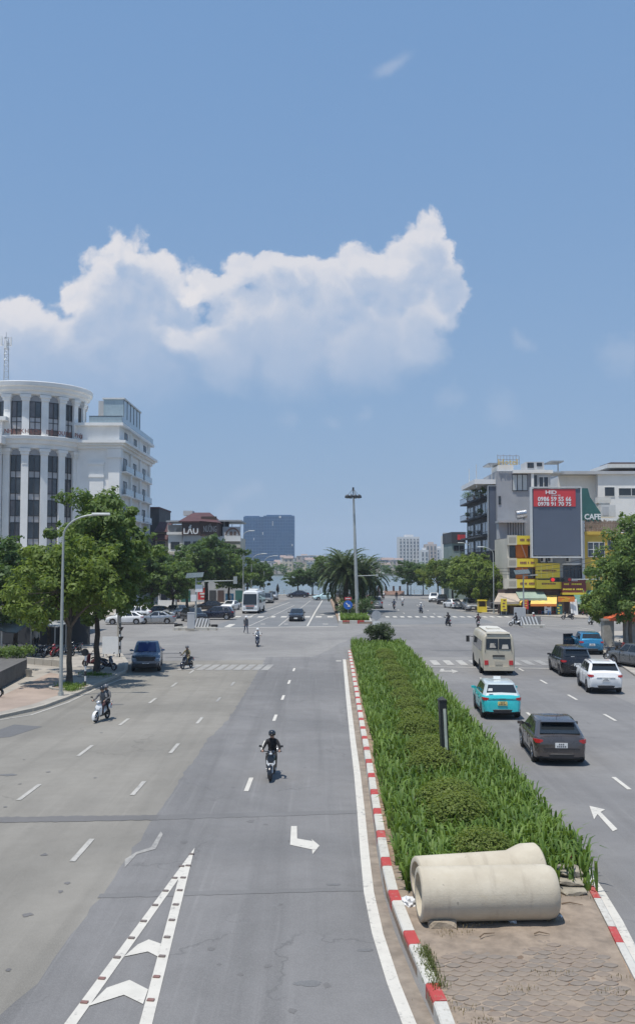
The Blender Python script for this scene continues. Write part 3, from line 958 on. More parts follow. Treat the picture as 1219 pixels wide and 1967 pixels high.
def car(label, loc, head, kind, pm, group=None, name='parked_car', cat='car', glass=CGLASS, simple=False, rim=RIM, roofm=None, plate=PLATE_W, tail=TAIL, sc=1.0, opendoor=False, facing=True, extras=None):
    S = SPECS[kind]
    L, W, H, wb, r = S['L'], S['W'], S['H'], S['wb'], S['r']
    root = thing(name, label, cat, loc, head, group)
    if sc != 1:
        root.scale = (sc, sc, sc)
    hw = W / 2
    ax = (-wb / 2 - .02, wb / 2 - .02)
    if kind == 'pickup':
        ax = (-wb / 2 + .05, wb / 2 + .05)
    zs = S['gr']
    xs = sorted(set([-L / 2, -L / 2 + .05, -L / 2 + .14, -L / 2 + .3, L / 2, L / 2 - .05, L / 2 - .15, L / 2 - .32, -.3, .3, 0] +
                    [a + d for a in ax for d in (-r * 1.2, -r * 1.1, -r * .9, -r * .55, 0, r * .55, r * .9, r * 1.1, r * 1.2)] + [d[0] for d in S['deck']]))
    rings = []
    for x in xs:
        e = min(x + L / 2, L / 2 - x)
        pw = hw * (0.80 + .20 * min(1, e / .42) ** .45) if e < .42 else hw
        zt = interp(S['deck'], x)
        z0 = zs + (.10 * max(0, 1 - e / .25))
        arch = 0
        for a in ax:
            q = (r * 1.16) ** 2 - (x - a) ** 2
            if q > 0:
                arch = max(arch, r + math.sqrt(q))
        zl = max(z0 + .03, arch)
        zm = max(.58 * (zt - zs) + zs, zl + .02)
        zm = min(zm, zt - .14)
        zl = min(zl, zm - .01)
        half = [(pw * .70, z0), (pw * .93, max(z0, min(zl, zl)))] if False else [(pw * .74, z0 if not arch else zl), (pw * .955, zl), (pw, zm), (pw * .985, zt - .10), (pw * .93, zt - .02), (pw * .55, zt + .02)]
        rings.append([(x, y, z) for y, z in half] + [(x, 0, zt + .03)] + [(x, -y, z) for y, z in reversed(half)])
    b = MB()
    b.loft(rings)
    body = b.build('body', pm, root, smooth=38)
    MB().box(-L / 2 + .2, L / 2 - .2, -hw * .72, hw * .72, zs - .05, zs + .34).build('underbody', UNDER, root)
    # cabin
    rb, rt, ft, fb = S['gh']
    zb = interp(S['deck'], 0) - .03
    zbr, zbf = interp(S['deck'], rb) - .03, interp(S['deck'], fb) - .02
    top = S['top']
    hb, ht = hw * .93, hw * .74
    def gh(x, y, z):
        return (x, y, z)
    bot = [(rb, -hb * .86, zbr), (rb + .22, -hb, zbr), (0, -hb, zb), (fb - .35, -hb, zbf), (fb, -hb * .70, zbf), (fb + .06, 0, zbf), (fb, hb * .70, zbf), (fb - .35, hb, zbf), (0, hb, zb), (rb + .22, hb, zbr), (rb, hb * .86, zbr), (rb - .03, 0, zbr)]
    zr = H - .035
    up = [(rt, -ht * .84, zr - .04), (rt + .16, -ht, zr - .04), ((rt + ft) / 2, -ht, zr), (ft - .1, -ht, zr - .01), (ft, -ht * .78, zr - .03), (ft + .05, 0, zr - .02), (ft, ht * .78, zr - .03), (ft - .1, ht, zr - .01), ((rt + ft) / 2, ht, zr), (rt + .16, ht, zr - .04), (rt, ht * .84, zr - .04), (rt - .03, 0, zr - .03)]
    cxm = (rt + ft) / 2
    up2 = [(cxm + (x - cxm) * .86, y * .86, min(H - .005, z + .03)) for x, y, z in up]
    c = MB()
    c.loft([bot, up, up2])
    cab = c.build('roof', roofm or pm, root, smooth=42)
    # panes set just proud of the cabin skin
    def pane(name, a, b_, c_, d_, off, m=glass, par=cab):
        a, b_, c_, d_ = map(Vector, (a, b_, c_, d_))
        nrm = (b_ - a).cross(d_ - a).normalized()
        cen = (a + b_ + c_ + d_) / 4
        if nrm.dot(cen - Vector((cxm, 0, H * .6))) < 0:
            nrm = -nrm
        q = MB()
        ps = [p + nrm * off for p in (a, b_, c_, d_)]
        bs = [p - nrm * .02 for p in (a, b_, c_, d_)]
        q.add(ps + bs, [(0, 1, 2, 3), (0, 4, 5, 1), (1, 5, 6, 2), (2, 6, 7, 3), (3, 7, 4, 0)])
        o = q.build(name, m, par)
        bmm = bmesh.new(); bmm.from_mesh(o.data); bmesh.ops.recalc_face_normals(bmm, faces=bmm.faces[:]); bmm.to_mesh(o.data); bmm.free()
    def L3(p, q, t):
        return Vector(p).lerp(Vector(q), t)
    for sgn, ib in ((-1, (1, 2, 3)), (1, (9, 8, 7))):
        q0, q1, q2 = [L3(bot[i], up[i], .10) for i in ib]
        t0, t1, t2 = [L3(bot[i], up[i], .90) for i in ib]
        spl = [(.05, .30), (.34, .62), (.66, .97)] if kind in ('hatch', 'suv', 'small_suv', 'van') else [(.06, .46), (.52, .97)]
        def along(u, lo):
            A = (q0, q2) if lo else (t0, t2)
            return A[0].lerp(A[1], u)
        for (u0, u1) in spl:
            pane('side_window', along(u0, True), along(u1, True), along(min(u1, .94), False), along(max(u0, .06), False), .012)
    pane('windscreen', L3(bot[4], up[4], .08) + Vector((.02, 0, 0)), L3(bot[6], up[6], .08) + Vector((.02, 0, 0)), L3(bot[6], up[6], .94), L3(bot[4], up[4], .94), .035)
    rw = (.30, .90) if kind in ('suv', 'small_suv', 'van') else (.22, .86) if kind == 'hatch' else (.14, .92)
    pane('rear_window', L3(bot[0], up[0], rw[0]), L3(bot[10], up[10], rw[0]), L3(bot[10], up[10], rw[1]), L3(bot[0], up[0], rw[1]), .04)
    for a in ax:
        for s in (1, -1):
            wheel_parts(root, a, s * (hw - .12), r, .22, rim, simple)
    zt_r = interp(S['deck'], -L / 2 + .12)
    zt_f = interp(S['deck'], L / 2 - .12)
    # bumpers
    for name_, sx in (('rear_bumper', -1), ('front_bumper', 1)):
        rr = []
        for y in (-hw * .90, -hw * .80, -hw * .3, hw * .3, hw * .80, hw * .90):
            xo = L / 2 + .012 - (.17 if abs(y) > hw * .85 else .055 if abs(y) > hw * .5 else 0)
            rr.append([(sx * (xo - .16), y, zs + .02), (sx * xo, y, zs + .05), (sx * (xo + .01), y, zs + .19), (sx * (xo - .03), y, zs + .23), (sx * (xo - .16), y, zs + .23)])
        q = MB().loft(rr)
        o = q.build(name_, BLACKP if kind in ('small_suv', 'suv', 'hatch') else pm, root, smooth=35)
        bmm = bmesh.new(); bmm.from_mesh(o.data); bmesh.ops.recalc_face_normals(bmm, faces=bmm.faces[:]); bmm.to_mesh(o.data); bmm.free()
    for s in (1, -1):
        yo = hw * .80
        # tail and head lamps wrap round the corners
        xr = -L / 2
        q = MB()
        h0, h1 = zt_r - .20, zt_r - .07
        if kind in ('pickup',):
            h0, h1 = .80, 1.10
        q.loft([[(xr + .02, s * hw * .68, h0 + .03), (xr + .015, s * hw * .68, h1 - .02), (xr + .09, s * hw * .68, h1 - .02), (xr + .09, s * hw * .68, h0 + .03)],
                [(xr + .005, s * hw * .82, h0), (xr + .005, s * hw * .82, h1), (xr + .12, s * hw * .80, h1), (xr + .12, s * hw * .80, h0)],
                [(xr + .10, s * hw * .945, h0), (xr + .10, s * hw * .945, h1), (xr + .2, s * hw * .9, h1), (xr + .2, s * hw * .9, h0)],
                [(xr + .36, s * (hw + .005), h0 + .08), (xr + .36, s * (hw + .005), h1 - .02), (xr + .36, s * hw * .95, h1 - .02), (xr + .36, s * hw * .95, h0 + .08)]])
        q.build('tail_light', tail, root, smooth=50)
        xf = L / 2
        h0, h1 = zt_f - .24, zt_f - .05
        q = MB()
        q.loft([[(xf - .01, s * hw * .48, h0 + .04), (xf - .02, s * hw * .48, h1 - .03), (xf - .12, s * hw * .48, h1 - .03), (xf - .12, s * hw * .48, h0 + .04)],
                [(xf - .03, s * hw * .82, h0), (xf - .05, s * hw * .80, h1), (xf - .2, s * hw * .8, h1), (xf - .2, s * hw * .8, h0)],
                [(xf - .17, s * hw * .955, h0 + .02), (xf - .19, s * hw * .95, h1), (xf - .3, s * hw * .9, h1), (xf - .3, s * hw * .9, h0 + .02)],
                [(xf - .45, s * (hw + .004), h0 + .1), (xf - .45, s * (hw + .002), h1 - .01), (xf - .45, s * hw * .95, h1 - .01), (xf - .45, s * hw * .95, h0 + .1)]])
        q.build('headlight', LAMP, root, smooth=50)
        q = MB()
        zm = zbf + .07
        q.loft([[(fb - .55, s * (hw * .93), zm - .03), (fb - .62, s * hw * .93, zm - .03), (fb - .62, s * hw * .93, zm + .03), (fb - .55, s * hw * .93, zm + .03)],
                [(fb - .53, s * (hw + .05), zm - .04), (fb - .66, s * (hw + .05), zm - .04), (fb - .66, s * (hw + .05), zm + .09), (fb - .56, s * (hw + .05), zm + .09)],
                [(fb - .55, s * (hw + .20), zm - .02), (fb - .64, s * (hw + .20), zm - .02), (fb - .64, s * (hw + .20), zm + .08), (fb - .57, s * (hw + .20), zm + .08)]])
        q.build('wing_mirror', pm if not simple else BLACKP, root)
        if not simple:
            for hx in (-.75, .2):
                MB().cbox(hx, s * (hw + .004), zb - .13, .2, .03, .03).build('door_handle', pm, root)
            q = MB()
            for hx in (-.45, .62):
                q.box(hx - .008, hx + .008, s * hw - .006, s * hw + .004, zs + .28, zb - .06)
            q.box(-.45 - .9, .62, s * hw * .985 - .004, s * hw * .985 + .012, zs + .05, zs + .11)
            q.build('door_seam', BLACKP, root)
    # grille, plate
    q = MB()
    q.cbox(L / 2 - .01, 0, zt_f - .15, .06, hw * .92, .13)
    q.cbox(L / 2 + .0, 0, zs + .17, .06, hw * 1.1, .12)
    g = q.build('grille', BLACKP, root)
    for sx, zz in ((-1, zt_r - .33 if kind != 'hatch' else zt_r - .27), (1, zs + .20)):
        q = MB().cbox(sx * (L / 2 + .018), 0, zz, .03, .42, .17)
        pl = q.build('number_plate', plate, root)
        if not simple:
            q = MB()
            for row, n_ in ((.04, 3), (-.035, 5)):
                for j in range(n_):
                    q.cbox(sx * (L / 2 + .035), (j - (n_ - 1) / 2) * .066, zz + row, .004, .038, .052)
            q.build('plate_digits', INK, pl)['kind'] = 'stuff'
    if kind == 'pickup':
        q = MB()
        q.box(-2.45, -.8, -hw * .78, hw * .78, 1.195, 1.215)
        q.build('tonneau_cover', BLACKP, root)
    if extras:
        extras(root, S, cab)
    return root

AWAY = PI / 2 - RD
TOWARD = -PI / 2 - RD
def gp(u, v, back=0.0, head=None):
    p = P(u, v)
    if head is not None:
        p += Vector((math.cos(head), math.sin(head), 0)) * back
    return (p.x, p.y, 0.012)
MOV = 'cars driving on the right carriageway'
def ex_hatch(root, S, cab):
    q = MB(); q.cyl((-1.25, 0, S['H'] - .02), (-1.45, 0, S['H'] + .22), .008, .004, 5); q.build('aerial', BLACKP, cab)
    q = MB(); q.loft([[(-1.62, y, 1.405), (-1.38, y, 1.44), (-1.38, y, 1.47), (-1.66, y, 1.43)] for y in (-.58, 0, .58)]); q.build('spoiler', P_GREY, cab, smooth=40)
    q = MB(); q.cbox(-2.19, 0, .60, .03, 1.25, .035); q.build('trim_line', BLACKP, root)
h = AWAY - .055
car('graphite grey hatchback with red tail lights driving away beside the planted median', gp(1077, 1472, 2.1, h), h, 'hatch', P_GREY, MOV, 'hatchback', extras=ex_hatch)
def ex_taxi(root, S, cab):
    q = MB(); q.loft([[(-.45, y, S['H'] - .01), (-.25, y, S['H'] - .01), (-.30, y, S['H'] + .13), (-.40, y, S['H'] + .13)] for y in (-.16, .16)]); q.build('roof_light', mat('taxi_light', (.7, .72, .7), .3, var=0), cab)
    q = MB(); q.cbox(-2.155, 0, .93, .02, 1.30, .03); q.cbox(-2.165, 0, .93, .02, .30, .05); q.build('chrome_bar', CHROME, root)
    q = MB(); q.add([(-2.03, .42, 1.27), (-2.03, .62, 1.27), (-1.99, .60, 1.38), (-1.99, .42, 1.38)], [(0, 1, 2, 3)]); q.build('sticker', PLATE_W, cab)
h = AWAY - .035
car('teal taxi with a pale grey roof and yellow number plate following the beige minibus', gp(964, 1383, 2.05, h), h, 'small_suv', P_TEAL, MOV, 'taxi', 'taxi', roofm=paint('pale_roof', (.50, .56, .56)), plate=PLATE_Y, extras=ex_taxi, rim=RIMD)
h2 = AWAY - .10
def ex_white(root, S, cab):
    q = MB(); q.loft([[(-1.78, y, 1.58), (-1.5, y, 1.62), (-1.5, y, 1.66), (-1.84, y, 1.60)] for y in (-.62, 0, .62)]); q.build('spoiler', P_WHITE, cab, smooth=40)
    q = MB(); q.cbox(-2.285, 0, .88, .02, .95, .025); q.build('chrome_bar', CHROME, root)
    q = MB()
    for s in (1, -1):
        q.cyl((-1.5, s * .63, 1.665), (.2, s * .63, 1.665), .018, n=6)
    q.build('roof_rail', CHROME, cab)['kind'] = 'stuff'
car('white crossover car with dark rear window in the outer lane', gp(1163, 1334, 2.2, h2), h2, 'suv', P_WHITE, MOV, 'crossover_car', extras=ex_white, rim=RIMD)
def ex_van(root, S, cab):
    q = MB(); q.cbox(-2.32, .25, 1.20, .02, .22, .12); q.build('sticker', PLATE_W, cab)
    q = MB(); q.loft([[(-2.28, y, 1.66), (-1.95, y, 1.72), (-1.95, y, 1.77), (-2.34, y, 1.70)] for y in (-.7, 0, .7)]); q.build('spoiler', P_BLACK, cab, smooth=40)
h3 = AWAY - .04
car('black people carrier with a rear spoiler driving ahead of the white crossover', gp(1108, 1301, 2.4, h3), h3, 'van', P_BLACK, MOV, 'people_carrier', extras=ex_van, rim=RIMD)
def ex_blue(root, S, cab):
    hw = S['W'] / 2
    d = thing('x', '', '') if False else None
    q = MB()      # driver's door swung open: hinge at the front edge
    ax_ = Vector((-.55, .88, 0)).normalized()
    p0 = Vector((.72, hw - .02, .30))
    q.obox(p0, ax_ * 1.05, Vector((.07, .04, 0)), Vector((0, 0, .68)))
    q.obox(p0 + Vector((0, 0, .68)) + ax_ * .12, ax_ * .05, Vector((.06, .035, 0)), Vector((0, 0, .42)))
    q.obox(p0 + Vector((0, 0, .68)) + ax_ * 1.0, ax_ * .05, Vector((.06, .035, 0)), Vector((0, 0, .42)))
    q.obox(p0 + Vector((0, 0, 1.07)) + ax_ * .12, ax_ * .93, Vector((.06, .035, 0)), Vector((0, 0, .05)))
    dr = q.build('door', P_NAVY, root)
    dr['label'] = 'front door standing open'
    q = MB(); q.obox(p0 + Vector((.02, .012, .69)) + ax_ * .17, ax_ * .83, Vector((.015, .008, 0)), Vector((0, 0, .38))); q.build('window', CGLASS, dr)
h4 = AWAY - .10
car('blue crossover car stopped at the kerb with its front door open', gp(1136, 1258, 2.1, h4), h4, 'suv', P_BLUE, None, 'crossover_car', extras=ex_blue, rim=RIMD)
car('dark grey car cut by the picture edge, parked beyond the brown motorbikes', (P(1228, 1286).x + .15, P(1228, 1286).y + 1.0, .012), PI * .60, 'suv', P_MID, None, 'parked_car')
def ex_pick(root, S, cab):
    xf = S['L'] / 2
    q = MB(); q.loft([[(xf - .02 - .05 * (abs(y) > .5), y, .72), (xf + .035 - .05 * (abs(y) > .5), y, .74), (xf + .0 - .05 * (abs(y) > .5), y, 1.0), (xf - .08, y, 1.0)] for y in (-.62, -.5, .5, .62)]); q.build('radiator_grille', BLACKP, root)
    q = MB(); q.loft([[(xf - .1, y, .30), (xf + .05 - .12 * (abs(y) > .6), y, .34), (xf + .06 - .12 * (abs(y) > .6), y, .56), (xf - .1, y, .58)] for y in (-.86, -.55, .55, .86)]); q.build('skid_plate', BLACKP, root)
    q = MB(); q.box(-2.5, -.8, -.78, .78, 1.16, 1.20); q.build('cargo_bed', UNDER, root)
h5 = TOWARD + .15
car('slate blue pickup truck with a blue windscreen coming round the tree corner', gp(280, 1292, -2.55, h5), h5, 'pickup', P_PICK, None, 'pickup_truck', 'pickup truck', glass=CGLASSB, extras=ex_pick)
# far cars
FC = 'cars parked in front of the hotel corner'
def fcar(label, u, v, head, kind, pm, group=FC, **kw):
    return car(label, gp(u, v), head, kind, pm, group, simple=True, **kw)
fcar('white hatchback parked nearest the white boards under the hotel trees', 240, 1199, PI + .12, 'hatch', P_WHITE)
fcar('white car parked behind the white hatchback', 256, 1190, PI + .15, 'suv', P_WHITE)
fcar('silver grey sedan parked between the white hatchback and the black cars', 300, 1198, PI + .06, 'sedan', P_SILV)
fcar('pale silver car half hidden behind the grey sedan', 336, 1187, -PI / 2 - .3, 'suv', P_SILV)
fcar('dark car in the tree shade behind the grey sedan', 300, 1185, PI, 'sedan', P_NAVY)
fcar('black off-road car parked behind the traffic light pole', 372, 1194, -PI / 2 + .55, 'suv', P_BLACK)
fcar('black sports utility car parked broadside beside the zebra crossing', 416, 1190, PI - .05, 'suv', P_NAVY)
fcar('white taxi parked beside the blue board', 443, 1172, -PI / 2 - .25, 'sedan', P_WHITE)
fcar('dark sedan parked under the tree behind the white taxi', 402, 1172, PI + .1, 'sedan', P_BLACK)
fcar('grey van parked behind the white coach', 514, 1158, TOWARD, 'van', P_MID, group='vehicles standing at the lake end of the left kerb')
fcar('silver sports utility car parked last in the row at the lake end', 524, 1152, TOWARD, 'suv', P_SILV, group='vehicles standing at the lake end of the left kerb')
fcar('black sedan with bright headlamps driving towards the crossing', 570, 1192, TOWARD - .02, 'sedan', P_BLACK, group=None, name='moving_car')
fcar('dark sedan passing the lake promenade under the shore trees', 572, 1148, PI, 'sedan', P_NAVY, group='cars on the lakeside road')
fcar('white and teal taxi turning at the lake end of the street', 622, 1153, PI + .25, 'hatch', paint('pale_teal', (.55, .74, .76)), group='cars on the lakeside road', name='taxi', cat='taxi')
fcar('dark car passing behind the palm on the lakeside road', 648, 1148, PI, 'sedan', P_MID, group='cars on the lakeside road')
fcar('open topped jeep with passengers driving away past the palm island', 722, 1168, AWAY, 'pickup', P_SILV, group=None, name='jeep')
RC = 'cars parked by the right kerb under the trees'
fcar('white sports utility car nearest the lake by the right kerb', 833, 1156, -PI / 2 - .15, 'suv', P_WHITE, RC)
fcar('dark car parked between the two white cars by the right kerb', 849, 1160, -PI / 2 - .15, 'suv', P_BLACK, RC)
fcar('white sedan nearest the yellow stall by the right kerb', 869, 1168, PI / 2 + .25, 'sedan', P_WHITE, RC)
fcar('pale van standing behind the trees by the right kerb', 903, 1172, -PI / 2, 'van', P_SILV, RC)

# ---------------------------------------------------------------- buses
def bus(label, loc, head, L, W, H, bm_, rm, kind, group=None):
    root = thing('minibus' if kind == 'mini' else 'coach', label, 'bus', loc, head, group)
    hw = W / 2
    zs = .36
    prof = [(hw * .90, zs), (hw * .98, zs + .1), (hw, 1.0), (hw, 1.45), (hw * .96, 2.0), (hw * .90, H - .25), (hw * .80, H - .09), (hw * .5, H), (0, H + .03)]
    full = prof + [(-y, z) for y, z in reversed(prof[:-1])]
    xs = [(-L / 2, .90, .97), (-L / 2 + .06, .965, .99), (-L / 2 + .25, 1, 1), (0, 1, 1), (L / 2 - .6, 1, 1), (L / 2 - .2, .97, .985), (L / 2, .90, .95)]
    rake = .35 if kind == 'mini' else .25
    rings = []
    for x, sy, sz in xs:
        ring = []
        for y, z in full:
            t = max(0, (z - 1.1) / (H - 1.1))
            xx = x - (rake * t * (1 if x > L / 2 - .7 else 0)) + (.08 * t if x < -L / 2 + .1 else 0)
            ring.append((xx, y * sy, zs + (z - zs) * sz))
        rings.append(ring)
    b = MB().loft(rings)
    o = b.build('body', bm_, root, smooth=32)
    r = MB()
    r.loft([[(-L / 2 + .35, y, H - .02 + .05 * (1 - abs(y) / hw)), (L / 2 - 1.0, y, H - .02 + .05 * (1 - abs(y) / hw)), (L / 2 - 1.0, y, H + .04 + .05 * (1 - abs(y) / hw)), (-L / 2 + .35, y, H + .04 + .05 * (1 - abs(y) / hw))] for y in (-hw * .62, 0, hw * .62)])
    r.build('roof_panel', rm, root)
    MB().box(-L / 2 + .3, L / 2 - .3, -hw * .8, hw * .8, .22, zs + .3).build('underbody', UNDER, root)
    n = 5
    for s in (1, -1):
        x0, x1 = -L / 2 + .45, L / 2 - 1.0
        for k in range(n):
            a = x0 + (x1 - x0) * k / n + .035
            c = x0 + (x1 - x0) * (k + 1) / n - .035
            q = MB()
            z0, z1 = 1.46, H - .52
            y0, y1 = hw + .006, hw * .945 + .014
            q.add([(a, s * y0, z0), (c, s * y0, z0), (c, s * y1, z1), (a, s * y1, z1), (a, s * (y0 - .05), z0), (c, s * (y0 - .05), z0), (c, s * (y1 - .05), z1), (a, s * (y1 - .05), z1)],
                  [(0, 1, 2, 3), (0, 4, 5, 1), (1, 5, 6, 2), (2, 6, 7, 3), (3, 7, 4, 0)] if s < 0 else [(3, 2, 1, 0), (1, 5, 4, 0), (2, 6, 5, 1), (3, 7, 6, 2), (0, 4, 7, 3)])
            q.build('side_window', CGLASS, root)
        for x in (-L / 2 + L * .235, L / 2 - L * .17):
            wheel_parts(root, x, s * (hw - .16), .40, .24, RIMD)
        q = MB()
        for x in (-L / 2 + L * .235, L / 2 - L * .17):
            q.cyl((x, s * (hw - .05), .42), (x, s * (hw + .006), .42), .50, n=18)
        q.build('wheel_arch', UNDER, root)
        q = MB()
        q.cyl((L / 2 - .35, s * hw * .9, 1.9), (L / 2 - .1, s * (hw + .22), 1.95), .025, n=6)
        q.cbox(L / 2 - .1, s * (hw + .26), 1.75, .10, .22, .42)
        q.build('wing_mirror', BLACKP, root)
        q = MB()
        q.cbox(-L / 2 - .0, s * hw * .74, .80, .08, .24, .28)
        q.build('tail_light', TAILD if kind != 'mini' else TAIL, root)
        q = MB(); q.cbox(L / 2 - .02, s * hw * .66, .82, .10, .36, .22); q.build('headlight', LAMP, root)
    # rear glass
    xr = -L / 2
    q = MB()
    z0, z1 = 1.62, 2.28
    for (ya, yb) in ((-hw * .74, -.02), (.02, hw * .74)):
        q.add([(xr + .015, ya, z0), (xr + .015, yb, z0), (xr + .045, yb, z1), (xr + .045, ya, z1), (xr + .2, ya, z0), (xr + .2, yb, z0), (xr + .2, yb, z1), (xr + .2, ya, z1)],
              [(3, 2, 1, 0), (0, 1, 5, 4), (1, 2, 6, 5), (2, 3, 7, 6), (3, 0, 4, 7)])
    q.build('rear_window', CGLASS, root)
    q = MB(); q.cbox(xr - .0, 0, zs + .08, .12, W * .9, .26); q.build('rear_bumper', bm_, root)
    q = MB(); q.cbox(xr - .012, 0, 1.22, .03, .75, .09); q.build('rear_slot', BLACKP, root)
    q = MB(); q.cbox(xr - .03, 0, .78, .03, .45, .2); q.build('number_plate', PLATE_W if kind != 'mini' else mat('plate_dusty', (.42, .38, .30), .7), root)
    # wipers and curtains seen through the rear panes
    q = MB()
    q.cyl((xr - .005, .0, 1.55), (xr + .0, .28, 2.02), .015, n=5)
    q.build('rear_wiper', BLACKP, root)
    q = MB()
    for (ya, yb, c0, c1) in ((-.62, -.2, 1.66, 1.92), (.16, .55, 1.72, 2.0)):
        q.add([(xr + .004, ya, c0), (xr + .004, yb, c0), (xr + .02, yb - .05, c1), (xr + .02, ya + .05, c1)], [(3, 2, 1, 0)])
    q.build('curtain', mat('curtain_cream', (.5, .46, .4), .9), root)
    # front glass
    xf = L / 2
    q = MB()
    def fx(z):
        t = max(0, (z - 1.1) / (H - 1.1))
        return xf - rake * t - .02 * t
    z0, z1 = 1.25, H - .42
    q.add([(fx(z0) + .02, -hw * .80, z0), (fx(z0) + .02, hw * .80, z0), (fx(z1) + .03, hw * .76, z1), (fx(z1) + .03, -hw * .76, z1), (fx(z0) - .3, -hw * .80, z0), (fx(z0) - .3, hw * .80, z0), (fx(z1) - .3, hw * .76, z1), (fx(z1) - .3, -hw * .76, z1)],
          [(0, 1, 2, 3), (4, 5, 1, 0), (5, 6, 2, 1), (6, 7, 3, 2), (7, 4, 0, 3)])
    q.build('windscreen', CGLASS, root)
    q = MB(); q.cbox(xf, 0, .78, .06, W * .45, .16); q.build('grille', BLACKP, root)
    if kind == 'mini':
        q = MB()
        q.loft([[(xr + .1, y, H - .06), (xr + .4, y, H + .0), (xr + .4, y, H + .05), (xr + .02, y, H - .02)] for y in (-hw * .7, 0, hw * .7)])
        q.build('spoiler', bm_, root, smooth=30)
        q = MB()
        for s in (1, -1):
            q.cyl((xr + .02, s * hw * .80, 1.45), (xr + .10, s * hw * .70, H - .22), .03, n=6)
        q.build('corner_trim', mat('trim_grey', (.2, .18, .15), .6), root)
        q = MB(); q.cbox(-.4, 0, H + .09, 1.1, .8, .12); q.build('roof_vent', rm, root)
    else:
        q = MB(); q.cbox(xf - .02, 0, 1.06, .05, W * .5, .16); q.build('front_banner', mat('banner_red', (.42, .18, .15), .6), root)
        q = MB(); q.cbox(-.3, 0, H + .12, 2.2, 1.3, .2); q.build('air_conditioner', rm, root)
    return root
h6 = AWAY - .05
bus('beige minibus with twin rear windows waiting before the crossing', gp(957, 1298, 3.4, h6), h6, 6.9, 2.05, 2.62, P_BEIGE, P_ROOF, 'mini')
h7 = TOWARD - .05
bus('white coach with a red banner in its windscreen facing the crossing', gp(480, 1179, -4.0, h7), h7, 8.2, 2.4, 3.15, P_WHITE, P_WHITE, 'coach')
# ================================================================ PEOPLE AND MOTORBIKES
def cloth(name, col):
    return mat('cloth_' + name, col, 0.85, var=0.16, scale=7, bump=0.2)
SKIN = mat('skin', (0.36, 0.21, 0.15), 0.55, var=0.08, scale=6)
SHOE_W = cloth('shoe_white', (0.62, 0.6, 0.57)); SHOE_D = cloth('shoe_dark', (0.03, 0.03, 0.03))
C_BLACK = cloth('black', (0.014, 0.013, 0.015)); C_WHITE = cloth('white', (0.66, 0.66, 0.66)); C_GREY = cloth('grey', (0.14, 0.14, 0.145))
C_KHAKI = cloth('khaki', (0.21, 0.18, 0.11)); C_JEAN = cloth('denim', (0.045, 0.06, 0.10)); C_RED = cloth('red', (0.42, 0.07, 0.08)); C_MAROON = cloth('maroon', (0.06, 0.025, 0.03))
H_BLACK = mat('helmet_black', (0.015, 0.015, 0.017), 0.18, var=0, coat=0.8); H_WHITE = mat('helmet_white', (0.72, 0.72, 0.71), 0.25, var=0, coat=0.5); H_GREY = mat('helmet_grey', (0.12, 0.12, 0.13), 0.3, var=0, coat=0.5)
EYE = mat('eye_dark', (0.02, 0.015, 0.012), 0.3, var=0)

def skin_body(name, bones, root_key, joints):
    """bones: (a, b, slot); joints: key -> (x, y, z, radius). One continuous skin."""
    keys = list(joints)
    me = bpy.data.meshes.new(name)
    me.from_pydata([joints[k][:3] for k in keys], [(keys.index(a), keys.index(b)) for a, b, _ in bones], [])
    o = bpy.data.objects.new(name, me)
    COL.objects.link(o)
    o.modifiers.new('skin', 'SKIN').use_smooth_shade = True
    sv = me.skin_vertices[0].data
    for i, k in enumerate(keys):
        sv[i].radius = (joints[k][3], joints[k][3])
        sv[i].use_root = (k == root_key)
    ss = o.modifiers.new('sub', 'SUBSURF'); ss.levels = 1; ss.render_levels = 1
    bpy.context.view_layer.update()
    dg = bpy.context.evaluated_depsgraph_get()
    res = bpy.data.meshes.new_from_object(o.evaluated_get(dg))
    bpy.data.objects.remove(o)
    segs = [(Vector(joints[a][:3]), Vector(joints[b][:3]), s, (joints[a][3] + joints[b][3]) / 2) for a, b, s in bones]
    idx = []
    for p in res.polygons:
        c = p.center
        best, bs = 1e9, 0
        for a, b, s, r in segs:
            d = b - a
            t = max(0, min(1, (c - a).dot(d) / max(1e-9, d.length_squared)))
            q = (c - a - d * t).length - r
            if q < best:
                best, bs = q, s
        idx.append(bs)
    res.materials.clear()
    for i in range(4):
        res.materials.append(None)
    res.polygons.foreach_set('material_index', idx)
    res.polygons.foreach_set('use_smooth', [True] * len(idx))
    res.name = name
    return res
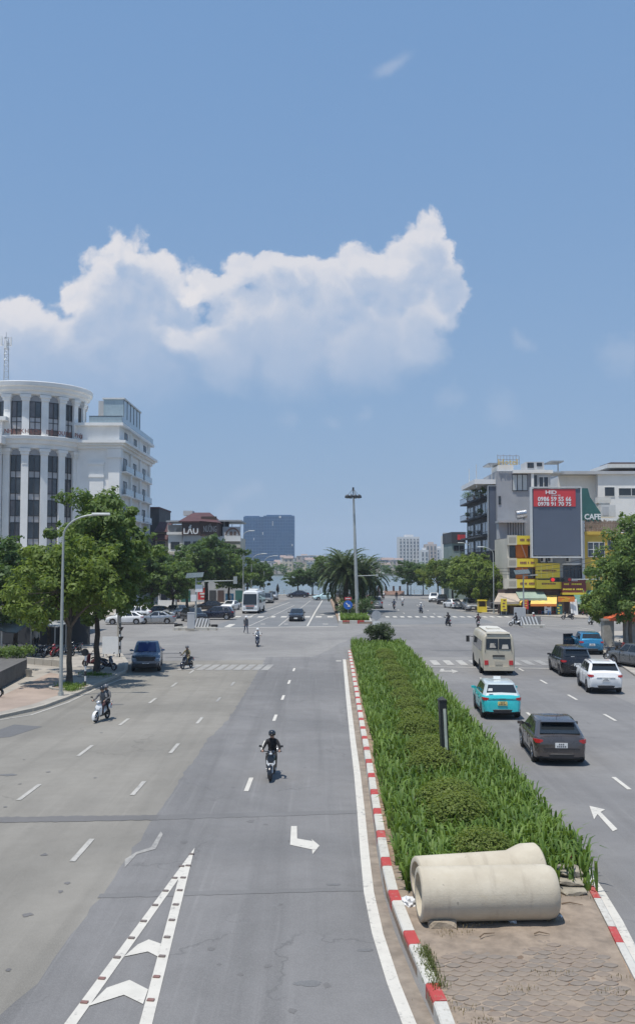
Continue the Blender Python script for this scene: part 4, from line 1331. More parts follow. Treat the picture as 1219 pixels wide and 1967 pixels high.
# slots: 0 shirt, 1 trousers, 2 skin, 3 shoes
def human(pose):
    J, B = {}, []
    def j(k, x, y, z, r):
        J[k] = (x, y, z, r)
    def b(a, c, s):
        B.append((a, c, s))
    p = pose
    px_, pz = p['pelvis']
    nx_, nz = p['neck']
    j('pelvis', px_, 0, pz, .145)
    for i, t in ((1, .36), (2, .74)):
        j('sp%d' % i, px_ + (nx_ - px_) * t + p.get('bow', 0) * (1 - abs(2 * t - 1)), 0, pz + (nz - pz) * t, .135 if i == 1 else .15)
    j('neck', nx_, 0, nz, .062)
    j('jaw', nx_ + .045, 0, nz + .10, .078); j('head', nx_ + .04, 0, nz + .185, .098); j('crown', nx_ + .03, 0, nz + .27, .065)
    j('nose', nx_ + .145, 0, nz + .125, .016)
    for a, c, s in (('pelvis', 'sp1', 0), ('sp1', 'sp2', 0), ('sp2', 'neck', 0), ('neck', 'jaw', 2), ('jaw', 'head', 2), ('head', 'crown', 2), ('jaw', 'nose', 2)):
        b(a, c, s)
    for sd, sg in (('l', 1), ('r', -1)):
        A = p['arm_' + sd]; Lg = p['leg_' + sd]
        for k, (x, y, z), r in (('sh', A[0], .075), ('el', A[1], .05), ('wr', A[2], .034), ('ha', A[3], .036)):
            j(k + sd, x, y * sg, z, r)
        b('sp2', 'sh' + sd, 0); b('sh' + sd, 'el' + sd, 0); b('el' + sd, 'wr' + sd, 0); b('wr' + sd, 'ha' + sd, 2)
        hx, hy, hz = A[3]
        dx, dz = p.get('grip', (.045, -.005))
        for n_, off, ln in (('f1', -.03, .95), ('f2', -.01, 1.06), ('f3', .011, 1.0), ('f4', .031, .8)):
            j(n_ + sd, hx + dx * 1.15, (hy + off) * sg, hz + dz * 1.15, .010)
            if p.get('hang'):
                j(n_ + 'b' + sd, hx + .012, (hy + off * .9) * sg, hz - .085 * ln, .0085)
            else:
                j(n_ + 'b' + sd, hx + .052 * ln, (hy + off) * sg, hz - .052 * ln, .0085)
            b('ha' + sd, n_ + sd, 2); b(n_ + sd, n_ + 'b' + sd, 2)
        j('th' + sd, hx + .018, (hy - .052) * sg, hz - .02, .011); b('ha' + sd, 'th' + sd, 2)
        for k, (x, y, z), r in (('hi', Lg[0], .098), ('kn', Lg[1], .064), ('an', Lg[2], .044), ('ft', Lg[3], .04)):
            j(k + sd, x, y * sg, z, r)
        b('pelvis', 'hi' + sd, 1); b('hi' + sd, 'kn' + sd, 1); b('kn' + sd, 'an' + sd, 1); b('an' + sd, 'ft' + sd, 3)
    return skin_body('body', B, 'pelvis', J)
RIDE = dict(pelvis=(-.16, .90), neck=(-.02, 1.42), bow=-.03,
            arm_l=[(-.03, .185, 1.33), (.10, .30, 1.11), (.31, .315, 1.055), (.385, .31, 1.045)], arm_r=[(-.03, .185, 1.33), (.10, .30, 1.11), (.31, .315, 1.055), (.385, .31, 1.045)],
            leg_l=[(-.10, .105, .86), (.29, .165, .80), (.20, .155, .40), (.34, .165, .345)], leg_r=[(-.10, .105, .86), (.29, .165, .80), (.20, .155, .40), (.34, .165, .345)])
PILL = dict(pelvis=(-.52, .95), neck=(-.44, 1.46), bow=-.02,
            arm_l=[(-.44, .18, 1.37), (-.36, .27, 1.13), (-.20, .17, 1.07), (-.13, .14, 1.06)], arm_r=[(-.44, .18, 1.37), (-.36, .27, 1.13), (-.20, .17, 1.07), (-.13, .14, 1.06)],
            leg_l=[(-.47, .12, .91), (-.10, .23, .78), (-.25, .24, .40), (-.12, .26, .34)], leg_r=[(-.47, .12, .91), (-.10, .23, .78), (-.25, .24, .40), (-.12, .26, .34)])
STAND = dict(pelvis=(0, .93), neck=(.02, 1.45), hang=True, grip=(.01, -.045),
             arm_l=[(0, .185, 1.37), (-.03, .235, 1.10), (.02, .25, .87), (.03, .25, .80)], arm_r=[(0, .185, 1.37), (-.03, .235, 1.10), (.02, .25, .87), (.03, .25, .80)],
             leg_l=[(0, .10, .88), (.015, .11, .48), (-.01, .115, .085), (.14, .13, .045)], leg_r=[(0, .10, .88), (.02, .11, .48), (.0, .115, .085), (.15, .13, .045)])
WALK = dict(pelvis=(0, .92), neck=(.05, 1.44), hang=True, grip=(.01, -.045),
            arm_l=[(.03, .185, 1.36), (-.10, .235, 1.11), (-.06, .25, .87), (-.05, .25, .80)], arm_r=[(.03, .185, 1.36), (.07, .235, 1.10), (.21, .24, .90), (.24, .24, .84)],
            leg_l=[(.0, .10, .87), (.16, .11, .50), (.22, .115, .10), (.37, .12, .07)], leg_r=[(.0, .10, .87), (.05, .11, .47), (-.22, .115, .16), (-.12, .12, .055)])
BODY = {k: human(v) for k, v in (('ride', RIDE), ('pill', PILL), ('stand', STAND), ('walk', WALK))}
HEADAT = dict(ride=(.02, 1.605), pill=(-.40, 1.645), stand=(.06, 1.635), walk=(.09, 1.625))
def helmet_mesh():
    q = MB()
    prof = [(.128, -.055), (.136, .0), (.130, .06), (.105, .105), (.06, .132), (.012, .14)]
    q.lathe([(a, c) for a, c in prof], n=16)
    q.lathe([(.128, -.055), (.118, -.05), (.122, .0)], n=16)
    q.loft([[(.10, y, .015), (.19 - abs(y) * .5, y, .0), (.19 - abs(y) * .5, y, .012), (.10, y, .03)] for y in (-.11, -.06, 0, .06, .11)])
    return q
HM = helmet_mesh()
hm_cache = {}
def person(label, pose, loc, head, shirt, trousers, shoes=SHOE_D, helmet=None, group=None, hair=True, mask=None):
    root = thing('person', label, 'person', loc, head, group)
    me = BODY[pose].copy()
    for i, m in enumerate((shirt, trousers, SKIN, shoes)):
        me.materials[i] = m
    o = bpy.data.objects.new('body', me); COL.objects.link(o); o.parent = root
    hx, hz = HEADAT[pose]
    if helmet:
        if helmet.name not in hm_cache:
            hm_cache[helmet.name] = HM.mesh('helmet', helmet, 60)
        inst('helmet', hm_cache[helmet.name], root, (hx, 0, hz))
    else:
        q = MB(); q.lathe([(.108, -.06), (.118, .0), (.110, .055), (.07, .098), (.01, .112)], (-.02, 0, 0), 12)
        if 'hair' not in hm_cache:
            hm_cache['hair'] = q.mesh('hair', mat('hair_black', (.012, .011, .01), .5, var=0), 60)
        inst('hair', hm_cache['hair'], root, (hx, 0, hz))
    if 'eye' not in hm_cache:
        hm_cache['eye'] = MB().ball((0, 0, 0), .012, n=6, m=4).mesh('eye', EYE, 180)
    for s in (1, -1):
        inst('eye', hm_cache['eye'], root, (hx + .098, s * .034, hz - .035))
    return root

BIKE_SEAT = mat('bike_seat', (0.016, 0.016, 0.017), 0.6, var=0.1)
METAL = mat('bike_metal', (0.30, 0.30, 0.31), 0.35, 0.9, var=0.1)
def make_bike(bodym, accent, style=0):
    root = thing('motorbike', 'motorbike', 'motorbike')
    r = .27
    for x in (.66, -.60):
        t = MB(); t.torus((0, 0, 0), (0, 1, 0), r - .05, .05, 20, 8, flat=1.1)
        wl = t.build('wheel', TYRE, root, smooth=180, loc=(x, 0, r))
        q = MB(); q.torus((0, 0, 0), (0, 1, 0), r - .09, .016, 16, 5)
        for k in range(5):
            a = 2 * PI * k / 5
            q.cyl((0, 0, 0), ((r - .09) * math.cos(a), 0, (r - .09) * math.sin(a)), .016, n=5)
        q.cyl((0, -.05, 0), (0, .05, 0), .05, n=8)
        q.build('rim', METAL, wl, smooth=40)
    def ring(x, z, w_, h_, n=10, tilt=0):
        return [(x + tilt * math.sin(2 * PI * i / n) * h_, w_ * math.cos(2 * PI * i / n), z + h_ * math.sin(2 * PI * i / n)) for i in range(n)]
    q = MB(); q.loft([ring(-.92, .74, .03, .03), ring(-.82, .72, .10, .07), ring(-.55, .64, .155, .13), ring(-.25, .56, .165, .15), ring(.02, .44, .15, .12), ring(.08, .38, .12, .06)])
    q.build('rear_body', bodym, root, smooth=60)
    q = MB(); q.loft([ring(-.80, .80, .09, .03), ring(-.60, .82, .135, .05), ring(-.30, .79, .14, .05), ring(.0, .72, .11, .05), ring(.08, .66, .06, .04)])
    q.build('seat', BIKE_SEAT, root, smooth=60)
    q = MB(); q.box(.0, .42, -.15, .15, .27, .33); q.build('footboard', BLACKP, root)
    # leg shield with a raised middle
    rings = []
    for z, x, w_ in ((.30, .42, .13), (.42, .46, .17), (.60, .47, .19), (.78, .45, .17), (.92, .40, .10)):
        rings.append([(x - .10, -w_, z), (x, -w_ * .8, z), (x + .05, 0, z), (x, w_ * .8, z), (x - .10, w_, z), (x - .06, 0, z)])
    q = MB().loft(rings)
    o = q.build('leg_shield', bodym, root, smooth=40)
    for s in (1, -1):
        q = MB(); q.loft([[(.475, s * .075, .50), (.455, s * .15, .60), (.42, s * .165, .72), (.47, s * .10, .68)], [(.505, s * .07, .50), (.485, s * .155, .60), (.45, s * .165, .72), (.50, s * .10, .68)]])
        q.build('side_panel', accent, o)
        q = MB(); q.cyl((.62, s * .075, .28), (.50, s * .07, .62), .024, n=7); q.build('fork', METAL if style == 0 else accent, root)
    q = MB(); q.cyl((.50, 0, .60), (.52, 0, .57), .055, .045, n=10); q.build('badge', accent, o)
    # front mudguard
    rings = []
    for a in range(-20, 131, 25):
        aa = R(a)
        c_, s_ = math.cos(aa), math.sin(aa)
        rings.append([(.66 + (r + .025) * c_, -.075, r + (r + .025) * s_), (.66 + (r + .06) * c_, 0, r + (r + .06) * s_), (.66 + (r + .025) * c_, .075, r + (r + .025) * s_)])
    q = MB().loft(rings, caps=False, closed=False); q.build('mudguard', bodym, root, smooth=180)
    # steering head, cowl and headlamp
    q = MB(); q.loft([ring(.24, .98, .10, .05), ring(.34, .99, .15, .085), ring(.45, .965, .13, .085), ring(.50, .95, .07, .05)])
    cw = q.build('cowl', bodym if style != 2 else accent, root, smooth=60)
    q = MB(); q.ball((.47, 0, .955), .045, .085, .06, 10, 6); q.build('headlight', LAMP, cw, smooth=180)
    q = MB()
    for s in (1, -1):
        q.tube([(.36, 0, 1.0), (.38, s * .16, 1.02), (.40, s * .36, 1.035)], .016, 6)
        q.cyl((.40, s * .26, 1.028), (.405, s * .39, 1.036), .024, n=8)
    q.build('handlebar', BLACKP, root)
    for s in (1, -1):
        q = MB(); q.cyl((.40, s * .24, 1.03), (.38, s * .35, 1.20), .010, n=5)
        q.loft([[(.37, s * .32, 1.17), (.385, s * .32, 1.17), (.385, s * .33, 1.24), (.37, s * .33, 1.24)], [(.37, s * .45, 1.18), (.385, s * .45, 1.18), (.385, s * .44, 1.25), (.37, s * .44, 1.25)]])
        q.build('mirror', BLACKP, root)
    q = MB(); q.cbox(-.93, 0, .70, .06, .16, .07); q.build('tail_light', TAIL, root)
    q = MB(); q.obox((-.93, -.09, .50), (.03, 0, .0), (0, .18, 0), (-.06, 0, .14)); q.build('number_plate', PLATE_W, root)
    q = MB(); q.tube([(-.82, .15, .82), (-.95, .12, .86), (-.95, -.12, .86), (-.82, -.15, .82)], .014, 5); q.build('grab_rail', METAL, root)
    q = MB(); q.cyl((-.10, -.16, .27), (-.80, -.19, .38), .05, .06, 8); q.build('exhaust', METAL, root)
    q = MB(); q.loft([ring(-.15, .33, .10, .09), ring(-.45, .33, .11, .10), ring(-.62, .30, .08, .08)]); q.build('engine', UNDER, root)
    return root
bike_black = make_bike(P_BLACK, P_WHITE, 1)
bike_white = make_bike(P_WHITE, P_SILV, 2)
bike_dark = make_bike(P_NAVY, P_SILV, 0)
bike_red = make_bike(paint('dark_red', (.22, .02, .025)), P_BLACK, 0)
used_b = set()
def bike(proto, label, loc, head, group=None, lean=0.0):
    o = proto
    if proto.name in used_b:
        o = copy_tree(proto)
    else:
        used_b.add(proto.name)
    o.location = loc
    o.scale = (.88, .88, .88)
    o.rotation_euler = (lean, 0, head)
    tag(o, label, 'motorbike', group)
    return o
RS_ = .88
def rider(u, v, head, proto, blabel, plabel, shirt, trousers, helmet, shoes=SHOE_D, grp=('motorbikes being ridden', 'people riding motorbikes'), off=.35):
    loc = gp(u, v, -off, head) if off else gp(u, v)
    bike(proto, blabel, loc, head, grp[0])
    pp = person(plabel, 'ride', loc, head, shirt, trousers, shoes, helmet, grp[1])
    pp.scale = (RS_, RS_, RS_)
    return loc, pp
rider(517, 1506, TOWARD - .03, bike_black, 'black scooter with white front panels ridden alone past the turn arrow', 'rider in black with a black helmet and white shoes, alone beside the turn arrow', C_BLACK, C_BLACK, H_BLACK, SHOE_W, off=.9)
loc, _ = rider(178, 1391, TOWARD - .22, bike_white, 'white scooter carrying two people past the pavement corner', 'front rider in grey on the white scooter that carries two', C_GREY, C_MAROON, H_BLACK, off=.9)
ps_ = person('passenger in a grey helmet behind the rider on the white scooter', 'pill', (loc[0], loc[1], loc[2]), TOWARD - .22, C_GREY, C_BLACK, SHOE_D, H_GREY, 'people riding motorbikes')
ps_.scale = (RS_, RS_, RS_)
rider(348, 1287, TOWARD - .35, bike_dark, 'dark motorbike ridden beside the slate blue pickup truck', 'rider in khaki clothes beside the slate blue pickup truck', C_KHAKI, C_KHAKI, H_GREY, off=.8)
rider(494, 1243, TOWARD + .05, bike_dark, 'dark motorbike crossing the open junction towards the overlay edge', 'rider in a white shirt and white helmet alone in the open junction', C_WHITE, C_JEAN, H_WHITE, off=.8)
rider(858, 1202, AWAY + .2, bike_dark, 'dark motorbike ridden away just past the round bush', 'rider in dark clothes riding away, nearer the round bush of two', C_BLACK, C_JEAN, H_BLACK)
rider(917, 1205, AWAY - .05, bike_white, 'white tailed motorbike ridden away above the beige minibus', 'rider in dark clothes riding away above the beige minibus', C_MAROON, C_BLACK, H_BLACK)
rider(990, 1203, PI + .05, bike_white, 'white scooter crossing broadside in front of the awnings', 'rider in black on the white scooter crossing in front of the awnings', C_BLACK, C_BLACK, H_BLACK, off=0)
rider(1024, 1203, PI - .05, bike_dark, 'dark motorbike crossing broadside behind the white scooter', 'rider in a pink red shirt and white helmet following the white scooter', C_RED, C_JEAN, H_WHITE, off=0)
rider(809, 1178, TOWARD + .2, bike_dark, 'dark motorbike coming over the far zebra crossing', 'rider in a white shirt coming over the far zebra crossing', C_WHITE, C_JEAN, H_WHITE)
rider(772, 1164, AWAY, bike_white, 'white scooter riding away beyond the far zebra crossing', 'rider in white riding a white scooter beyond the far zebra crossing', C_WHITE, C_WHITE, H_WHITE)
rider(756, 1170, AWAY, bike_dark, 'dark motorbike riding away beside the jeep', 'rider in dark blue riding away beside the jeep', C_JEAN, C_BLACK, H_BLACK)
rider(736, 1151, AWAY, bike_red, 'small motorbike farthest away before the lakeside terrace', 'rider in pale clothes farthest away before the lakeside terrace', C_WHITE, C_GREY, H_WHITE)
rider(700, 1150, PI, bike_red, 'motorbike passing behind the palm island', 'rider with a white helmet passing behind the palm island', C_GREY, C_GREY, H_WHITE)
person('pedestrian with a white hat walking across the junction beside the stop line', 'walk', gp(472, 1217), -PI / 2 + .4, C_GREY, C_JEAN, SHOE_D, H_WHITE)
person('person in black standing against the left kerb of the palm island', 'stand', gp(646, 1180), PI / 2, C_BLACK, C_BLACK)
person('person in black standing near the lakeside terrace steps', 'stand', gp(761, 1153), PI / 2, C_BLACK, C_JEAN)
person('person in a white shirt and helmet standing among the shaded parked motorbikes', 'stand', (P(70, 1250).x, P(70, 1250).y, .13), -1.2, C_WHITE, C_BLACK, SHOE_D, H_WHITE)
person('person in a red shirt under the yellow awning', 'stand', (P(1012, 1172).x, P(1012, 1172).y + 2.0, .12), -1.3, C_RED, C_JEAN)
person('person in grey sitting out by the café board', 'stand', (P(1148, 1180).x, P(1148, 1180).y, .12), -1.8, C_GREY, C_BLACK)
# parked motorbikes
G1, G2, G3 = 'motorbikes parked in the shade of the left trees', 'motorbikes parked before the shops', 'motorbikes parked on the near right pavement'
pr = [bike_dark, bike_black, bike_red, bike_white]
for i, (u, v, a) in enumerate([(20, 1263, 1.2), (38, 1264, 1.1), (56, 1263, 1.3), (78, 1264, 1.0), (95, 1265, 1.15), (110, 1264, 1.3), (128, 1265, .9), (146, 1258, 1.2)]):
    c = P(u, v)
    bike(pr[i % 3], '%s motorbike from the left picture edge in the shaded parked row' % 'first second third fourth fifth sixth seventh eighth'.split()[i], (c.x, c.y, .13), a + PI, G1, .1)
c = P(207, 1291); bike(bike_dark, 'dark motorbike parked on its own beside the tree at the pavement corner', (c.x, c.y, .13), -.6, None, .1)
c = P(172, 1288); bike(bike_red, 'dark motorbike parked left of the corner tree trunk', (c.x, c.y + .6, .13), 2.6, None, .1)
c = P(-12, 1345); bike(bike_black, 'dark motorbike cut off by the picture edge on the tiled pavement', (c.x - .35, c.y, .13), 0.1, None, .08)
for i, (u, v, a) in enumerate([(948, 1170, .4), (956, 1172, .2), (964, 1171, .5), (1060, 1179, .3), (1115, 1182, .6), (1122, 1184, .2), (1105, 1181, .1)]):
    c = P(u, v); bike(pr[i % 3], ('motorbike nearest the yellow booth before the awnings', 'motorbike second from the yellow booth before the awnings', 'motorbike third from the yellow booth before the awnings', 'motorbike parked below the bright yellow awning', 'motorbike parked just right of the leaning menu board', 'motorbike farther right of the leaning menu board', 'motorbike parked right at the foot of the leaning menu board')[i], (c.x, c.y, .12), a + PI / 2, G2, .08)
c = P(1090, 1190); bike(bike_dark, 'dark motorbike waiting broadside before the brown signboard', (c.x, c.y, .012), PI, None)
c = P(1133, 1200); bike(bike_white, 'white motorbike half hidden by the leaves of the right hand tree', (c.x, c.y, .012), PI / 2, None)
for i, (u, v, a) in enumerate([(1172, 1272, 1.9), (1186, 1268, 1.7), (1200, 1262, 1.9)]):
    c = P(u, v); bike(pr[i % 3], ('parked motorbike nearest the blue crossover car', 'parked motorbike in the middle of three by the gate pillars', 'parked motorbike farthest right of three by the gate pillars')[i], (c.x, c.y, .12), a, G3, .08)
for p in pr:
    if p.name not in used_b:
        for ch in list(p.children_recursive): bpy.data.objects.remove(ch)
        bpy.data.objects.remove(p)
# ================================================================ TREES AND PLANTS
L_TREE = leaf_mat('leaf_street_tree', (0.051, 0.095, 0.029), (0.183, 0.262, 0.076))
L_LIGHT = leaf_mat('leaf_light_tree', (0.067, 0.116, 0.027), (0.232, 0.305, 0.073))
L_DARK = leaf_mat('leaf_dark_tree', (0.034, 0.073, 0.028), (0.120, 0.193, 0.067))
L_YEL = leaf_mat('leaf_yellow_green', (0.079, 0.128, 0.024), (0.268, 0.317, 0.073))
L_BUSH = leaf_mat('leaf_round_bush', (0.037, 0.061, 0.029), (0.098, 0.134, 0.055))
L_DOME = leaf_mat('leaf_clipped_shrub', (0.085, 0.130, 0.026), (0.235, 0.285, 0.065))
L_BLADE = leaf_mat('leaf_sword', (0.045, 0.100, 0.020), (0.190, 0.285, 0.058), 0.30)
L_PALM = leaf_mat('leaf_palm', (0.049, 0.081, 0.037), (0.140, 0.189, 0.083), 0.2)
BARK = mat('bark', (0.105, 0.085, 0.065), 0.92, var=0.22, scale=3.5, bump=0.7)
BARKD = mat('bark_dark', (0.065, 0.052, 0.042), 0.92, var=0.22, scale=3.5, bump=0.7)

def leaf_cloud(nr, centers, radii, per, size, flat=0.7, droop=0.0, aspect=2.2, shell=0.55):
    """small four-cornered leaves spread through clumps; returns verts, quads"""
    C = np.repeat(np.array(centers), per, axis=0)
    Rr = np.repeat(np.array(radii), per)
    n = len(C)
    d = nr.normal(size=(n, 3)); d /= np.linalg.norm(d, axis=1)[:, None]
    rad = Rr * (shell + (1 - shell) * nr.random(n)) * nr.choice([1.0, .75, 1.12], n)
    pos = C + d * rad[:, None] * np.array([1, 1, flat])
    nrm = d * np.array([.9, .9, .8]) + np.array([0, 0, .55]) + nr.normal(size=(n, 3)) * .45
    nrm /= np.linalg.norm(nrm, axis=1)[:, None]
    ax = nr.normal(size=(n, 3)) + d * .6 + np.array([0, 0, -droop])
    ax -= nrm * (ax * nrm).sum(1)[:, None]
    ax /= np.linalg.norm(ax, axis=1)[:, None] + 1e-9
    bx = np.cross(nrm, ax)
    s = size * (.65 + .7 * nr.random(n))
    a = ax * (s * .5)[:, None]
    b = bx * (s * .5 / aspect)[:, None]
    fold = nrm * (s * .07)[:, None]
    v = np.stack([pos - a, pos + b - a * .1 + fold, pos + a, pos - b - a * .1 + fold], 1).reshape(-1, 3)
    f = np.arange(n * 4).reshape(-1, 4)
    return v, f
def tree_meshes(seed, H, Rx, Rz, zc, nclump, per, leaf, lm, trunk_r, bark=BARK, lean=(0, 0), fork=None, clump_r=(.55, 1.1), flat=.7, droop=.25, asym=(0, 0), lobes=None):
    """tapered trunk with limbs to most clumps; crown of leaf clumps with an uneven rim"""
    nr = np.random.default_rng(seed)
    rr = random.Random(seed)
    cs, rs = [], []
    lob = lobes or [(0, 0, 0, 1.0)]
    for i in range(nclump):
        lx, ly, lz, lr = lob[i % len(lob)]
        d = nr.normal(size=3); d /= np.linalg.norm(d)
        rad = nr.random() ** .42
        wob = 1 + .28 * math.sin(3 * math.atan2(d[1], d[0]) + seed) + .18 * math.sin(5 * math.atan2(d[1], d[0]) + 2 * seed)
        cs.append((asym[0] + lx + d[0] * Rx * lr * rad * wob, asym[1] + ly + d[1] * Rx * lr * rad * wob, zc + lz + d[2] * Rz * lr * rad))
        rs.append(rr.uniform(*clump_r) * (1.15 - .45 * rad))
    v, f = leaf_cloud(nr, cs, rs, per, leaf, flat, droop)
    # loose twigs of leaves poking out of the rim
    cs2 = [tuple(np.array(c) + (np.array(c) - np.array([asym[0], asym[1], zc])) * .16 + nr.normal(size=3) * .25) for c in cs[::2]]
    v2, f2 = leaf_cloud(nr, cs2, [r * .55 for r in rs[::2]], max(6, per // 6), leaf * .95, .8, droop, shell=.1)
    v = np.concatenate([v, v2]); f = np.concatenate([f, f2 + len(v) - len(v2)])
    crown = fast_mesh('crown', v, f, [lm])
    t = MB()
    zf = fork or zc - Rz * .75
    pts, rad = [], []
    for i in range(6):
        q = i / 5
        pts.append(Vector((lean[0] * q + rr.uniform(-.05, .05) * (i > 0), lean[1] * q + rr.uniform(-.05, .05) * (i > 0), zf * q)))
        rad.append(trunk_r * (1.35 if i == 0 else 1.05 - .3 * q))
    t.tube(pts, rad, 9)
    top = pts[-1]
    ordc = sorted(range(len(cs)), key=lambda i: cs[i][2])
    hubs = []
    for k in range(5):
        a = 2 * PI * k / 5 + rr.random()
        h = Vector((top.x + asym[0] * .5 + Rx * .42 * math.cos(a), top.y + asym[1] * .5 + Rx * .42 * math.sin(a), zf + (zc - zf) * rr.uniform(.5, 1.0)))
        mid = top.lerp(h, .5) + Vector((0, 0, .15))
        t.tube([top, mid, h], [trunk_r * .62, trunk_r * .45, trunk_r * .30], 6)
        hubs.append(h)
    hubs.append(Vector((top.x, top.y, zc + Rz * .3)))
    t.tube([top, hubs[-1]], [trunk_r * .6, trunk_r * .25], 6)
    for i in range(0, len(cs), 2):
        c = Vector(cs[i])
        h = min(hubs, key=lambda q: (q - c).length)
        m = h.lerp(c, .5) + Vector((rr.uniform(-.2, .2), rr.uniform(-.2, .2), -.1))
        t.tube([h, m, c], [trunk_r * .2, trunk_r * .13, .012], 4)
    return crown, t.mesh('trunk', bark, 60)
def tree(meshes, label, loc, rz=0.0, sc=1.0, group=None, name='street_tree', cat='tree'):
    root = thing(name, label, cat, loc, rz, group)
    inst('crown', meshes[0], root); inst('trunk', meshes[1], root)
    if sc != 1:
        root.scale = (sc, sc, sc) if not isinstance(sc, tuple) else sc
    return root
def at(u, v, z=.13):
    p = P(u, v); return (p.x, p.y, z)
# two big trees at the left pavement corner
T_A = tree_meshes(3, 9.4, 3.0, 2.6, 5.6, 105, 110, .30, L_LIGHT, .17, fork=3.2, asym=(-.3, 0), lobes=[(-1.0, 0, -.3, .8), (.9, .2, -.2, .75), (0, 0, 1.0, .85)])
T_B = tree_meshes(8, 12.3, 3.9, 3.9, 7.7, 170, 115, .34, L_TREE, .19, BARKD, fork=4.0, asym=(.4, 0), lobes=[(-1.3, 0, .6, .8), (1.3, 0, .2, .85), (.1, .3, 1.6, .6), (-.3, -.4, -1.2, .9), (1.0, .6, -1.6, .8)])
tree(T_A, 'light green street tree with a slim trunk in the kerb bed beside the lamp post', at(133, 1318), .3)
tree(T_B, 'tall dark green street tree behind the lamp post with a leaning dark trunk', at(186, 1296), 1.2)
T_C = tree_meshes(15, 8.5, 3.4, 2.6, 5.0, 90, 80, .36, L_DARK, .17, BARKD, fork=2.8)
T_D = tree_meshes(21, 8.0, 3.7, 2.8, 4.9, 95, 66, .42, L_TREE, .18, BARKD, fork=3.0)
T_E = tree_meshes(27, 8.5, 3.3, 2.5, 5.1, 85, 62, .45, L_DARK, .20, BARKD, fork=3.0, flat=.5)
T_F = tree_meshes(33, 7.4, 2.9, 2.5, 4.3, 75, 60, .40, L_YEL, .15, BARK, fork=2.4)
T_G = tree_meshes(39, 7.5, 3.0, 2.7, 4.1, 90, 62, .50, L_LIGHT, .14, BARK, fork=2.4, droop=1.1, flat=.85)
# left block, trees behind the corner
LB = 'dense trees behind the left pavement corner'
for (u, v, k, sc, rz, lab) in [(30, 1262, T_C, 1.05, .4, 'dark tree standing over the shaded parked motorbikes'), (-45, 1270, T_C, 1.15, 2.0, 'dark tree cut by the picture edge above the grey canopy'),
                               (95, 1243, T_D, .95, 1.0, 'mid green tree behind the light green corner tree')]:
    tree(k, lab, at(u, v), rz, sc, LB)
# far side of the side street, before the hotel
HB = 'trees along the hotel side of the side street'
for (u, v, k, sc, rz, lab) in [(60, 1192, T_D, 1.15, .2, 'tree below the left end of the hotel columns'), (130, 1190, T_C, 1.2, 2.2, 'tree in front of the hotel hidden behind the lamp post tree'), (240, 1186, T_D, 1.2, 1.4, 'tree over the white parked hatchback'),
                               (292, 1184, T_E, 1.15, .7, 'tree over the silver grey sedan'), (332, 1186, T_D, .95, 2.9, 'tree left of the traffic light pole')]:
    tree(k, lab, at(u, v, .12), rz, sc, HB)
LS = 'trees along the left kerb towards the lake'
def far_tree(meshes, u, vtop, Y, rz, lab, grp, squash=1.0, Hm=None, z=.1):
    p = Q(u, vtop, Y)
    zmax = max(v.co.z for v in meshes[0].vertices)
    s = p.z / zmax
    return tree(meshes, lab, (p.x, Y, z), rz, (s * squash, s * squash, s), grp)
far_tree(T_E, 397, 1026, 150, .5, 'broad tiered tree in front of the café sign building', LS, 1.12)
far_tree(T_D, 440, 1060, 158, 1.5, 'dark tree beside the blue board', LS, 1.05)
far_tree(T_E, 475, 1072, 172, 2.5, 'dark tree over the white coach', LS, 1.05)
far_tree(T_C, 500, 1078, 186, 3.3, 'last dark tree on the left kerb before the lake', LS, .95)
far_tree(T_D, 360, 1058, 146, 4.1, 'tree behind the traffic light arm', LS, 1.0)
SH = 'small trees on the lake promenade'
far_tree(T_E, 572, 1092, 203, .3, 'flat crowned shore tree left of the white and teal taxi', SH, 1.25)
far_tree(T_C, 600, 1090, 204, 1.3, 'shore tree just right of the flat crowned one', SH, 1.1)
far_tree(T_D, 634, 1062, 204, 2.2, 'tall shore tree half behind the palm', SH, 1.0)
far_tree(T_E, 715, 1095, 204, 2.9, 'shore tree showing right of the palm', SH, .8)
far_tree(T_C, 782, 1076, 203, 3.9, 'round shore tree standing free before the lake', SH, 1.05)
far_tree(T_D, 812, 1082, 204, 4.4, 'narrow shore tree right of the free standing round one', SH, .75)
RS = 'trees along the right kerb'
far_tree(T_F, 840, 1072, 186, .4, 'yellow green tree over the white sports utility car', RS, 1.05)
far_tree(T_D, 868, 1068, 164, 1.2, 'dark green tree over the white sedan', RS, .95)
far_tree(T_G, 905, 1050, 143, 2.0, 'drooping light green tree left of the yellow stall', RS, 1.0)
far_tree(T_G, 930, 1066, 135, 3.0, 'drooping tree nearest the yellow stall', RS, .85)
far_tree(T_F, 970, 1090, 136, 1.0, 'slim tree by the orange balconies', RS, .35)
far_tree(T_D, 1020, 1108, 131, 1.7, 'small tree over the yellow awning', RS, .75)
# right edge of the frame
NRT = 'trees on the near right pavement'
T_H = tree_meshes(51, 9.0, 2.6, 3.3, 5.7, 110, 92, .34, L_TREE, .16, BARK, fork=3.3, lobes=[(0, 0, 1.0, .8), (-.8, 0, -.8, .8), (.8, .3, -.2, .9)])
T_I = tree_meshes(57, 5, 1.7, 1.1, 2.9, 42, 80, .30, L_LIGHT, .10, BARK, fork=1.9)
c = P(1188, 1252); tree(T_H, 'leafy tree at the right edge in front of the yellow building', (c.x + .9, c.y, .12), .2, (1.0, 1.0, 1.03), NRT)
c = P(1156, 1240); tree(T_I, 'low light green tree beside the blue crossover car', (c.x + .1, c.y, .12), 1.0, 1.12, NRT)
c = P(1235, 1235); tree(T_H, 'taller tree cut by the right edge above the café sign', (c.x + .5, c.y + 3, .12), 2.6, (1.15, 1.15, 1.28), NRT)

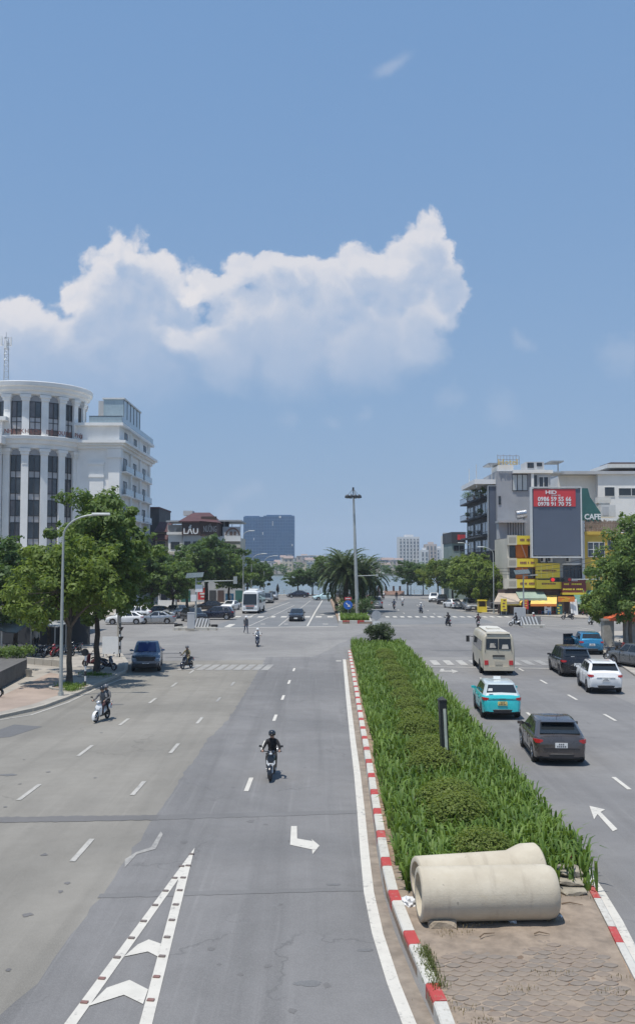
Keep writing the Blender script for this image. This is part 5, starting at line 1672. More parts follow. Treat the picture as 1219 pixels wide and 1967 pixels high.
# far wood along the lake's other shore
nr = np.random.default_rng(5)
cs, rs = [], []
for i in range(420):
    x = nr.uniform(-330, 330)
    cs.append((x, nr.uniform(603, 625), nr.uniform(0, 6.0))); rs.append(nr.uniform(2.2, 4.2))
v, f = leaf_cloud(nr, cs, rs, 26, 2.0, .9, 0)
o = inst('far_wood', fast_mesh('far_wood', v, f, [L_DARK])); o['kind'] = 'stuff'

# ---------------------------------------------------------------- median planting: sword leaves as ground cover
nr = np.random.default_rng(17)
def blades(n, place, seed, hmin, hmax, wd):
    V, F = [], []
    r = np.random.default_rng(seed)
    base = place(r, n)
    m = len(base)
    h = hmin + (hmax - hmin) * r.random(m)
    az = r.random(m) * 2 * PI
    leanv = (.12 + .55 * r.random(m) ** 1.5) * h
    dirx, diry = np.cos(az), np.sin(az)
    sx, sy = -diry, dirx
    tw = r.uniform(-.6, .6, m)
    sx, sy = sx * np.cos(tw) - sy * np.sin(tw), sx * np.sin(tw) + sy * np.cos(tw)
    w_ = wd * (.7 + .6 * r.random(m))
    lv = []
    for t, ww, dz in ((0, .7, 0), (.38, 1.0, .48), (.72, .85, .84), (1.0, .08, .94)):
        bx = base[:, 0] + dirx * leanv * t ** 1.7
        by = base[:, 1] + diry * leanv * t ** 1.7
        bz = base[:, 2] + h * (dz - .16 * (t > .9) * r.random(m))
        lv.append(np.stack([bx - sx * w_ * ww / 2, by - sy * w_ * ww / 2, bz], 1))
        lv.append(np.stack([bx + sx * w_ * ww / 2, by + sy * w_ * ww / 2, bz], 1))
    v = np.stack(lv, 1).reshape(-1, 3)
    o = np.arange(m)[:, None] * 8
    f = np.concatenate([o + np.array([[0, 1, 3, 2]]), o + np.array([[2, 3, 5, 4]]), o + np.array([[4, 5, 7, 6]])], 1).reshape(-1, 4)
    return v, f
DOMES = [(925, 1640, .82), (880, 1572, .90), (862, 1548, .95), (832, 1478, .95), (822, 1448, .9), (806, 1412, .98), (797, 1388, .88), (786, 1362, .8), (777, 1344, .85), (768, 1326, .8), (762, 1311, .85), (756, 1296, .85), (749, 1284, .8), (742, 1270, .85), (738, 1260, .8)]
ORD = 'first second third fourth fifth sixth seventh eighth ninth tenth eleventh twelfth thirteenth fourteenth fifteenth'.split()
DOMEC = [(P(u, v_, .55).x, P(u, v_, .55).y, .86 * s_) for u, v_, s_ in DOMES]
def place_med(r, n):
    out = []
    y0, y1 = 19.9, 78.5
    while len(out) < n:
        y = y0 + (y1 - y0) * r.random() ** 1.35
        xl, xr = lerp_line(ml, y) + .10, lerp_line(mr, y) - .10
        t = r.random()
        x = xl + .24 + (xr - xl - .14) * t
        if y < 20.7 and t > .25 and r.random() < .8:
            continue
        # tufts: pull towards a jittered cell centre
        g = .34
        cx_, cy_ = (math.floor(x / g) + .5 + .5 * mnoise.noise(Vector((math.floor(x / g) * 3.1, math.floor(y / g) * 1.7, 0)))) * g, (math.floor(y / g) + .5 + .5 * mnoise.noise(Vector((math.floor(x / g) * 1.3, math.floor(y / g) * 2.9, 5)))) * g
        x, y = x + (cx_ - x) * .55, y + (cy_ - y) * .55
        if any((x - a) ** 2 + (y - b) ** 2 < (r_ * .68) ** 2 for a, b, r_ in DOMEC):
            continue
        out.append((min(max(x, xl + .22), xr + .08), y, KZ - .05 - .10 * (mnoise.noise(Vector((x * .9, y * .5, 2))) + .3) * (abs(t - .5) < .45)))
    return np.array(out)
v, f = blades(27000, place_med, 4, .30, .88, .058)
o = inst('ground_cover', fast_mesh('ground_cover', v, f, [L_BLADE])); o['kind'] = 'stuff'
# clipped low shrubs standing in the sword leaves
def dome_meshes(seed, r_, h_):
    n = np.random.default_rng(seed)
    v, f = leaf_cloud(n, [(0, 0, h_ * .45)], [1.0], 7000, .075, 1.0, 0, 1.6, .82)
    v[:, 0] *= r_; v[:, 1] *= r_; v[:, 2] = h_ * .45 + (v[:, 2] - h_ * .45) * h_ * .55
    keep = v.reshape(-1, 4, 3)
    cen = keep.mean(1, keepdims=True)
    size = (keep - cen) / np.array([r_, r_, h_ * .55])
    v = (cen + size * 1.0).reshape(-1, 3)
    fo = fast_mesh('foliage', v, f, [L_DOME])
    t = MB()
    for k in range(7):
        a = 2 * PI * k / 7
        t.cyl((0.03 * math.cos(a), .03 * math.sin(a), -.02), (r_ * .6 * math.cos(a), r_ * .6 * math.sin(a), h_ * .75), .018, .008, 5)
    t.cyl((0, 0, -.02), (0, 0, h_ * .8), .03, .01, 6)
    return fo, t.mesh('stem', BARKD)
dm = [dome_meshes(s, .74 + .03 * i, 1.12) for i, s in enumerate((1, 2, 3))]
for i, (u, v_, s) in enumerate(DOMES):
    p = P(u, v_, .55)
    lab = '%s clipped shrub from the concrete pipes in the median row' % ORD[i]
    if i == 0:
        lab = 'clipped round shrub right behind the two concrete pipes'
    root = thing('shrub', lab, 'shrub', (p.x, p.y, KZ - .03), i * 1.3, 'clipped shrubs along the median')
    inst('foliage', dm[i % 3][0], root); inst('stem', dm[i % 3][1], root)
    root.scale = (s * 1.12, s * 1.12, s)
# the big round bush at the far tip of the median
nr2 = np.random.default_rng(70)
cs, rs = [], []
for i in range(60):
    d = nr2.normal(size=3); d /= np.linalg.norm(d); q = nr2.random() ** .4
    cs.append((d[0] * 1.15 * q, d[1] * 1.15 * q, 1.25 + d[2] * .75 * q)); rs.append(nr2.uniform(.2, .42))
v, f = leaf_cloud(nr2, cs, rs, 70, .15, .8, .2)
t = MB()
for k in range(9):
    a = 2 * PI * k / 9
    t.tube([(.05 * math.cos(a), .05 * math.sin(a), -.05), (.25 * math.cos(a), .25 * math.sin(a), .5), (.8 * math.cos(a), .8 * math.sin(a), 1.4)], [.035, .028, .01], 5)
c = P(730, 1248)
root = thing('round_bush', 'dark round bush on the far tip of the planted median', 'bush', (c.x, c.y + .6, KZ - .05))
inst('foliage', fast_mesh('foliage', v, f, [L_BUSH]), root); inst('stem', t.mesh('stem', BARKD), root)
root.scale = (1.08, 1.08, 1.0)
# grass tufts on the sand by the kerb, weeds at the pipe, kerb bed of the corner tree
def place_at(pts, sp):
    def fn(r, n):
        k = r.integers(0, len(pts), n)
        P_ = np.array(pts)[k]
        P_[:, 0] += r.normal(size=n) * sp[0]; P_[:, 1] += r.normal(size=n) * sp[1]
        return P_
    return fn
L_GRASS = leaf_mat('grass_blade', (0.06, 0.085, 0.02), (0.16, 0.18, 0.06), .3)
L_DRY = leaf_mat('grass_dry', (0.16, 0.12, 0.06), (0.30, 0.24, 0.13), .2)
gpts = [tuple(P(u, v_, KZ)) for u, v_ in [(812, 1828), (820, 1845), (826, 1862), (832, 1880), (838, 1895), (816, 1838), (823, 1856)]]
v, f = blades(900, place_at(gpts, (.07, .12)), 6, .04, .12, .012)
o = inst('grass', fast_mesh('grass', v, f, [L_GRASS])); o['kind'] = 'stuff'
gpts = [tuple(P(u, v_, KZ)) for u, v_ in [(900, 1778), (880, 1790), (860, 1795), (945, 1772), (1180, 1905), (1205, 1880), (1050, 1870), (1000, 1900), (1065, 1768), (1100, 1720), (890, 1940), (930, 1960), (850, 1925)]]
v, f = blades(420, place_at(gpts, (.16, .07)), 9, .02, .07, .011)
o = inst('dry_weeds', fast_mesh('dry_weeds', v, f, [L_DRY])); o['kind'] = 'stuff'
gpts = [tuple(P(u, v_, .16)) for u, v_ in [(126, 1318), (133, 1322), (140, 1324), (146, 1320), (138, 1326)]]
v, f = blades(700, place_at(gpts, (.22, .25)), 12, .12, .3, .03)
o = inst('bed_plants', fast_mesh('bed_plants', v, f, [L_BLADE])); o['kind'] = 'stuff'
gpts = [tuple(P(u, v_, .16)) for u, v_ in [(178, 1296), (186, 1299), (194, 1299)]]
v, f = blades(400, place_at(gpts, (.3, .25)), 13, .1, .25, .03)
o = inst('bed_plants', fast_mesh('bed_plants', v, f, [L_BLADE])); o['kind'] = 'stuff'
# ================================================================ BUILDINGS
W_WHITE = mat('render_white', (0.80, 0.79, 0.76), 0.8, var=0.05, scale=0.35, streak=0.12)
W_CREAM = mat('render_cream', (0.56, 0.52, 0.43), 0.85, var=0.08, scale=0.4, streak=0.25)
W_GREY = mat('render_grey', (0.33, 0.34, 0.36), 0.85, var=0.07, scale=0.4, streak=0.2)
W_LGREY = mat('render_light_grey', (0.47, 0.48, 0.49), 0.85, var=0.07, scale=0.4, streak=0.25)
W_DARK = mat('render_charcoal', (0.045, 0.05, 0.058), 0.75, var=0.12, scale=0.5)
W_YEL = mat('render_yellow', (0.60, 0.41, 0.07), 0.8, var=0.07, scale=0.5, streak=0.15)
W_ORG = mat('render_orange', (0.66, 0.20, 0.035), 0.75, var=0.07, scale=0.5, streak=0.12)
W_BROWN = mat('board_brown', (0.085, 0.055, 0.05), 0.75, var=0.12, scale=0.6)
T_MAROON = mat('roof_tile_maroon', (0.085, 0.036, 0.040), 0.8, var=0.15, scale=0.8)
G_WIN = glass_dark('window_glass', (0.03, 0.036, 0.042), 0.08)
G_TINT = mat('window_glass_tinted', (0.055, 0.065, 0.075), 0.08, var=0.25, scale=0.35, spec=0.8)
G_PALE = mat('window_curtain_pale', (0.42, 0.41, 0.41), 0.35, var=0.12, scale=0.7)
G_BROWN = mat('window_panel_brown', (0.15, 0.11, 0.10), 0.4, var=0.12, scale=0.7)
G_BLUE = mat('glass_balustrade', (0.30, 0.38, 0.42), 0.1, var=0.05, spec=0.8)
FRAME_D = mat('frame_dark', (0.03, 0.03, 0.033), 0.5, var=0)
FRAME_W = mat('frame_white', (0.62, 0.62, 0.6), 0.5, var=0.05)
RUST = mat('rusted_sheet', (0.24, 0.17, 0.12), 0.85, var=0.2, scale=1.2, streak=0.3)
STEEL = mat('galvanised_steel', (0.42, 0.43, 0.43), 0.45, 0.6, var=0.08, scale=2)
TIN = mat('tin_roof', (0.40, 0.41, 0.42), 0.6, 0.2, var=0.1, scale=1.0, streak=0.2)
S_YEL = mat('sign_yellow', (0.78, 0.60, 0.05), 0.5, var=0.04, scale=0.5)
S_RED = mat('sign_red', (0.62, 0.05, 0.055), 0.5, var=0.04, scale=0.5)
S_MAR = mat('sign_maroon', (0.19, 0.035, 0.03), 0.5, var=0.05, scale=0.5)
S_GREEN = mat('sign_green', (0.035, 0.13, 0.12), 0.7, var=0.06, scale=0.5)
S_WHITE = mat('sign_white', (0.74, 0.74, 0.73), 0.5, var=0.03)
S_LED = mat('led_screen_off', (0.105, 0.125, 0.165), 0.45, var=0.04, scale=0.3)
S_TXT = mat('sign_text_brown', (0.22, 0.09, 0.07), 0.5, var=0)
S_GOLD = mat('sign_text_gold', (0.62, 0.46, 0.16), 0.5, var=0)

class Bld:
    """a building set out in plan; pieces are given in metres of the site, the root stands at its base"""
    def __init__(s, name, label, base, cat='building', group=None):
        s.root = thing(name, label, cat, base, 0, group)
        s.base = Vector(base)
    def put(s, mb, name, m, parent=None, smooth=None, label=None):
        mb.v = [tuple(Vector(p) - s.base) for p in mb.v]
        o = mb.build(name, m, parent or s.root, smooth)
        if label:
            o['label'] = label
        return o
    def box(s, name, m, x0, x1, y0, y1, z0, z1, parent=None, label=None):
        return s.put(MB().box(min(x0, x1), max(x0, x1), min(y0, y1), max(y0, y1), min(z0, z1), max(z0, z1)), name, m, parent, None, label)
    def fr(s, name, m, u0, v0, u1, v1, Y, front=0.0, back=0.3, parent=None, label=None):
        a, b = Q(u0, v1, Y), Q(u1, v0, Y)
        return s.box(name, m, a.x, b.x, Y - front, Y + back, a.z, b.z, parent, label)
    def win(s, u0, v0, u1, v1, Y, nx=2, ny=1, fm=FRAME_D, gm=G_WIN, fw=.07, name='window', proud=.09):
        a, b = Q(u0, v1, Y), Q(u1, v0, Y)
        return s.winm(a.x, b.x, a.z, b.z, Y, nx, ny, fm, gm, fw, name, proud)
    def winm(s, x0, x1, z0, z1, Y, nx=2, ny=1, fm=FRAME_D, gm=G_WIN, fw=.07, name='window', proud=.09):
        q = MB()
        q.box(x0, x1, Y - proud, Y + .02, z0, z0 + fw); q.box(x0, x1, Y - proud, Y + .02, z1 - fw, z1)
        for i in range(nx + 1):
            c = x0 + (x1 - x0) * i / nx
            q.box(max(x0, c - fw / 2) + .001, min(x1, c + fw / 2) - .001, Y - proud + .005, Y + .02, z0 + fw, z1 - fw)
        for j in range(1, ny):
            c = z0 + (z1 - z0) * j / ny
            q.box(x0 + .002, x1 - .002, Y - proud + .01, Y + .02, c - fw / 2, c + fw / 2)
        o = s.put(q, name, fm)
        p = MB().box(x0 + .02, x1 - .02, Y - .035, Y + .01, z0 + .02, z1 - .02)
        s.put(p, 'pane', gm, o)
        return o
    def side_win(s, X, y0, y1, z0, z1, sgn, fm=FRAME_D, gm=G_WIN, fw=.08, name='window', n=2):
        q = MB()
        xa, xb = (X, X + .09 * sgn)
        lo, hi = min(xa, xb), max(xa, xb)
        q.box(lo, hi, y0, y1, z0, z0 + fw); q.box(lo, hi, y0, y1, z1 - fw, z1)
        for i in range(n + 1):
            c = y0 + (y1 - y0) * i / n
            q.box(lo, hi, max(y0, c - fw / 2) + .001, min(y1, c + fw / 2) - .001, z0 + fw, z1 - fw)
        o = s.put(q, name, fm)
        s.put(MB().box(min(X, X + .04 * sgn), max(X, X + .04 * sgn), y0 + .02, y1 - .02, z0 + .02, z1 - .02), 'pane', gm, o)
        return o
    def text(s, txt, m, x0, x1, zc, h, Y, name='lettering', parent=None, bold=.0, ext=.04):
        par = parent or s.root
        cu = bpy.data.curves.new(name, 'FONT')
        cu.body = txt
        cu.size = 1.0
        cu.align_x = 'CENTER'; cu.align_y = 'CENTER'
        cu.extrude = ext
        cu.offset = bold
        cu.resolution_u = 2
        cu.materials.append(m)
        o = bpy.data.objects.new(name, cu)
        COL.objects.link(o)
        bpy.context.view_layer.update()
        me = bpy.data.meshes.new_from_object(o.evaluated_get(bpy.context.evaluated_depsgraph_get()))
        bpy.data.objects.remove(o)
        o = bpy.data.objects.new(name, me); COL.objects.link(o)
        o.parent = par
        xs = [v.co.x for v in me.vertices]; ys = [v.co.y for v in me.vertices]
        wx, wy = max(xs) - min(xs), max(ys) - min(ys)
        sx = (x1 - x0) / wx if x1 is not None else h / wy
        me.transform(Matrix.Translation((-(max(xs) + min(xs)) / 2, -(max(ys) + min(ys)) / 2, 0)))
        me.transform(Matrix.Diagonal((sx, h / wy, 1, 1)))
        me.transform(Matrix.Rotation(PI / 2, 4, 'X'))
        xc = (x0 + x1) / 2 if x1 is not None else x0
        o.location = Vector((xc, Y, zc)) - s.base
        return o
    def ftext(s, txt, m, u0, v0, u1, v1, Y, **kw):
        a, b = Q(u0, v1, Y), Q(u1, v0, Y)
        return s.text(txt, m, a.x, b.x, (a.z + b.z) / 2, b.z - a.z, Y, **kw)
    def scribble(s, u0, v0, u1, v1, Y, rows, m, parent, seed, name='lettering'):
        """print too small to read in the photograph: rows of short strokes"""
        r = random.Random(seed)
        a, b = Q(u0, v1, Y), Q(u1, v0, Y)
        q = MB()
        rh = (b.z - a.z) / rows
        for k in range(rows):
            x = a.x
            zc = a.z + rh * (k + .5)
            while x < b.x - .1:
                w_ = r.uniform(.10, .26)
                h_ = rh * r.uniform(.42, .62)
                if r.random() < .84:
                    q.box(x, min(b.x, x + w_ * .8), Y - .03, Y + .0, zc - h_ / 2, zc + h_ / 2)
                x += w_
        o = s.put(q, name, m, parent)
        o['kind'] = 'stuff'
        return o

# ---------------------------------------------------------------- white hotel with the round corner tower
hc = Vector((-47.07, 154.2, 0))
HT = Bld('hotel', 'white hotel with a round columned corner tower and brown roof lettering', (hc.x, hc.y, 0.12), 'hotel')
phi = math.atan2(-hc.y, -hc.x)                   # direction from the tower axis to the viewer's side of the street
def hz(v, Y=146.5):
    return Q(60, v, Y).z
def pol(Rr, deg, z):
    a = phi + R(deg)
    return Vector((hc.x + Rr * math.cos(a), hc.y + Rr * math.sin(a), z))
q = MB(); q.lathe([(8.0, 0), (8.0, hz(742))], (hc.x, hc.y, 0), 72); HT.put(q, 'tower_wall', W_WHITE, smooth=30)
zc1, zc2 = hz(735), hz(838)
q = MB(); q.lathe([(7.9, zc1 - 2.0), (8.7, zc1 - 1.9), (8.8, zc1 - 1.45), (9.15, zc1 - 1.3), (9.25, zc1 - .85), (9.55, zc1 - .7), (9.65, zc1 - .1), (9.6, zc1), (0.01, zc1 + .25)], (hc.x, hc.y, 0), 80)
HT.put(q, 'roof_cornice', W_WHITE, smooth=25)
q = MB(); q.lathe([(7.9, zc2 - 2.0), (8.6, zc2 - 1.9), (8.65, zc2 - 1.3), (8.95, zc2 - 1.2), (9.05, zc2 - .7), (9.35, zc2 - .55), (9.45, zc2 - .05), (9.4, zc2), (7.9, zc2 + .05)], (hc.x, hc.y, 0), 80)
HT.put(q, 'cornice', W_WHITE, smooth=25)
winA = [-57.0, -37.3, -17.5, 2.3, 22.3, 42.0, 61.6, 81.0]
pilA = [(a + b) / 2 for a, b in zip(winA[:-1], winA[1:])] + [-66.5, 90.5]
def arc_panel(q, Rr, a0, a1, z0, z1, th=.12, n=3):
    for i in range(n):
        b0, b1 = a0 + (a1 - a0) * i / n, a0 + (a1 - a0) * (i + 1) / n
        p = [pol(Rr, b0, z0), pol(Rr, b1, z0), pol(Rr, b1, z1), pol(Rr, b0, z1)]
        o_ = [pol(Rr - th, b0, z0), pol(Rr - th, b1, z0), pol(Rr - th, b1, z1), pol(Rr - th, b0, z1)]
        q.add(p + o_, [(0, 1, 2, 3), (0, 4, 5, 1), (2, 6, 7, 3), (1, 5, 6, 2), (0, 3, 7, 4)])
for a in pilA:
    for z0, z1 in ((.0, zc2 - 2.0), (zc2 + .05, zc1 - 2.0)):
        q = MB(); arc_panel(q, 8.55, a - 3.7, a + 3.7, z0, z1 - .9, .6, 2)
        HT.put(q, 'pilaster', W_WHITE, smooth=30)
        q = MB(); arc_panel(q, 8.75, a - 4.5, a + 4.5, z1 - .9, z1 - .45, .8, 2); arc_panel(q, 8.9, a - 5.6, a + 5.6, z1 - .45, z1, .95, 2)
        HT.put(q, 'capital', W_WHITE)
        q = MB(); arc_panel(q, 8.62, a - 2.6, a + 2.6, z1 - 2.5, z1 - 2.35, .2, 1); arc_panel(q, 8.62, a - 2.6, a + 2.6, z1 - 2.1, z1 - 1.95, .2, 1)
        HT.put(q, 'capital_band', W_WHITE)['kind'] = 'stuff'
FL = 3.52
hrnd = random.Random(3)
G_CURT = mat('window_half_curtain', (0.12, 0.11, 0.115), 0.12, var=0.3, scale=0.6, spec=0.7)
for a in winA:
    # upper tier: tall light over paler panels over a brown strip, arched head
    zt, zb_ = zc1 - 2.05, zc2 + .05
    h_ = zt - zb_
    zs_ = [zb_, zb_ + h_ * .16, zb_ + h_ * .34, zb_ + h_ * .46, zt - 1.0]
    q = MB()
    for z in zs_:
        arc_panel(q, 8.16, a - 6.1, a + 6.1, z - .05, z + .05, .2)
    for d in (-6.0, 0, 6.0):
        arc_panel(q, 8.17, a + d - .4, a + d + .4, zb_, zt - 1.0, .2, 1)
    w_ = HT.put(q, 'window', FRAME_D)
    for z0, z1, gm in ((zs_[0], zs_[1], G_BROWN), (zs_[1], zs_[2], G_PALE), (zs_[2], zs_[3], G_PALE), (zs_[3], zs_[4], G_TINT)):
        for (b0, b1) in ((-5.8, -.3), (.3, 5.8)):
            q = MB(); arc_panel(q, 8.09, a + b0, a + b1, z0 + .05, z1 - .05, .12, 2); HT.put(q, 'pane', gm if gm is not G_TINT else hrnd.choice([G_TINT, G_TINT, G_WIN, G_CURT]), w_)
    for zz in (zt, zc2 - 2.05):
        q = MB()
        n_ = 10
        base_z = zz - 1.0
        ring0 = [pol(8.14, a - 6.1, base_z)] + [pol(8.14, a - 6.1 * math.cos(PI * i / n_), base_z + .95 * math.sin(PI * i / n_)) for i in range(n_ + 1)]
        q.add(ring0[1:], [tuple(range(n_ + 1))])
        HT.put(q, 'arch_panel', W_GREY)
    # lower tier: floors of dark lights with pale spandrels
    zt = zc2 - 3.05
    q = MB(); panes = []
    z = zt
    k = 0
    while z > 3.0:
        z1 = z - FL * .70
        z2 = z1 - FL * .30
        for zz in (z, z1, z2):
            arc_panel(q, 8.16, a - 6.1, a + 6.1, zz - .05, zz + .05, .2)
        panes += [(z1, z, G_TINT), (z2, z1, G_PALE)]
        z = z2
        k += 1
    for d in (-6.0, 0, 6.0):
        arc_panel(q, 8.17, a + d - .4, a + d + .4, z, zt, .2, 1)
    w_ = HT.put(q, 'window', FRAME_D)
    for z0, z1, gm in panes:
        for (b0, b1) in ((-5.8, -.3), (.3, 5.8)):
            q = MB(); arc_panel(q, 8.09, a + b0, a + b1, z0 + .05, z1 - .05, .12, 2); HT.put(q, 'pane', gm if gm is not G_TINT else hrnd.choice([G_TINT, G_TINT, G_WIN, G_CURT]), w_)
# lettering round the drum
txt = 'NHÀ KHÁCH BỘ QUỐC PHÒNG'
a0_, a1_ = -27.0, 63.0
for i, ch in enumerate(txt):
    if ch == ' ':
        continue
    a = a0_ + (a1_ - a0_) * (i + .5) / len(txt)
    p = pol(9.32, a, zc2 + .62)
    o = HT.text(ch, S_TXT, p.x, None, p.z, .5, p.y, name='letter', bold=.012)
    me = o.data
    zs_ = [v.co.z for v in me.vertices]
    s_ = .68 / .5 if ch not in 'ÀÁỐÒ' else .9 / .5
    if ch == 'Ộ': s_ = 1.1 / .5
    me.transform(Matrix.Diagonal((1.25, 1, s_, 1)))
    o.rotation_euler.z = phi + R(a) + PI / 2
# left wing
xw = pol(8.1, -24, 0).x - 1.2
HT.box('left_wing', W_WHITE, -90, xw, 143.8, 175, .1, hz(852, 144))
HT.box('wing_cornice', W_WHITE, -90, xw + .8, 143.0, 175, hz(852, 144), hz(838, 144))
HT.box('left_wing', W_WHITE, -90, xw + .2, 145, 175, hz(838, 144), hz(806, 144))
HT.box('wing_cornice', W_WHITE, -90, xw + 1.0, 144.2, 175, hz(806, 144), hz(799, 144))
for v0 in (905, 975, 1040):
    HT.box('wall_panel', W_WHITE, xw - 9, xw - 2.0, 143.66, 143.9, hz(v0 + 40, 144), hz(v0, 144))
# right wing with balconies on its street side
XR = Q(228, 900, 151.5).x
za, zb2, zc3 = hz(862, 151.5), hz(847, 151.5), hz(813, 151.5)
HT.box('right_wing', W_WHITE, -42, XR, 151.5, 179.5, .1, za)
HT.box('cornice', W_WHITE, -42, XR + .5, 151, 179.9, za, za + .5)
HT.box('cornice', W_WHITE, -42, XR + .9, 150.6, 180.3, za + .5, za + .85)
HT.box('cornice', W_WHITE, -42, XR + 1.35, 150.2, 180.7, za + .85, zb2)
HT.box('attic', W_WHITE, -42, XR + .1, 151.4, 179.5, zb2, zc3 - .45)
HT.box('cornice', W_WHITE, -42, XR + .8, 150.7, 180.1, zc3 - .45, zc3)
HT.box('glass_balustrade', G_BLUE, -37, XR + .6, 151, 151.08, zc3, zc3 + 1.05)
HT.box('glass_balustrade', G_BLUE, XR + .55, XR + .63, 151.1, 179.5, zc3, zc3 + 1.05)
HT.box('handrail', FRAME_D, -37, XR + .66, 150.97, 151.1, zc3 + 1.05, zc3 + 1.14)
a, b = Q(176.5, 806, 158.5), Q(238, 767, 158.5)
HT.box('penthouse', G_BLUE, a.x + 2.0, b.x, 158.5, 173.5, zc3, b.z, label='pale glass rooftop room')
HT.box('penthouse_roof', FRAME_W, a.x + 1.8, b.x + .2, 158.3, 173.7, b.z, b.z + .25)
for i in range(6):
    HT.box('glazing_bar', FRAME_D, b.x + .0, b.x + .06, 158.5 + i * 2.9, 158.58 + i * 2.9, zc3, b.z)
HT.box('roof_room', W_LGREY, -37.5, a.x + 1.9, 159.5, 169.5, zc3, hz(770, 159.5))
HT.winm(-35.6, -34.6, zc3 + .9, zc3 + 2.4, 159.5, 1, 1)
HT.box('corner_pilaster', W_WHITE, XR - 1.6, XR + .22, 151.25, 152.9, .1, za - .02)
HT.box('capital', W_WHITE, XR - 1.8, XR + .4, 151.05, 153.1, za - 1.5, za - .03)
a, b = Q(171.5, 965, 151.5), Q(200, 888, 151.5)
HT.box('wall_panel', W_WHITE, a.x, b.x, 151.35, 151.6, a.z, b.z)
for v_ in (893, 917):
    p = Q(0, v_, 151.5); HT.box('panel_ledge', W_WHITE, a.x - .1, b.x + .1, 151.2, 151.4, p.z, p.z + .4)
for y_ in (160.5, 169, 178.1):
    HT.box('pilaster', W_WHITE, XR - .2, XR + .35, y_ - .6, y_ + .6, .1, za - .02)
for k, zf in enumerate([23.2, 19.4, 15.6, 11.8, 8.0]):
    for (y0, y1) in ((153.3, 159.7), (161.3, 168.2), (169.8, 177.3)):
        ym = (y0 + y1) / 2
        HT.side_win(XR, ym - 1.3, ym + 1.3, zf - 1.0, zf + 1.25, 1)
        HT.box('balcony', W_WHITE, XR, XR + .95, y0, y1, zf - 1.35, zf - 1.1)
        HT.box('balcony_glass', G_BLUE, XR + .86, XR + .92, y0 + .1, y1 - .1, zf - 1.1, zf - .15)
for ym in (156.5, 164.5, 173.5):
    HT.side_win(XR + .1, ym - 1.1, ym + 1.1, zb2 + .5, zb2 + 1.9, 1)
    HT.box('pilaster', W_WHITE, XR + .05, XR + .3, ym + 3.2, ym + 4.2, zb2, zc3 - .46)
# aerial mast on the tower roof: a thing of its own
mp = Q(11, 735, 152)
am = thing('aerial_mast', 'lattice phone mast with white antennas on the hotel roof', 'antenna', (mp.x, 152, zc1 + .1))
q = MB(); hh = Q(11, 650, 152).z - zc1
for i in range(3):
    t = 2 * PI * i / 3 + .4
    q.cyl((.55 * math.cos(t), .55 * math.sin(t), 0), (.35 * math.cos(t), .35 * math.sin(t), hh), .05, n=5)
n_ = 9
for k in range(n_):
    z0, z1 = hh * k / n_, hh * (k + 1) / n_
    for i in range(3):
        t0, t1 = 2 * PI * i / 3 + .4, 2 * PI * (i + 1) / 3 + .4
        q.cyl((.53 * math.cos(t0), .53 * math.sin(t0), z0), (.50 * math.cos(t1), .50 * math.sin(t1), z1), .03, n=4)
        q.cyl((.5 * math.cos(t0), .5 * math.sin(t0), z1), (.5 * math.cos(t1), .5 * math.sin(t1), z1), .03, n=4)
q.build('lattice', STEEL, am)
for i in range(4):
    t = 2 * PI * i / 4 + .2
    MB().cbox(.75 * math.cos(t), .75 * math.sin(t), hh - .6 - .5 * (i % 2), .28, .28, 1.5).build('antenna_panel', S_WHITE, am)
q = MB(); q.cyl((.75, 0, hh - 1.2), (-.75, 0, hh - 1.2), .05, n=5); q.cyl((0, .75, hh - .9), (0, -.75, hh - .9), .05, n=5); q.cyl((0, 0, hh - 1), (0, 0, hh + .9), .04, n=5); q.build('crossarm', STEEL, am)

# ---------------------------------------------------------------- row of houses beyond the side street (left)
def base_at(u, Y):
    return (Q(u, 1100, Y).x, Y, .12)
b = Bld('narrow_house', 'dark grey narrow house squeezed between the hotel and the maroon roofs', base_at(296, 182))
b.fr('wall', W_DARK, 286, 977, 306, 1180, 182, 0, 14)
b.fr('roof', T_MAROON, 285, 974, 307, 977, 182, .4, 14.4)
b.win(289, 990, 298, 1004, 182, 2, 1, FRAME_D, G_TINT)
b.win(289, 1020, 298, 1034, 182, 2, 1, FRAME_D, G_TINT)
b = Bld('tiled_house', 'cream house with two maroon skirt roofs left of the narrow white house', base_at(310, 174))
b.fr('wall', W_CREAM, 297, 1022, 322, 1175, 174, 0, 12)
for v0 in (1022, 1056):
    a, c = Q(294, v0 + 14, 173), Q(324, v0, 174)
    q = MB(); q.add([(a.x, 172.6, a.z), (c.x, 172.6, a.z), (c.x, 174.4, c.z), (a.x, 174.4, c.z), (a.x, 172.6, a.z - .2), (c.x, 172.6, a.z - .2), (c.x, 174.4, a.z - .2), (a.x, 174.4, a.z - .2)], [(0, 1, 2, 3), (4, 5, 1, 0), (5, 6, 2, 1), (7, 4, 0, 3), (7, 6, 5, 4)])
    b.put(q, 'roof', T_MAROON)
b.win(302, 1072, 311, 1084, 174, 2, 1); b.win(313, 1072, 321, 1084, 174, 2, 1); b.win(302, 1040, 318, 1050, 174, 3, 1)
a, c = Q(296, 1022, 174), Q(324, 1010, 174)
q = MB(); q.add([(a.x, 173.6, a.z), (c.x, 173.6, a.z), (c.x, 180, c.z + 1), (a.x, 180, c.z + 1)], [(0, 1, 2, 3)]); q.add([(a.x, 173.6, a.z - .2), (c.x, 173.6, a.z - .2), (c.x, 180, c.z + .8), (a.x, 180, c.z + .8)], [(3, 2, 1, 0)])
b.put(q, 'roof', T_MAROON)
b = Bld('white_house', 'narrow white house with two barred windows beside the café sign building', base_at(335, 172))
b.fr('wall', W_WHITE, 322, 1024, 350, 1175, 172, 0, 10)
b.fr('cornice', W_WHITE, 321, 1022, 351, 1027, 172, .35, 10.2)
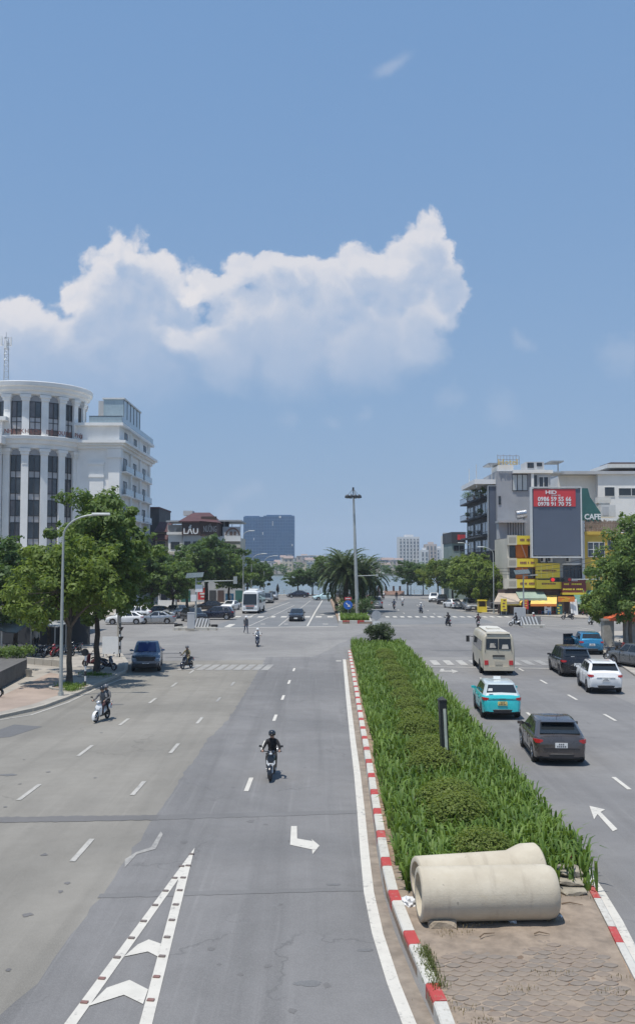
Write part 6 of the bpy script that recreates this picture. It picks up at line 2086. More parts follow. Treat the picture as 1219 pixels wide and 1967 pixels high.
b.fr('floor_band', W_CREAM, 322, 1060, 350, 1065, 172, .12, .1)
b.win(328, 1041, 345, 1055, 172, 4, 2, FRAME_D, G_WIN); b.win(329, 1067, 345, 1086, 172, 3, 2, FRAME_D, G_WIN); b.win(327, 1098, 346, 1112, 172, 3, 1)
b.fr('parapet', W_LGREY, 322, 1008, 350, 1022, 174, 0, .25)
b.fr('terrace_roof', TIN, 320, 1000, 352, 1003, 172.5, .6, 8)
for u in (323, 336, 349):
    b.fr('post', STEEL, u, 1003, u + 1.2, 1022, 172.2, 0, .12)
# café sign building with the gable
b = Bld('restaurant_building', 'brown gabled restaurant building carrying the white LẨU lettering', base_at(382, 170))
b.fr('wall', W_LGREY, 350, 1028, 416, 1175, 170, 0, 14)
for (u0, u1) in ((354, 366), (371, 383), (388, 400), (403, 413)):
    for v0 in (1040, 1072, 1100):
        b.win(u0, v0, u1, v0 + 18, 170, 2, 1)
b.fr('signboard', W_BROWN, 350, 1003, 386, 1028, 170, .45, 14)
b.fr('signboard', W_BROWN, 386, 1003, 417, 1030, 170, .3, 14)
b.ftext('LẨU', S_WHITE, 352.5, 1008, 381, 1026, 169.5, bold=.03)
b.ftext('NƯỚNG', mat('sign_pale', (.42, .41, .40), .6, var=0), 391, 1006, 416, 1022, 169.62, bold=.01)
zr0, zr1 = Q(0, 1001, 170).z, Q(0, 984, 176).z
xl_, xm_, xr_ = Q(349, 1000, 170).x, Q(384, 1000, 170).x, Q(418, 1000, 170).x
xa_ = Q(397, 1000, 172).x
q = MB()
q.add([(xl_ - .4, 169.2, zr0), (xm_, 169.2, zr0), (xa_, 177, zr1), (xl_ + 1.2, 177, zr1), (xl_ - .4, 169.2, zr0 - .25), (xm_, 169.2, zr0 - .25)], [(0, 1, 2, 3), (4, 5, 1, 0)])
q.add([(xm_, 169.2, zr0), (xr_ + .3, 169.0, zr0 - .3), (xr_ + .3, 184, zr0 - .3), (xa_, 177, zr1)], [(0, 1, 3), (1, 2, 3)])
q.add([(xl_ - .4, 169.2, zr0), (xl_ + 1.2, 177, zr1), (xl_ - .4, 184, zr0)], [(0, 1, 2)])
q.add([(xl_ - .4, 184, zr0), (xl_ + 1.2, 177, zr1), (xa_, 177, zr1), (xr_ + .3, 184, zr0 - .3)], [(0, 1, 2, 3)])
b.put(q, 'roof', T_MAROON)
b.fr('gable_wall', W_BROWN, 386, 992, 416, 1004, 171.0, 0, .3)
b.fr('water_tank_room', W_LGREY, 352, 981, 370, 990, 176, 0, 3)
b = Bld('terrace_building', 'grey building with a flat terrace roof and pale arched signboard', base_at(440, 176))
b.fr('wall', W_CREAM, 417, 1033, 462, 1175, 176, 0, 12)
b.fr('balcony', W_WHITE, 416, 1030, 463, 1040, 176, 1.0, .2)
b.fr('balcony', W_CREAM, 418, 1046, 463, 1052, 176, 1.0, .2)
b.fr('signboard', W_LGREY, 428, 1012, 462, 1030, 176, .35, .2)
q = MB()
c0 = Q(447, 1028, 175.5)
for i in range(10):
    t0, t1 = PI * i / 10, PI * (i + 1) / 10
    q.cyl((c0.x + 1.25 * math.cos(t0), 175.5, c0.z + 1.3 * math.sin(t0)), (c0.x + 1.25 * math.cos(t1), 175.5, c0.z + 1.3 * math.sin(t1)), .14, n=5)
q.cbox(c0.x - .3, 175.5, c0.z + .35, .5, .12, .7); q.cbox(c0.x + .4, 175.5, c0.z + .35, .4, .12, .7)
b.put(q, 'sign_emblem', W_BROWN)
b.fr('terrace_roof', TIN, 415, 999, 464, 1002, 176, .8, 12)
for u in (417, 430, 445, 461):
    b.fr('post', STEEL, u, 1002, u + 1.3, 1032, 176.2, 0, .12)
b.fr('back_wall', W_DARK, 418, 1003, 440, 1030, 178, 0, .2)
for (u0, u1) in ((424, 434), (440, 450), (452, 460)):
    b.win(u0, 1056, u1, 1072, 176, 2, 1); b.win(u0, 1085, u1, 1100, 176, 2, 1)
b.fr('bracket_frame', STEEL, 430, 1030, 462, 1032, 175.2, 0, .1)
# street level of the left row: shopfront boards in the shade
sb = Bld('shop_row', 'row of shaded shopfronts under the trees with red and blue boards', base_at(400, 166), 'shops')
sb.fr('wall', W_LGREY, 300, 1118, 470, 1178, 167, 0, 1.5)
for i, (u0, u1) in enumerate([(304, 322), (326, 344), (348, 366), (402, 415), (418, 430), (452, 466)]):
    sb.fr('shutter', (W_DARK, W_BROWN, S_GREEN)[i % 3], u0, 1134, u1, 1176, 167, .15, .1)
rs_ = thing('red_board', 'red advertising board with white marks beside the traffic light pole', 'sign', (Q(389, 1150, 160).x, 160, .12))
a, c = Q(380, 1152, 160), Q(398, 1129, 160)
MB().box(-(c.x - a.x) / 2, (c.x - a.x) / 2, -.06, .06, a.z - .12, c.z - .12).build('board', S_RED, rs_)
q = MB(); q.box(-.6, -.5, 0, .1, 0, a.z - .1); q.box(.5, .6, 0, .1, 0, a.z - .1); q.build('stand', STEEL, rs_)
q = MB(); q.cbox(0, -.08, a.z + .9, .9, .04, .3); q.cbox(0, -.08, a.z + .4, .5, .04, .25); q.build('print', S_WHITE, rs_)
rs_ = thing('blue_board', 'pale blue poster board under the trees beside the white taxi', 'sign', (Q(441, 1150, 158).x, 158, .12))
a, c = Q(433, 1157, 158), Q(449, 1140, 158)
MB().box(-(c.x - a.x) / 2, (c.x - a.x) / 2, -.05, .05, a.z - .12, c.z - .12).build('board', mat('sign_pale_blue', (.22, .50, .68), .5, var=.15, scale=1.5), rs_)
q = MB(); q.box(-.6, -.52, 0, .08, 0, a.z - .1); q.box(.52, .6, 0, .08, 0, a.z - .1); q.build('stand', STEEL, rs_)
q = MB(); q.ball((.1, -.06, a.z + .75), .3, .03, .42, 8, 6); q.build('print', S_WHITE, rs_)

# ---------------------------------------------------------------- right hand block
YB = 129.0
b = Bld('dark_building', 'charcoal building with planted balconies and a tall dark screen on its corner', (Q(925, 1100, 155.5).x, 155.5, .12))
xs_ = Q(941, 1000, 147).x
zt_ = Q(0, 938, 147.5).z
b.box('wall', W_DARK, xs_, Q(956, 1000, 147.5).x, 147.1, 170, .12, zt_)
b.fr('screen', S_LED, 938.5, 934, 957, 1056, 146.5, .5, .2)
q = MB()
a, c = Q(938.5, 1056, 145.9), Q(957, 934, 145.9)
for (x0, x1, z0, z1) in ((a.x - .12, a.x, a.z, c.z), (c.x, c.x + .12, a.z, c.z), (a.x - .12, c.x + .12, c.z, c.z + .12), (a.x - .12, c.x + .12, a.z - .12, a.z)):
    q.box(x0, x1, 145.85, 146.6, z0, z1)
b.put(q, 'screen_frame', STEEL)
for k, zf in enumerate([Q(0, 1062, 150.5).z, Q(0, 1028, 150.5).z, Q(0, 990, 150.5).z, Q(0, 955, 150.5).z]):
    for j, (y0, y1) in enumerate(((147.9, 154.4), (155, 161.6), (162.2, 169.5))):
        b.side_win(xs_, y0 + .6, y1 - .6, zf + .25, zf + 2.1, -1, STEEL, G_TINT)
        b.box('balcony', W_DARK, xs_ - 1.3, xs_ - .001, y0, y1, zf - .35, zf - .1)
        q = MB()
        q.box(xs_ - 1.3, xs_ - 1.25, y0, y1, zf + .75, zf + .82)
        for m in range(9):
            q.box(xs_ - 1.3, xs_ - 1.26, y0 + (y1 - y0) * m / 8 - .02, y0 + (y1 - y0) * m / 8 + .02, zf - .1, zf + .75)
        b.put(q, 'railing', FRAME_D)
b.box('roof_canopy', S_WHITE, xs_ - 2.6, Q(957, 920, 146.5).x, 146.1, 159.5, Q(0, 930, 146.5).z, Q(0, 921, 146.5).z)
q = MB()
for (x, y) in ((xs_ - 2.2, 146.5), (xs_ + .2, 146.5), (xs_ - 2.2, 153.5)):
    q.cyl((x, y, zt_), (x, y, Q(0, 892, 146.5).z), .05, n=6)
b.put(q, 'roof_post', FRAME_W)['kind'] = 'stuff'
b.box('roof_canopy', STEEL, xs_ - .3, xs_ + 1.8, 146.5, 151.5, Q(0, 892, 146.5).z, Q(0, 889, 146.5).z)
def pot_plant(x, y, z, r_, lab, seed, grp, lm=L_TREE):
    n = np.random.default_rng(seed)
    v, f = leaf_cloud(n, [(n.normal() * r_ * .35, n.normal() * r_ * .35, .35 + r_ * (.5 + .8 * n.random())) for _ in range(9)], [r_ * .42] * 9, 34, .22, .9, .5)
    t = thing('potted_plant', lab, 'plant', (x, y, z), 0, grp)
    inst('foliage', fast_mesh('foliage', v, f, [lm]), t)
    MB().lathe([(.02, 0), (.16, 0), (.22, .38), (.18, .38), (.17, .33)], n=10).build('pot', mat('pot_clay', (.22, .12, .08), .8), t)
BP = 'plants on the balconies of the charcoal building'
for i, (y, k) in enumerate(((149, 3), (156.5, 3), (163.5, 3), (151.5, 2), (161.5, 1), (164.5, 2))):
    zf = [Q(0, 1062, 150.5).z, Q(0, 1028, 150.5).z, Q(0, 990, 150.5).z, Q(0, 955, 150.5).z][k] - .1
    pot_plant(xs_ - .8, y, zf, (.9, 1.3, 1.1, .6, .6, .7)[i], (('bushy plant at the street corner end of the top charcoal balcony', 'large bushy plant in the middle of the top charcoal balcony', 'bushy plant at the lake end of the top charcoal balcony', 'small plant on the second balcony below the charcoal roof', 'small plant on the third balcony below the charcoal roof', 'small plant at the lake end of the second charcoal balcony')[i]), 90 + i, BP)
# grey tower house
b = Bld('grey_tower_house', 'tall grey house with a white framed window and a rooftop letter sign', base_at(990, 145))
b.fr('wall', W_GREY, 956, 905, 1021, 1140, 145, 0, 12)
b.fr('wall', W_WHITE, 957, 893, 985, 908, 145.3, 0, 6)
b.fr('wall', W_LGREY, 1021, 908, 1056, 1060, 144.6, 0, 12)
b.fr('floor_band', W_WHITE, 984, 903, 1060, 909, 144.6, .4, 12)
b.win(983, 911, 1012, 943, 145, 3, 1, FRAME_D, mat('blind_pale', (.50, .53, .53), .5, var=.04), .09, proud=.12)
b.win(1020, 913, 1030, 938, 144.6, 1, 2, FRAME_D, G_WIN); b.win(1034, 915, 1052, 938, 144.6, 2, 1, FRAME_W, G_WIN, .12)
b.win(956.5, 953, 961, 969, 145, 1, 1)
b.fr('pilaster', W_WHITE, 1021, 905, 1024, 1060, 144.5, .12, .2)
b.fr('roof_room', W_LGREY, 1010, 887, 1044, 903, 147, 0, 4); b.win(1012, 889, 1024, 899, 147, 2, 1); b.win(1030, 889, 1040, 896, 147, 1, 1)
b.fr('roof_canopy', STEEL, 1056, 885, 1081, 887.5, 145, .3, 4); b.fr('post', STEEL, 1070, 887, 1072, 908, 145, 0, .15)
b.fr('roof_deck', STEEL, 1044, 906, 1082, 909, 145, .2, 5)
q = MB()
a, c = Q(955, 893, 144.6), Q(996, 873, 144.6)
for i in range(8):
    x = a.x + (c.x - a.x) * i / 7
    q.box(x - .025, x + .025, 144.6, 144.66, a.z, c.z - .25 * (i % 2))
for z in (a.z + .3, (a.z + c.z) / 2, c.z - .2):
    q.box(a.x, c.x, 144.6, 144.65, z - .025, z + .025)
sf = b.put(q, 'sign_frame', RUST)
b.ftext('Hotel', S_GOLD, 956, 882, 993, 893, 144.5, parent=sf if False else None, bold=.01)
b.fr('lean_to_roof', TIN, 956, 1000, 1010, 1004, 142.5, .5, 2.4)
b.fr('lean_to_wall', W_LGREY, 957, 1004, 1008, 1035, 143.2, 0, 1.7)
q = MB()
for i in range(7):
    u = 975 + i * 5
    p, t = Q(u, 1033, 142.4), Q(u, 1004, 142.4)
    q.box(p.x - .05, p.x + .05, 142.4, 142.5, p.z, t.z)
b.put(q, 'terrace_post', FRAME_D)
wtk = Q(1000, 989, 143)
t = thing('water_tank', 'steel water tank lying on the roof left of the red banner', 'water tank', (wtk.x, 143, wtk.z - .75))
q = MB(); q.cyl((-.75, 0, .75), (.75, 0, .95), .68, n=18); q.build('tank', mat('tank_steel', (.5, .5, .5), .3, .9, var=.05), t, smooth=40)
q = MB(); q.cbox(-.45, 0, .1, .1, 1.0, .2); q.cbox(.45, 0, .12, .1, 1.0, .24); q.build('cradle', STEEL, t)
# orange balconied shop
b = Bld('orange_shop_house', 'orange shop house with cream and yellow balcony bands', base_at(1000, YB))
b.fr('wall', W_ORG, 986, 1034, 1031, 1140, YB + .6, 0, 9)
b.fr('wall', W_CREAM, 974, 1034, 986.5, 1140, YB + .5, 0, 9)
for v0, v1 in ((1028, 1047), (1072, 1090), (1112, 1130)):
    b.fr('balcony', W_CREAM, 974 if v0 < 1100 else 967, v0, 991, v1, YB, .30, .5)
    b.fr('balcony_board', S_YEL, 991.2, v0 + 1, 1031, v1 - 1, YB, .35, .4)
    b.scribble(998, v0 + 5, 1026, v0 + 13, YB - .35, 1, S_TXT, None, v0)
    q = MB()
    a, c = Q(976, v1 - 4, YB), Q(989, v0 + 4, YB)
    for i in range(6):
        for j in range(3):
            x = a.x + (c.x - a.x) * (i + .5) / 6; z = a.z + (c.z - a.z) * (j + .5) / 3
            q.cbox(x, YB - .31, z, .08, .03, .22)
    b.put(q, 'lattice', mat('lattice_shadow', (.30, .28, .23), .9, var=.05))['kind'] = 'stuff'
for v0, v1 in ((1048, 1071), (1091, 1111)):
    b.win(978, v0, 989, v1, YB + .5, 1, 1); b.win(1013, v0, 1031, v1, YB + .6, 2, 1, RUST, G_WIN)
q = MB(); p0, p1 = Q(1001, 1046, YB), Q(1010, 1071, YB); q.cyl((p0.x, YB + .2, p0.z), (p1.x, YB + .2, p1.z), .09, n=6); p0, p1 = Q(1002, 1090, YB), Q(1008, 1111, YB); q.cyl((p0.x, YB + .2, p0.z), (p1.x, YB + .2, p1.z), .09, n=6)
b.put(q, 'stair_rail', mat('stair_rail_pink', (.6, .35, .28), .6))['kind'] = 'stuff'
# white shop house below the billboard
b = Bld('white_shop_house', 'white shop house under the billboard with yellow and maroon shop boards', base_at(1075, YB))
b.fr('wall', W_LGREY, 1031, 1040, 1120, 1187, YB + .3, 0, 10)
b.win(1081, 1086, 1116, 1111, YB + .3, 5, 1, FRAME_D, G_WIN)
b.fr('lintel', W_WHITE, 1078, 1082, 1118, 1085, YB + .3, .3, .1)
sg = b.fr('sign_panel', S_YEL, 1028, 1082, 1073, 1111, YB - .2, .35, .2)
b.scribble(1033, 1094, 1069, 1099, YB - .56, 1, S_TXT, sg, 5)
for i in range(3):
    b.fr('panel_joint', mat('sign_yellow_pale', (.8, .68, .2), .5, var=0), 1038 + i * 11, 1084, 1039 + i * 11, 1109, YB - .55, .02, .02, sg)
sg = b.fr('sign_panel', S_YEL, 1028, 1114, 1075, 1131, YB - .2, .6, .2)
b.scribble(1040, 1119, 1068, 1124, YB - .81, 1, S_TXT, sg, 6)
sg = b.fr('sign_panel', S_MAR, 1076, 1113, 1121, 1138, YB - .2, .9, .2)
b.scribble(1082, 1119, 1116, 1125, YB - 1.11, 1, S_YEL, sg, 7); b.scribble(1080, 1129, 1119, 1135, YB - 1.11, 1, S_YEL, sg, 8); b.scribble(1094, 1114, 1108, 1117, YB - 1.11, 1, S_WHITE, sg, 9)
b.fr('sign_skirt', S_YEL, 1076, 1138, 1121, 1142, YB - .2, 1.0, .2)
for u in (1036, 1050, 1085):
    ac = b.fr('air_conditioner', FRAME_W, u, 1070, u + 9, 1080, YB, .45, .3)
    b.fr('fan_grille', FRAME_D, u + 1.5, 1071.5, u + 6, 1078.5, YB - .46, .02, .02, ac)
# billboard
bb = Bld('billboard', 'big grey billboard with a red phone number banner across its top', base_at(1068, 127.4), 'billboard')
bb.fr('panel', S_LED, 1022.5, 939, 1113, 1067, 127.4, .3, .3)
q = MB()
a, c = Q(1021, 1069, 127.1), Q(1114.5, 937, 127.1)
for (x0, x1, z0, z1) in ((a.x - .07, a.x + .09, a.z, c.z), (c.x - .09, c.x + .07, a.z, c.z), (a.x - .07, c.x + .07, c.z, c.z + .14), (a.x - .07, c.x + .07, a.z - .18, a.z)):
    q.box(x0, x1, 126.95, 127.9, z0, z1)
bb.put(q, 'frame', FRAME_W)
ban = bb.fr('banner', S_RED, 1024, 939.5, 1104, 973, 127.08, .04, .02)
for txt_, r_ in (('BÌ2 ·', (1047, 942, 1068, 949)), ('0986 59 55 66', (1032, 954, 1096, 963)), ('0978 91 70 75', (1032, 964, 1096, 973 - 1))):
    o = bb.ftext(txt_ if txt_[0] == '0' else 'HID', S_WHITE, r_[0], r_[1], r_[2], r_[3], 126.98, bold=.025, ext=.02)
bb.scribble(1058, 950, 1078, 952.5, 127.03, 1, S_WHITE, ban, 3)
q = MB()
for u in (1030, 1068, 1106):
    p, t = Q(u, 1066, 128.2), Q(u, 940, 128.2)
    q.box(p.x - .1, p.x + .1, 127.9, 129.4, p.z, p.z + .3)
    q.box(p.x - .1, p.x + .1, 127.9, 128.1, p.z, t.z)
bb.put(q, 'support_frame', STEEL)
# yellow café building
b = Bld('yellow_cafe_building', 'yellow building with a fenced roof terrace and white CAFE lettering', base_at(1175, YB), 'café')
b.fr('wall', W_YEL, 1121, 1024, 1300, 1187, YB, 0, 12)
b.fr('wall_cap', W_YEL, 1120, 1021, 1163, 1027, YB, .25, 1)
b.fr('ledge', W_YEL, 1163, 1029, 1300, 1035, YB, .5, .3)
b.fr('drain_strip', FRAME_W, 1117.5, 1000, 1120.5, 1140, YB - .1, .15, .2)
b.win(1128, 1041, 1160, 1070, YB, 3, 2, FRAME_W, G_TINT, .1); b.win(1166, 1038, 1200, 1056, YB, 4, 1, FRAME_W, G_TINT, .1); b.win(1128, 1090, 1160, 1106, YB, 3, 1, FRAME_W, G_TINT)
b.win(1205, 1038, 1240, 1056, YB, 4, 1, FRAME_W, G_TINT, .1)
q = MB()
a, c = Q(1122, 1022, YB), Q(1200, 998, YB)
n_ = 26
fence = []
for i in range(n_):
    x0 = a.x + (c.x - a.x) * i / n_
    b.box('fence_slat', RUST, x0 + .01, x0 + (c.x - a.x) / n_ - .02, YB - .05, YB + .0, a.z, c.z - .12 * ((i * 7) % 3))
b.fr('fence_rail', W_BROWN, 1121, 1004, 1200, 1006, YB + .02, 0, .08)
b.ftext('CAFE', S_WHITE, 1121.5, 987, 1153, 998, YB - .1, bold=.03)
a, c = Q(1114, 985, YB + 1), Q(1147, 938, YB + 1)
xk = Q(1127, 940, YB + 1).x
zk = Q(0, 963, YB + 1).z
q = MB(); pr_ = [(a.x, a.z - 1.2), (c.x + .3, a.z - 1.2), (c.x + .3, a.z), (xk + .3, zk + .6), (xk, c.z), (a.x, c.z)]
n_ = len(pr_)
q.add([(x, YB + .8, z) for x, z in pr_] + [(x, YB + 1.1, z) for x, z in pr_], [tuple(range(n_)), tuple(reversed(range(n_, 2 * n_)))] + [(i, n_ + i, n_ + (i + 1) % n_, (i + 1) % n_) for i in range(n_)])
b.put(q, 'stair_wall', S_GREEN)
ac = b.fr('air_conditioner', FRAME_W, 1153, 970, 1181, 993, YB + 2, 0, 1.5); b.fr('fan_grille', W_LGREY, 1156, 973, 1168, 990, YB + 1.99, .02, .02, ac)
ac = b.fr('air_conditioner', FRAME_W, 1147, 955, 1172, 966, YB + 6, 0, 1.2); b.fr('stand', STEEL, 1149, 966, 1170, 972, YB + 6, 0, .9, ac)
PL = 'plants along the café roof terrace'
for i, u in enumerate((1127, 1134, 1141, 1150)):
    p = Q(u, 1021, YB + .5); pot_plant(p.x, YB + .45, p.z - .1, .42 + .1 * (i % 2), 'dark plant standing at the café terrace fence', 120 + i, PL, L_DARK)
# white building behind
b = Bld('white_block', 'long white building with square dark windows behind the café terrace', base_at(1150, 150))
xk0, xk1 = Q(1077, 905, 150).x, Q(1330, 905, 150).x
b.box('wall', W_WHITE, xk0, xk1, 152, 172, .12, Q(0, 911, 150).z)
b.fr('wall', W_WHITE, 1150, 906, 1330, 1100, 150.4, 0, 1.7)
b.fr('parapet', W_LGREY, 1076, 905, 1330, 911, 150.2, .2, 18)
b.fr('roof_slab', FRAME_W, 1160, 893, 1330, 900, 152, 1.5, 8); b.fr('roof_room', W_BROWN, 1172, 888, 1330, 906, 154, 0, 6)
b.win(1160, 935, 1179, 954, 150.4, 1, 1, FRAME_W, G_WIN, .1); b.win(1187, 937, 1260, 953, 150.4, 3, 1, FRAME_W, G_WIN, .1)
# shopfronts and awnings, ground floor
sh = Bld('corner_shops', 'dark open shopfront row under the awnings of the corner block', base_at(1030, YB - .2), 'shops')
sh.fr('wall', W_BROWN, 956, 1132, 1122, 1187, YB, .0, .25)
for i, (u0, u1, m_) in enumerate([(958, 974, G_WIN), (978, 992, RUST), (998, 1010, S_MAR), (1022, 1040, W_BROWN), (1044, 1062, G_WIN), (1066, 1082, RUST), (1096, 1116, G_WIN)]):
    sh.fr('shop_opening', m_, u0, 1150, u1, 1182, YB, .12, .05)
AW = 'awnings over the corner shops'
def awning(label, u0, v0, u1, v1, Y, depth, m, valance=None, skew=0.0):
    a, c = Q(u0, v1, Y - depth), Q(u1, v0, Y)
    xa, xb = Q(u0, v1, Y - depth).x, Q(u1, v1, Y - depth).x
    z0, z1 = a.z, c.z
    root = thing('awning', label, 'awning', ((xa + xb) / 2, Y, z0), 0, AW)
    w_ = (xb - xa) / 2
    q = MB()
    n = 8
    top, bot = [], []
    for i in range(n + 1):
        x = -w_ + 2 * w_ * i / n
        sag = -.05 * (i % 2)
        top.append((x + skew, 0, z1 - z0)); bot.append((x, -depth, sag))
    q.add(top + bot + [(p[0], p[1], p[2] - .05) for p in top + bot], [(i, n + 1 + i, n + 2 + i, i + 1) for i in range(n)] + [(2 * n + 2 + i, 2 * n + 3 + i, 3 * n + 4 + i, 3 * n + 3 + i) for i in range(n)])
    q.build('canvas', m, root)
    q = MB(); q.box(-w_, w_, -depth - .02, -depth + .02, -.32, .0); q.build('valance', valance or m, root)
    q = MB()
    for x in (-w_ + .05, w_ - .05):
        q.cyl((x, -depth, -.02), (x, .0, -.3), .03, n=5)
    q.build('arm', STEEL, root)
cv = lambda n, c: mat('canvas_' + n, c, .8, var=.1, scale=.8)
awning('faded sand coloured awning at the left end of the corner shops', 948, 1139, 996, 1156, YB, 3.2, cv('sand', (.40, .33, .26)), skew=1.2)
awning('yellow orange awning with a printed valance left of the light pole', 972, 1141, 1000, 1158, YB, 3.0, cv('amber', (.62, .42, .10)), S_YEL, skew=1.5)
awning('grey green awning behind the light pole', 996, 1136, 1050, 1149, YB, 2.2, cv('sage', (.26, .33, .27)))
awning('bright yellow awning with an orange valance right of the light pole', 1018, 1143, 1068, 1160, YB, 3.6, cv('yellow', (.70, .50, .13)), W_ORG, skew=1.0)
awning('green awning with a pale hem below the yellow café', 1108, 1134, 1156, 1156, YB, 3.0, cv('green', (.09, .20, .16)), cv('mint', (.40, .50, .47)))
sr = thing('pavement_board', 'tall white leaning menu board in front of the brown shopfront', 'sign board', (Q(1102, 1170, 126).x, 126, .12), .2)
q = MB(); q.obox((-.5, -.1, 0), (1.0, 0, 0), (0, .08, 0), (.0, .35, 2.1)); q.build('board', S_WHITE, sr); q = MB(); q.obox((-.45, .75, 0), (.06, 0, 0), (0, .06, 0), (0, -.45, 2.0)); q.build('prop', STEEL, sr)
ys = thing('yellow_stall', 'yellow booth standing at the kerb by the drooping tree', 'stall', (Q(925, 1175, 133).x, 133, .12)); ys.scale = (.68, .8, .8)
MB().box(-.9, .9, -.6, .6, 0, .95).build('counter', S_YEL, ys); MB().box(-.95, .95, -.65, .65, 1.95, 2.15).build('roof', S_YEL, ys)
q = MB(); [q.box(x - .05, x + .05, y - .05, y + .05, .95, 1.95) for x in (-.8, .8) for y in (-.5, .5)]; q.build('frame', S_YEL, ys); MB().box(-.7, .7, .3, .4, .95, 1.95).build('shelf', W_BROWN, ys)
SG = 'small signs and stands before the corner shops'
for i, (u, v0, v1, w_, m_, lab) in enumerate([(966, 1150, 1174, .8, S_YEL, 'upright yellow signboard before the sand coloured awning'), (1008, 1152, 1170, .7, S_RED, 'upright red signboard behind the light pole'), (1050, 1158, 1178, .9, S_WHITE, 'small white stall board under the bright yellow awning'), (1086, 1146, 1156, 2.2, W_ORG, 'orange name strip between the yellow awning and the menu board'), (1072, 1160, 1180, .8, S_GREEN, 'dark green standing board beside the leaning menu board')]):
    p = Q(u, 1100, YB - 3.2); z0, z1 = Q(u, v1, YB - 3.2).z - .12, Q(u, v0, YB - 3.2).z - .12
    t = thing('standing_sign', lab, 'sign', (p.x, YB - 3.2, .12), 0, SG)
    o = MB().box(-w_ / 2, w_ / 2, -.06, .06, z0, z1).build('board', m_, t)
    q = MB(); [q.box(x - .03, x + .03, .06, .12, 0, z1 - .1) for x in (-w_ * .4, w_ * .4)]; q.build('leg', STEEL, t)
    q = MB(); r_ = random.Random(i); [q.cbox(r_.uniform(-.2, .2) * w_, -.07, z0 + (z1 - z0) * (k + .5) / 4, w_ * r_.uniform(.3, .55), .02, (z1 - z0) * .1) for k in range(4)]; q.build('print', S_TXT if m_ in (S_YEL, S_WHITE) else S_YEL, t)['kind'] = 'stuff'
STG = 'plastic stools before the corner shops'
smq = MB(); smq.box(-.17, .17, -.17, .17, .40, .45); [smq.cyl((x, y, 0), (x * .8, y * .8, .4), .03, n=5) for x in (-.17, .17) for y in (-.17, .17)]
for i, (u, v) in enumerate([(1036, 1181), (1042, 1182), (1046, 1180), (1054, 1183), (1062, 1182)]):
    p = P(u, v); t = inst('plastic_stool', smq.mesh('plastic_stool', (S_RED, mat('plastic_blue', (.05, .2, .5), .4))[i % 2]), None, (p.x, p.y, .12), i)
    tag(t, '%s plastic stool, %s from the light pole before the yellow awning' % (('red', 'blue')[i % 2], ('first', 'second', 'third', 'fourth', 'fifth')[i]), 'stool', STG)
CBG = 'overhead cables along the corner block'
for i, (ua, va, ub, vb) in enumerate([(952, 1098, 1204, 1062), (952, 1104, 1204, 1070), (952, 1092, 1204, 1052)]):
    a, c = Q(ua, va, 127.2), Q(ub, vb, 112)
    q = MB(); q.tube([tuple(a.lerp(c, k / 10) - Vector((0, 0, .7 * math.sin(PI * k / 10))) - a) for k in range(11)], .03, 4)
    tag(q.build('overhead_cable', FRAME_D, None, loc=a), ('middle', 'lowest', 'topmost')[i] + ' of three cables sagging past the corner shops', 'cable', CBG)
# orange parasol and pillar at the right edge
c = P(1205, 1245)
pa = thing('parasol', 'orange parasol over the pavement at the right edge', 'parasol', (c.x + .3, c.y + 1.0, .12))
q = MB(); n_ = 8
rim = [(2.0 * math.cos(2 * PI * i / n_), 2.0 * math.sin(2 * PI * i / n_), 2.35) for i in range(n_)]
q.add([(0, 0, 2.95)] + rim, [(0, 1 + i, 1 + (i + 1) % n_) for i in range(n_)]); q.add(rim + [(x, y, 2.12) for x, y, z in rim], [(i, n_ + i, n_ + (i + 1) % n_, (i + 1) % n_) for i in range(n_)])
q.build('canopy', cv('orange', (.62, .13, .05)), pa); MB().cyl((0, 0, 0), (0, 0, 2.95), .03, n=6).build('pole', STEEL, pa)
c = P(1172, 1245)
pl_ = thing('stone_pillar', 'grey stone gate pillar behind the blue crossover car', 'pillar', (c.x, c.y + .8, .12))
MB().box(-.42, .42, -.42, .42, 0, 2.1).build('shaft', CONC, pl_); MB().box(-.5, .5, -.5, .5, 2.1, 2.25).build('cap', CONC, pl_)
pl2 = copy_tree(pl_); pl2.location.x += 1.7; pl2.location.y -= .4
tag(pl2, 'grey stone gate pillar nearest the picture edge behind the motorbikes', 'pillar', 'gate pillars'); pl_['group'] = 'gate pillars'

# ---------------------------------------------------------------- farther buildings on the right and over the lake
b = Bld('dark_roofed_building', 'green grey building with a dark roof edge at the end of the right row', base_at(875, 178))
b.fr('wall', mat('render_sage', (.20, .26, .24), .85, var=.08), 868, 1040, 892, 1160, 178, 0, 12); b.fr('wall', W_DARK, 866, 1022, 893, 1043, 178, .3, 12.4)
b.win(871, 1048, 880, 1058, 178, 2, 1); b.win(882, 1048, 890, 1058, 178, 2, 1)
b.fr('flag_board', S_RED, 878, 1027, 893, 1037, 177.5, .1, .1)
b = Bld('white_tall_house', 'slim white house standing left of the dark roofed building', base_at(858, 205))
b.fr('wall', W_WHITE, 850, 1029, 868, 1150, 204.5, 0, 2.6); b.fr('roof_room', W_LGREY, 852, 1023, 862, 1029, 205, 0, 2); 
for v0 in (1036, 1050, 1064):
    b.win(853, v0, 857, v0 + 8, 204.5, 1, 1); b.win(860, v0, 864, v0 + 8, 204.5, 1, 1)
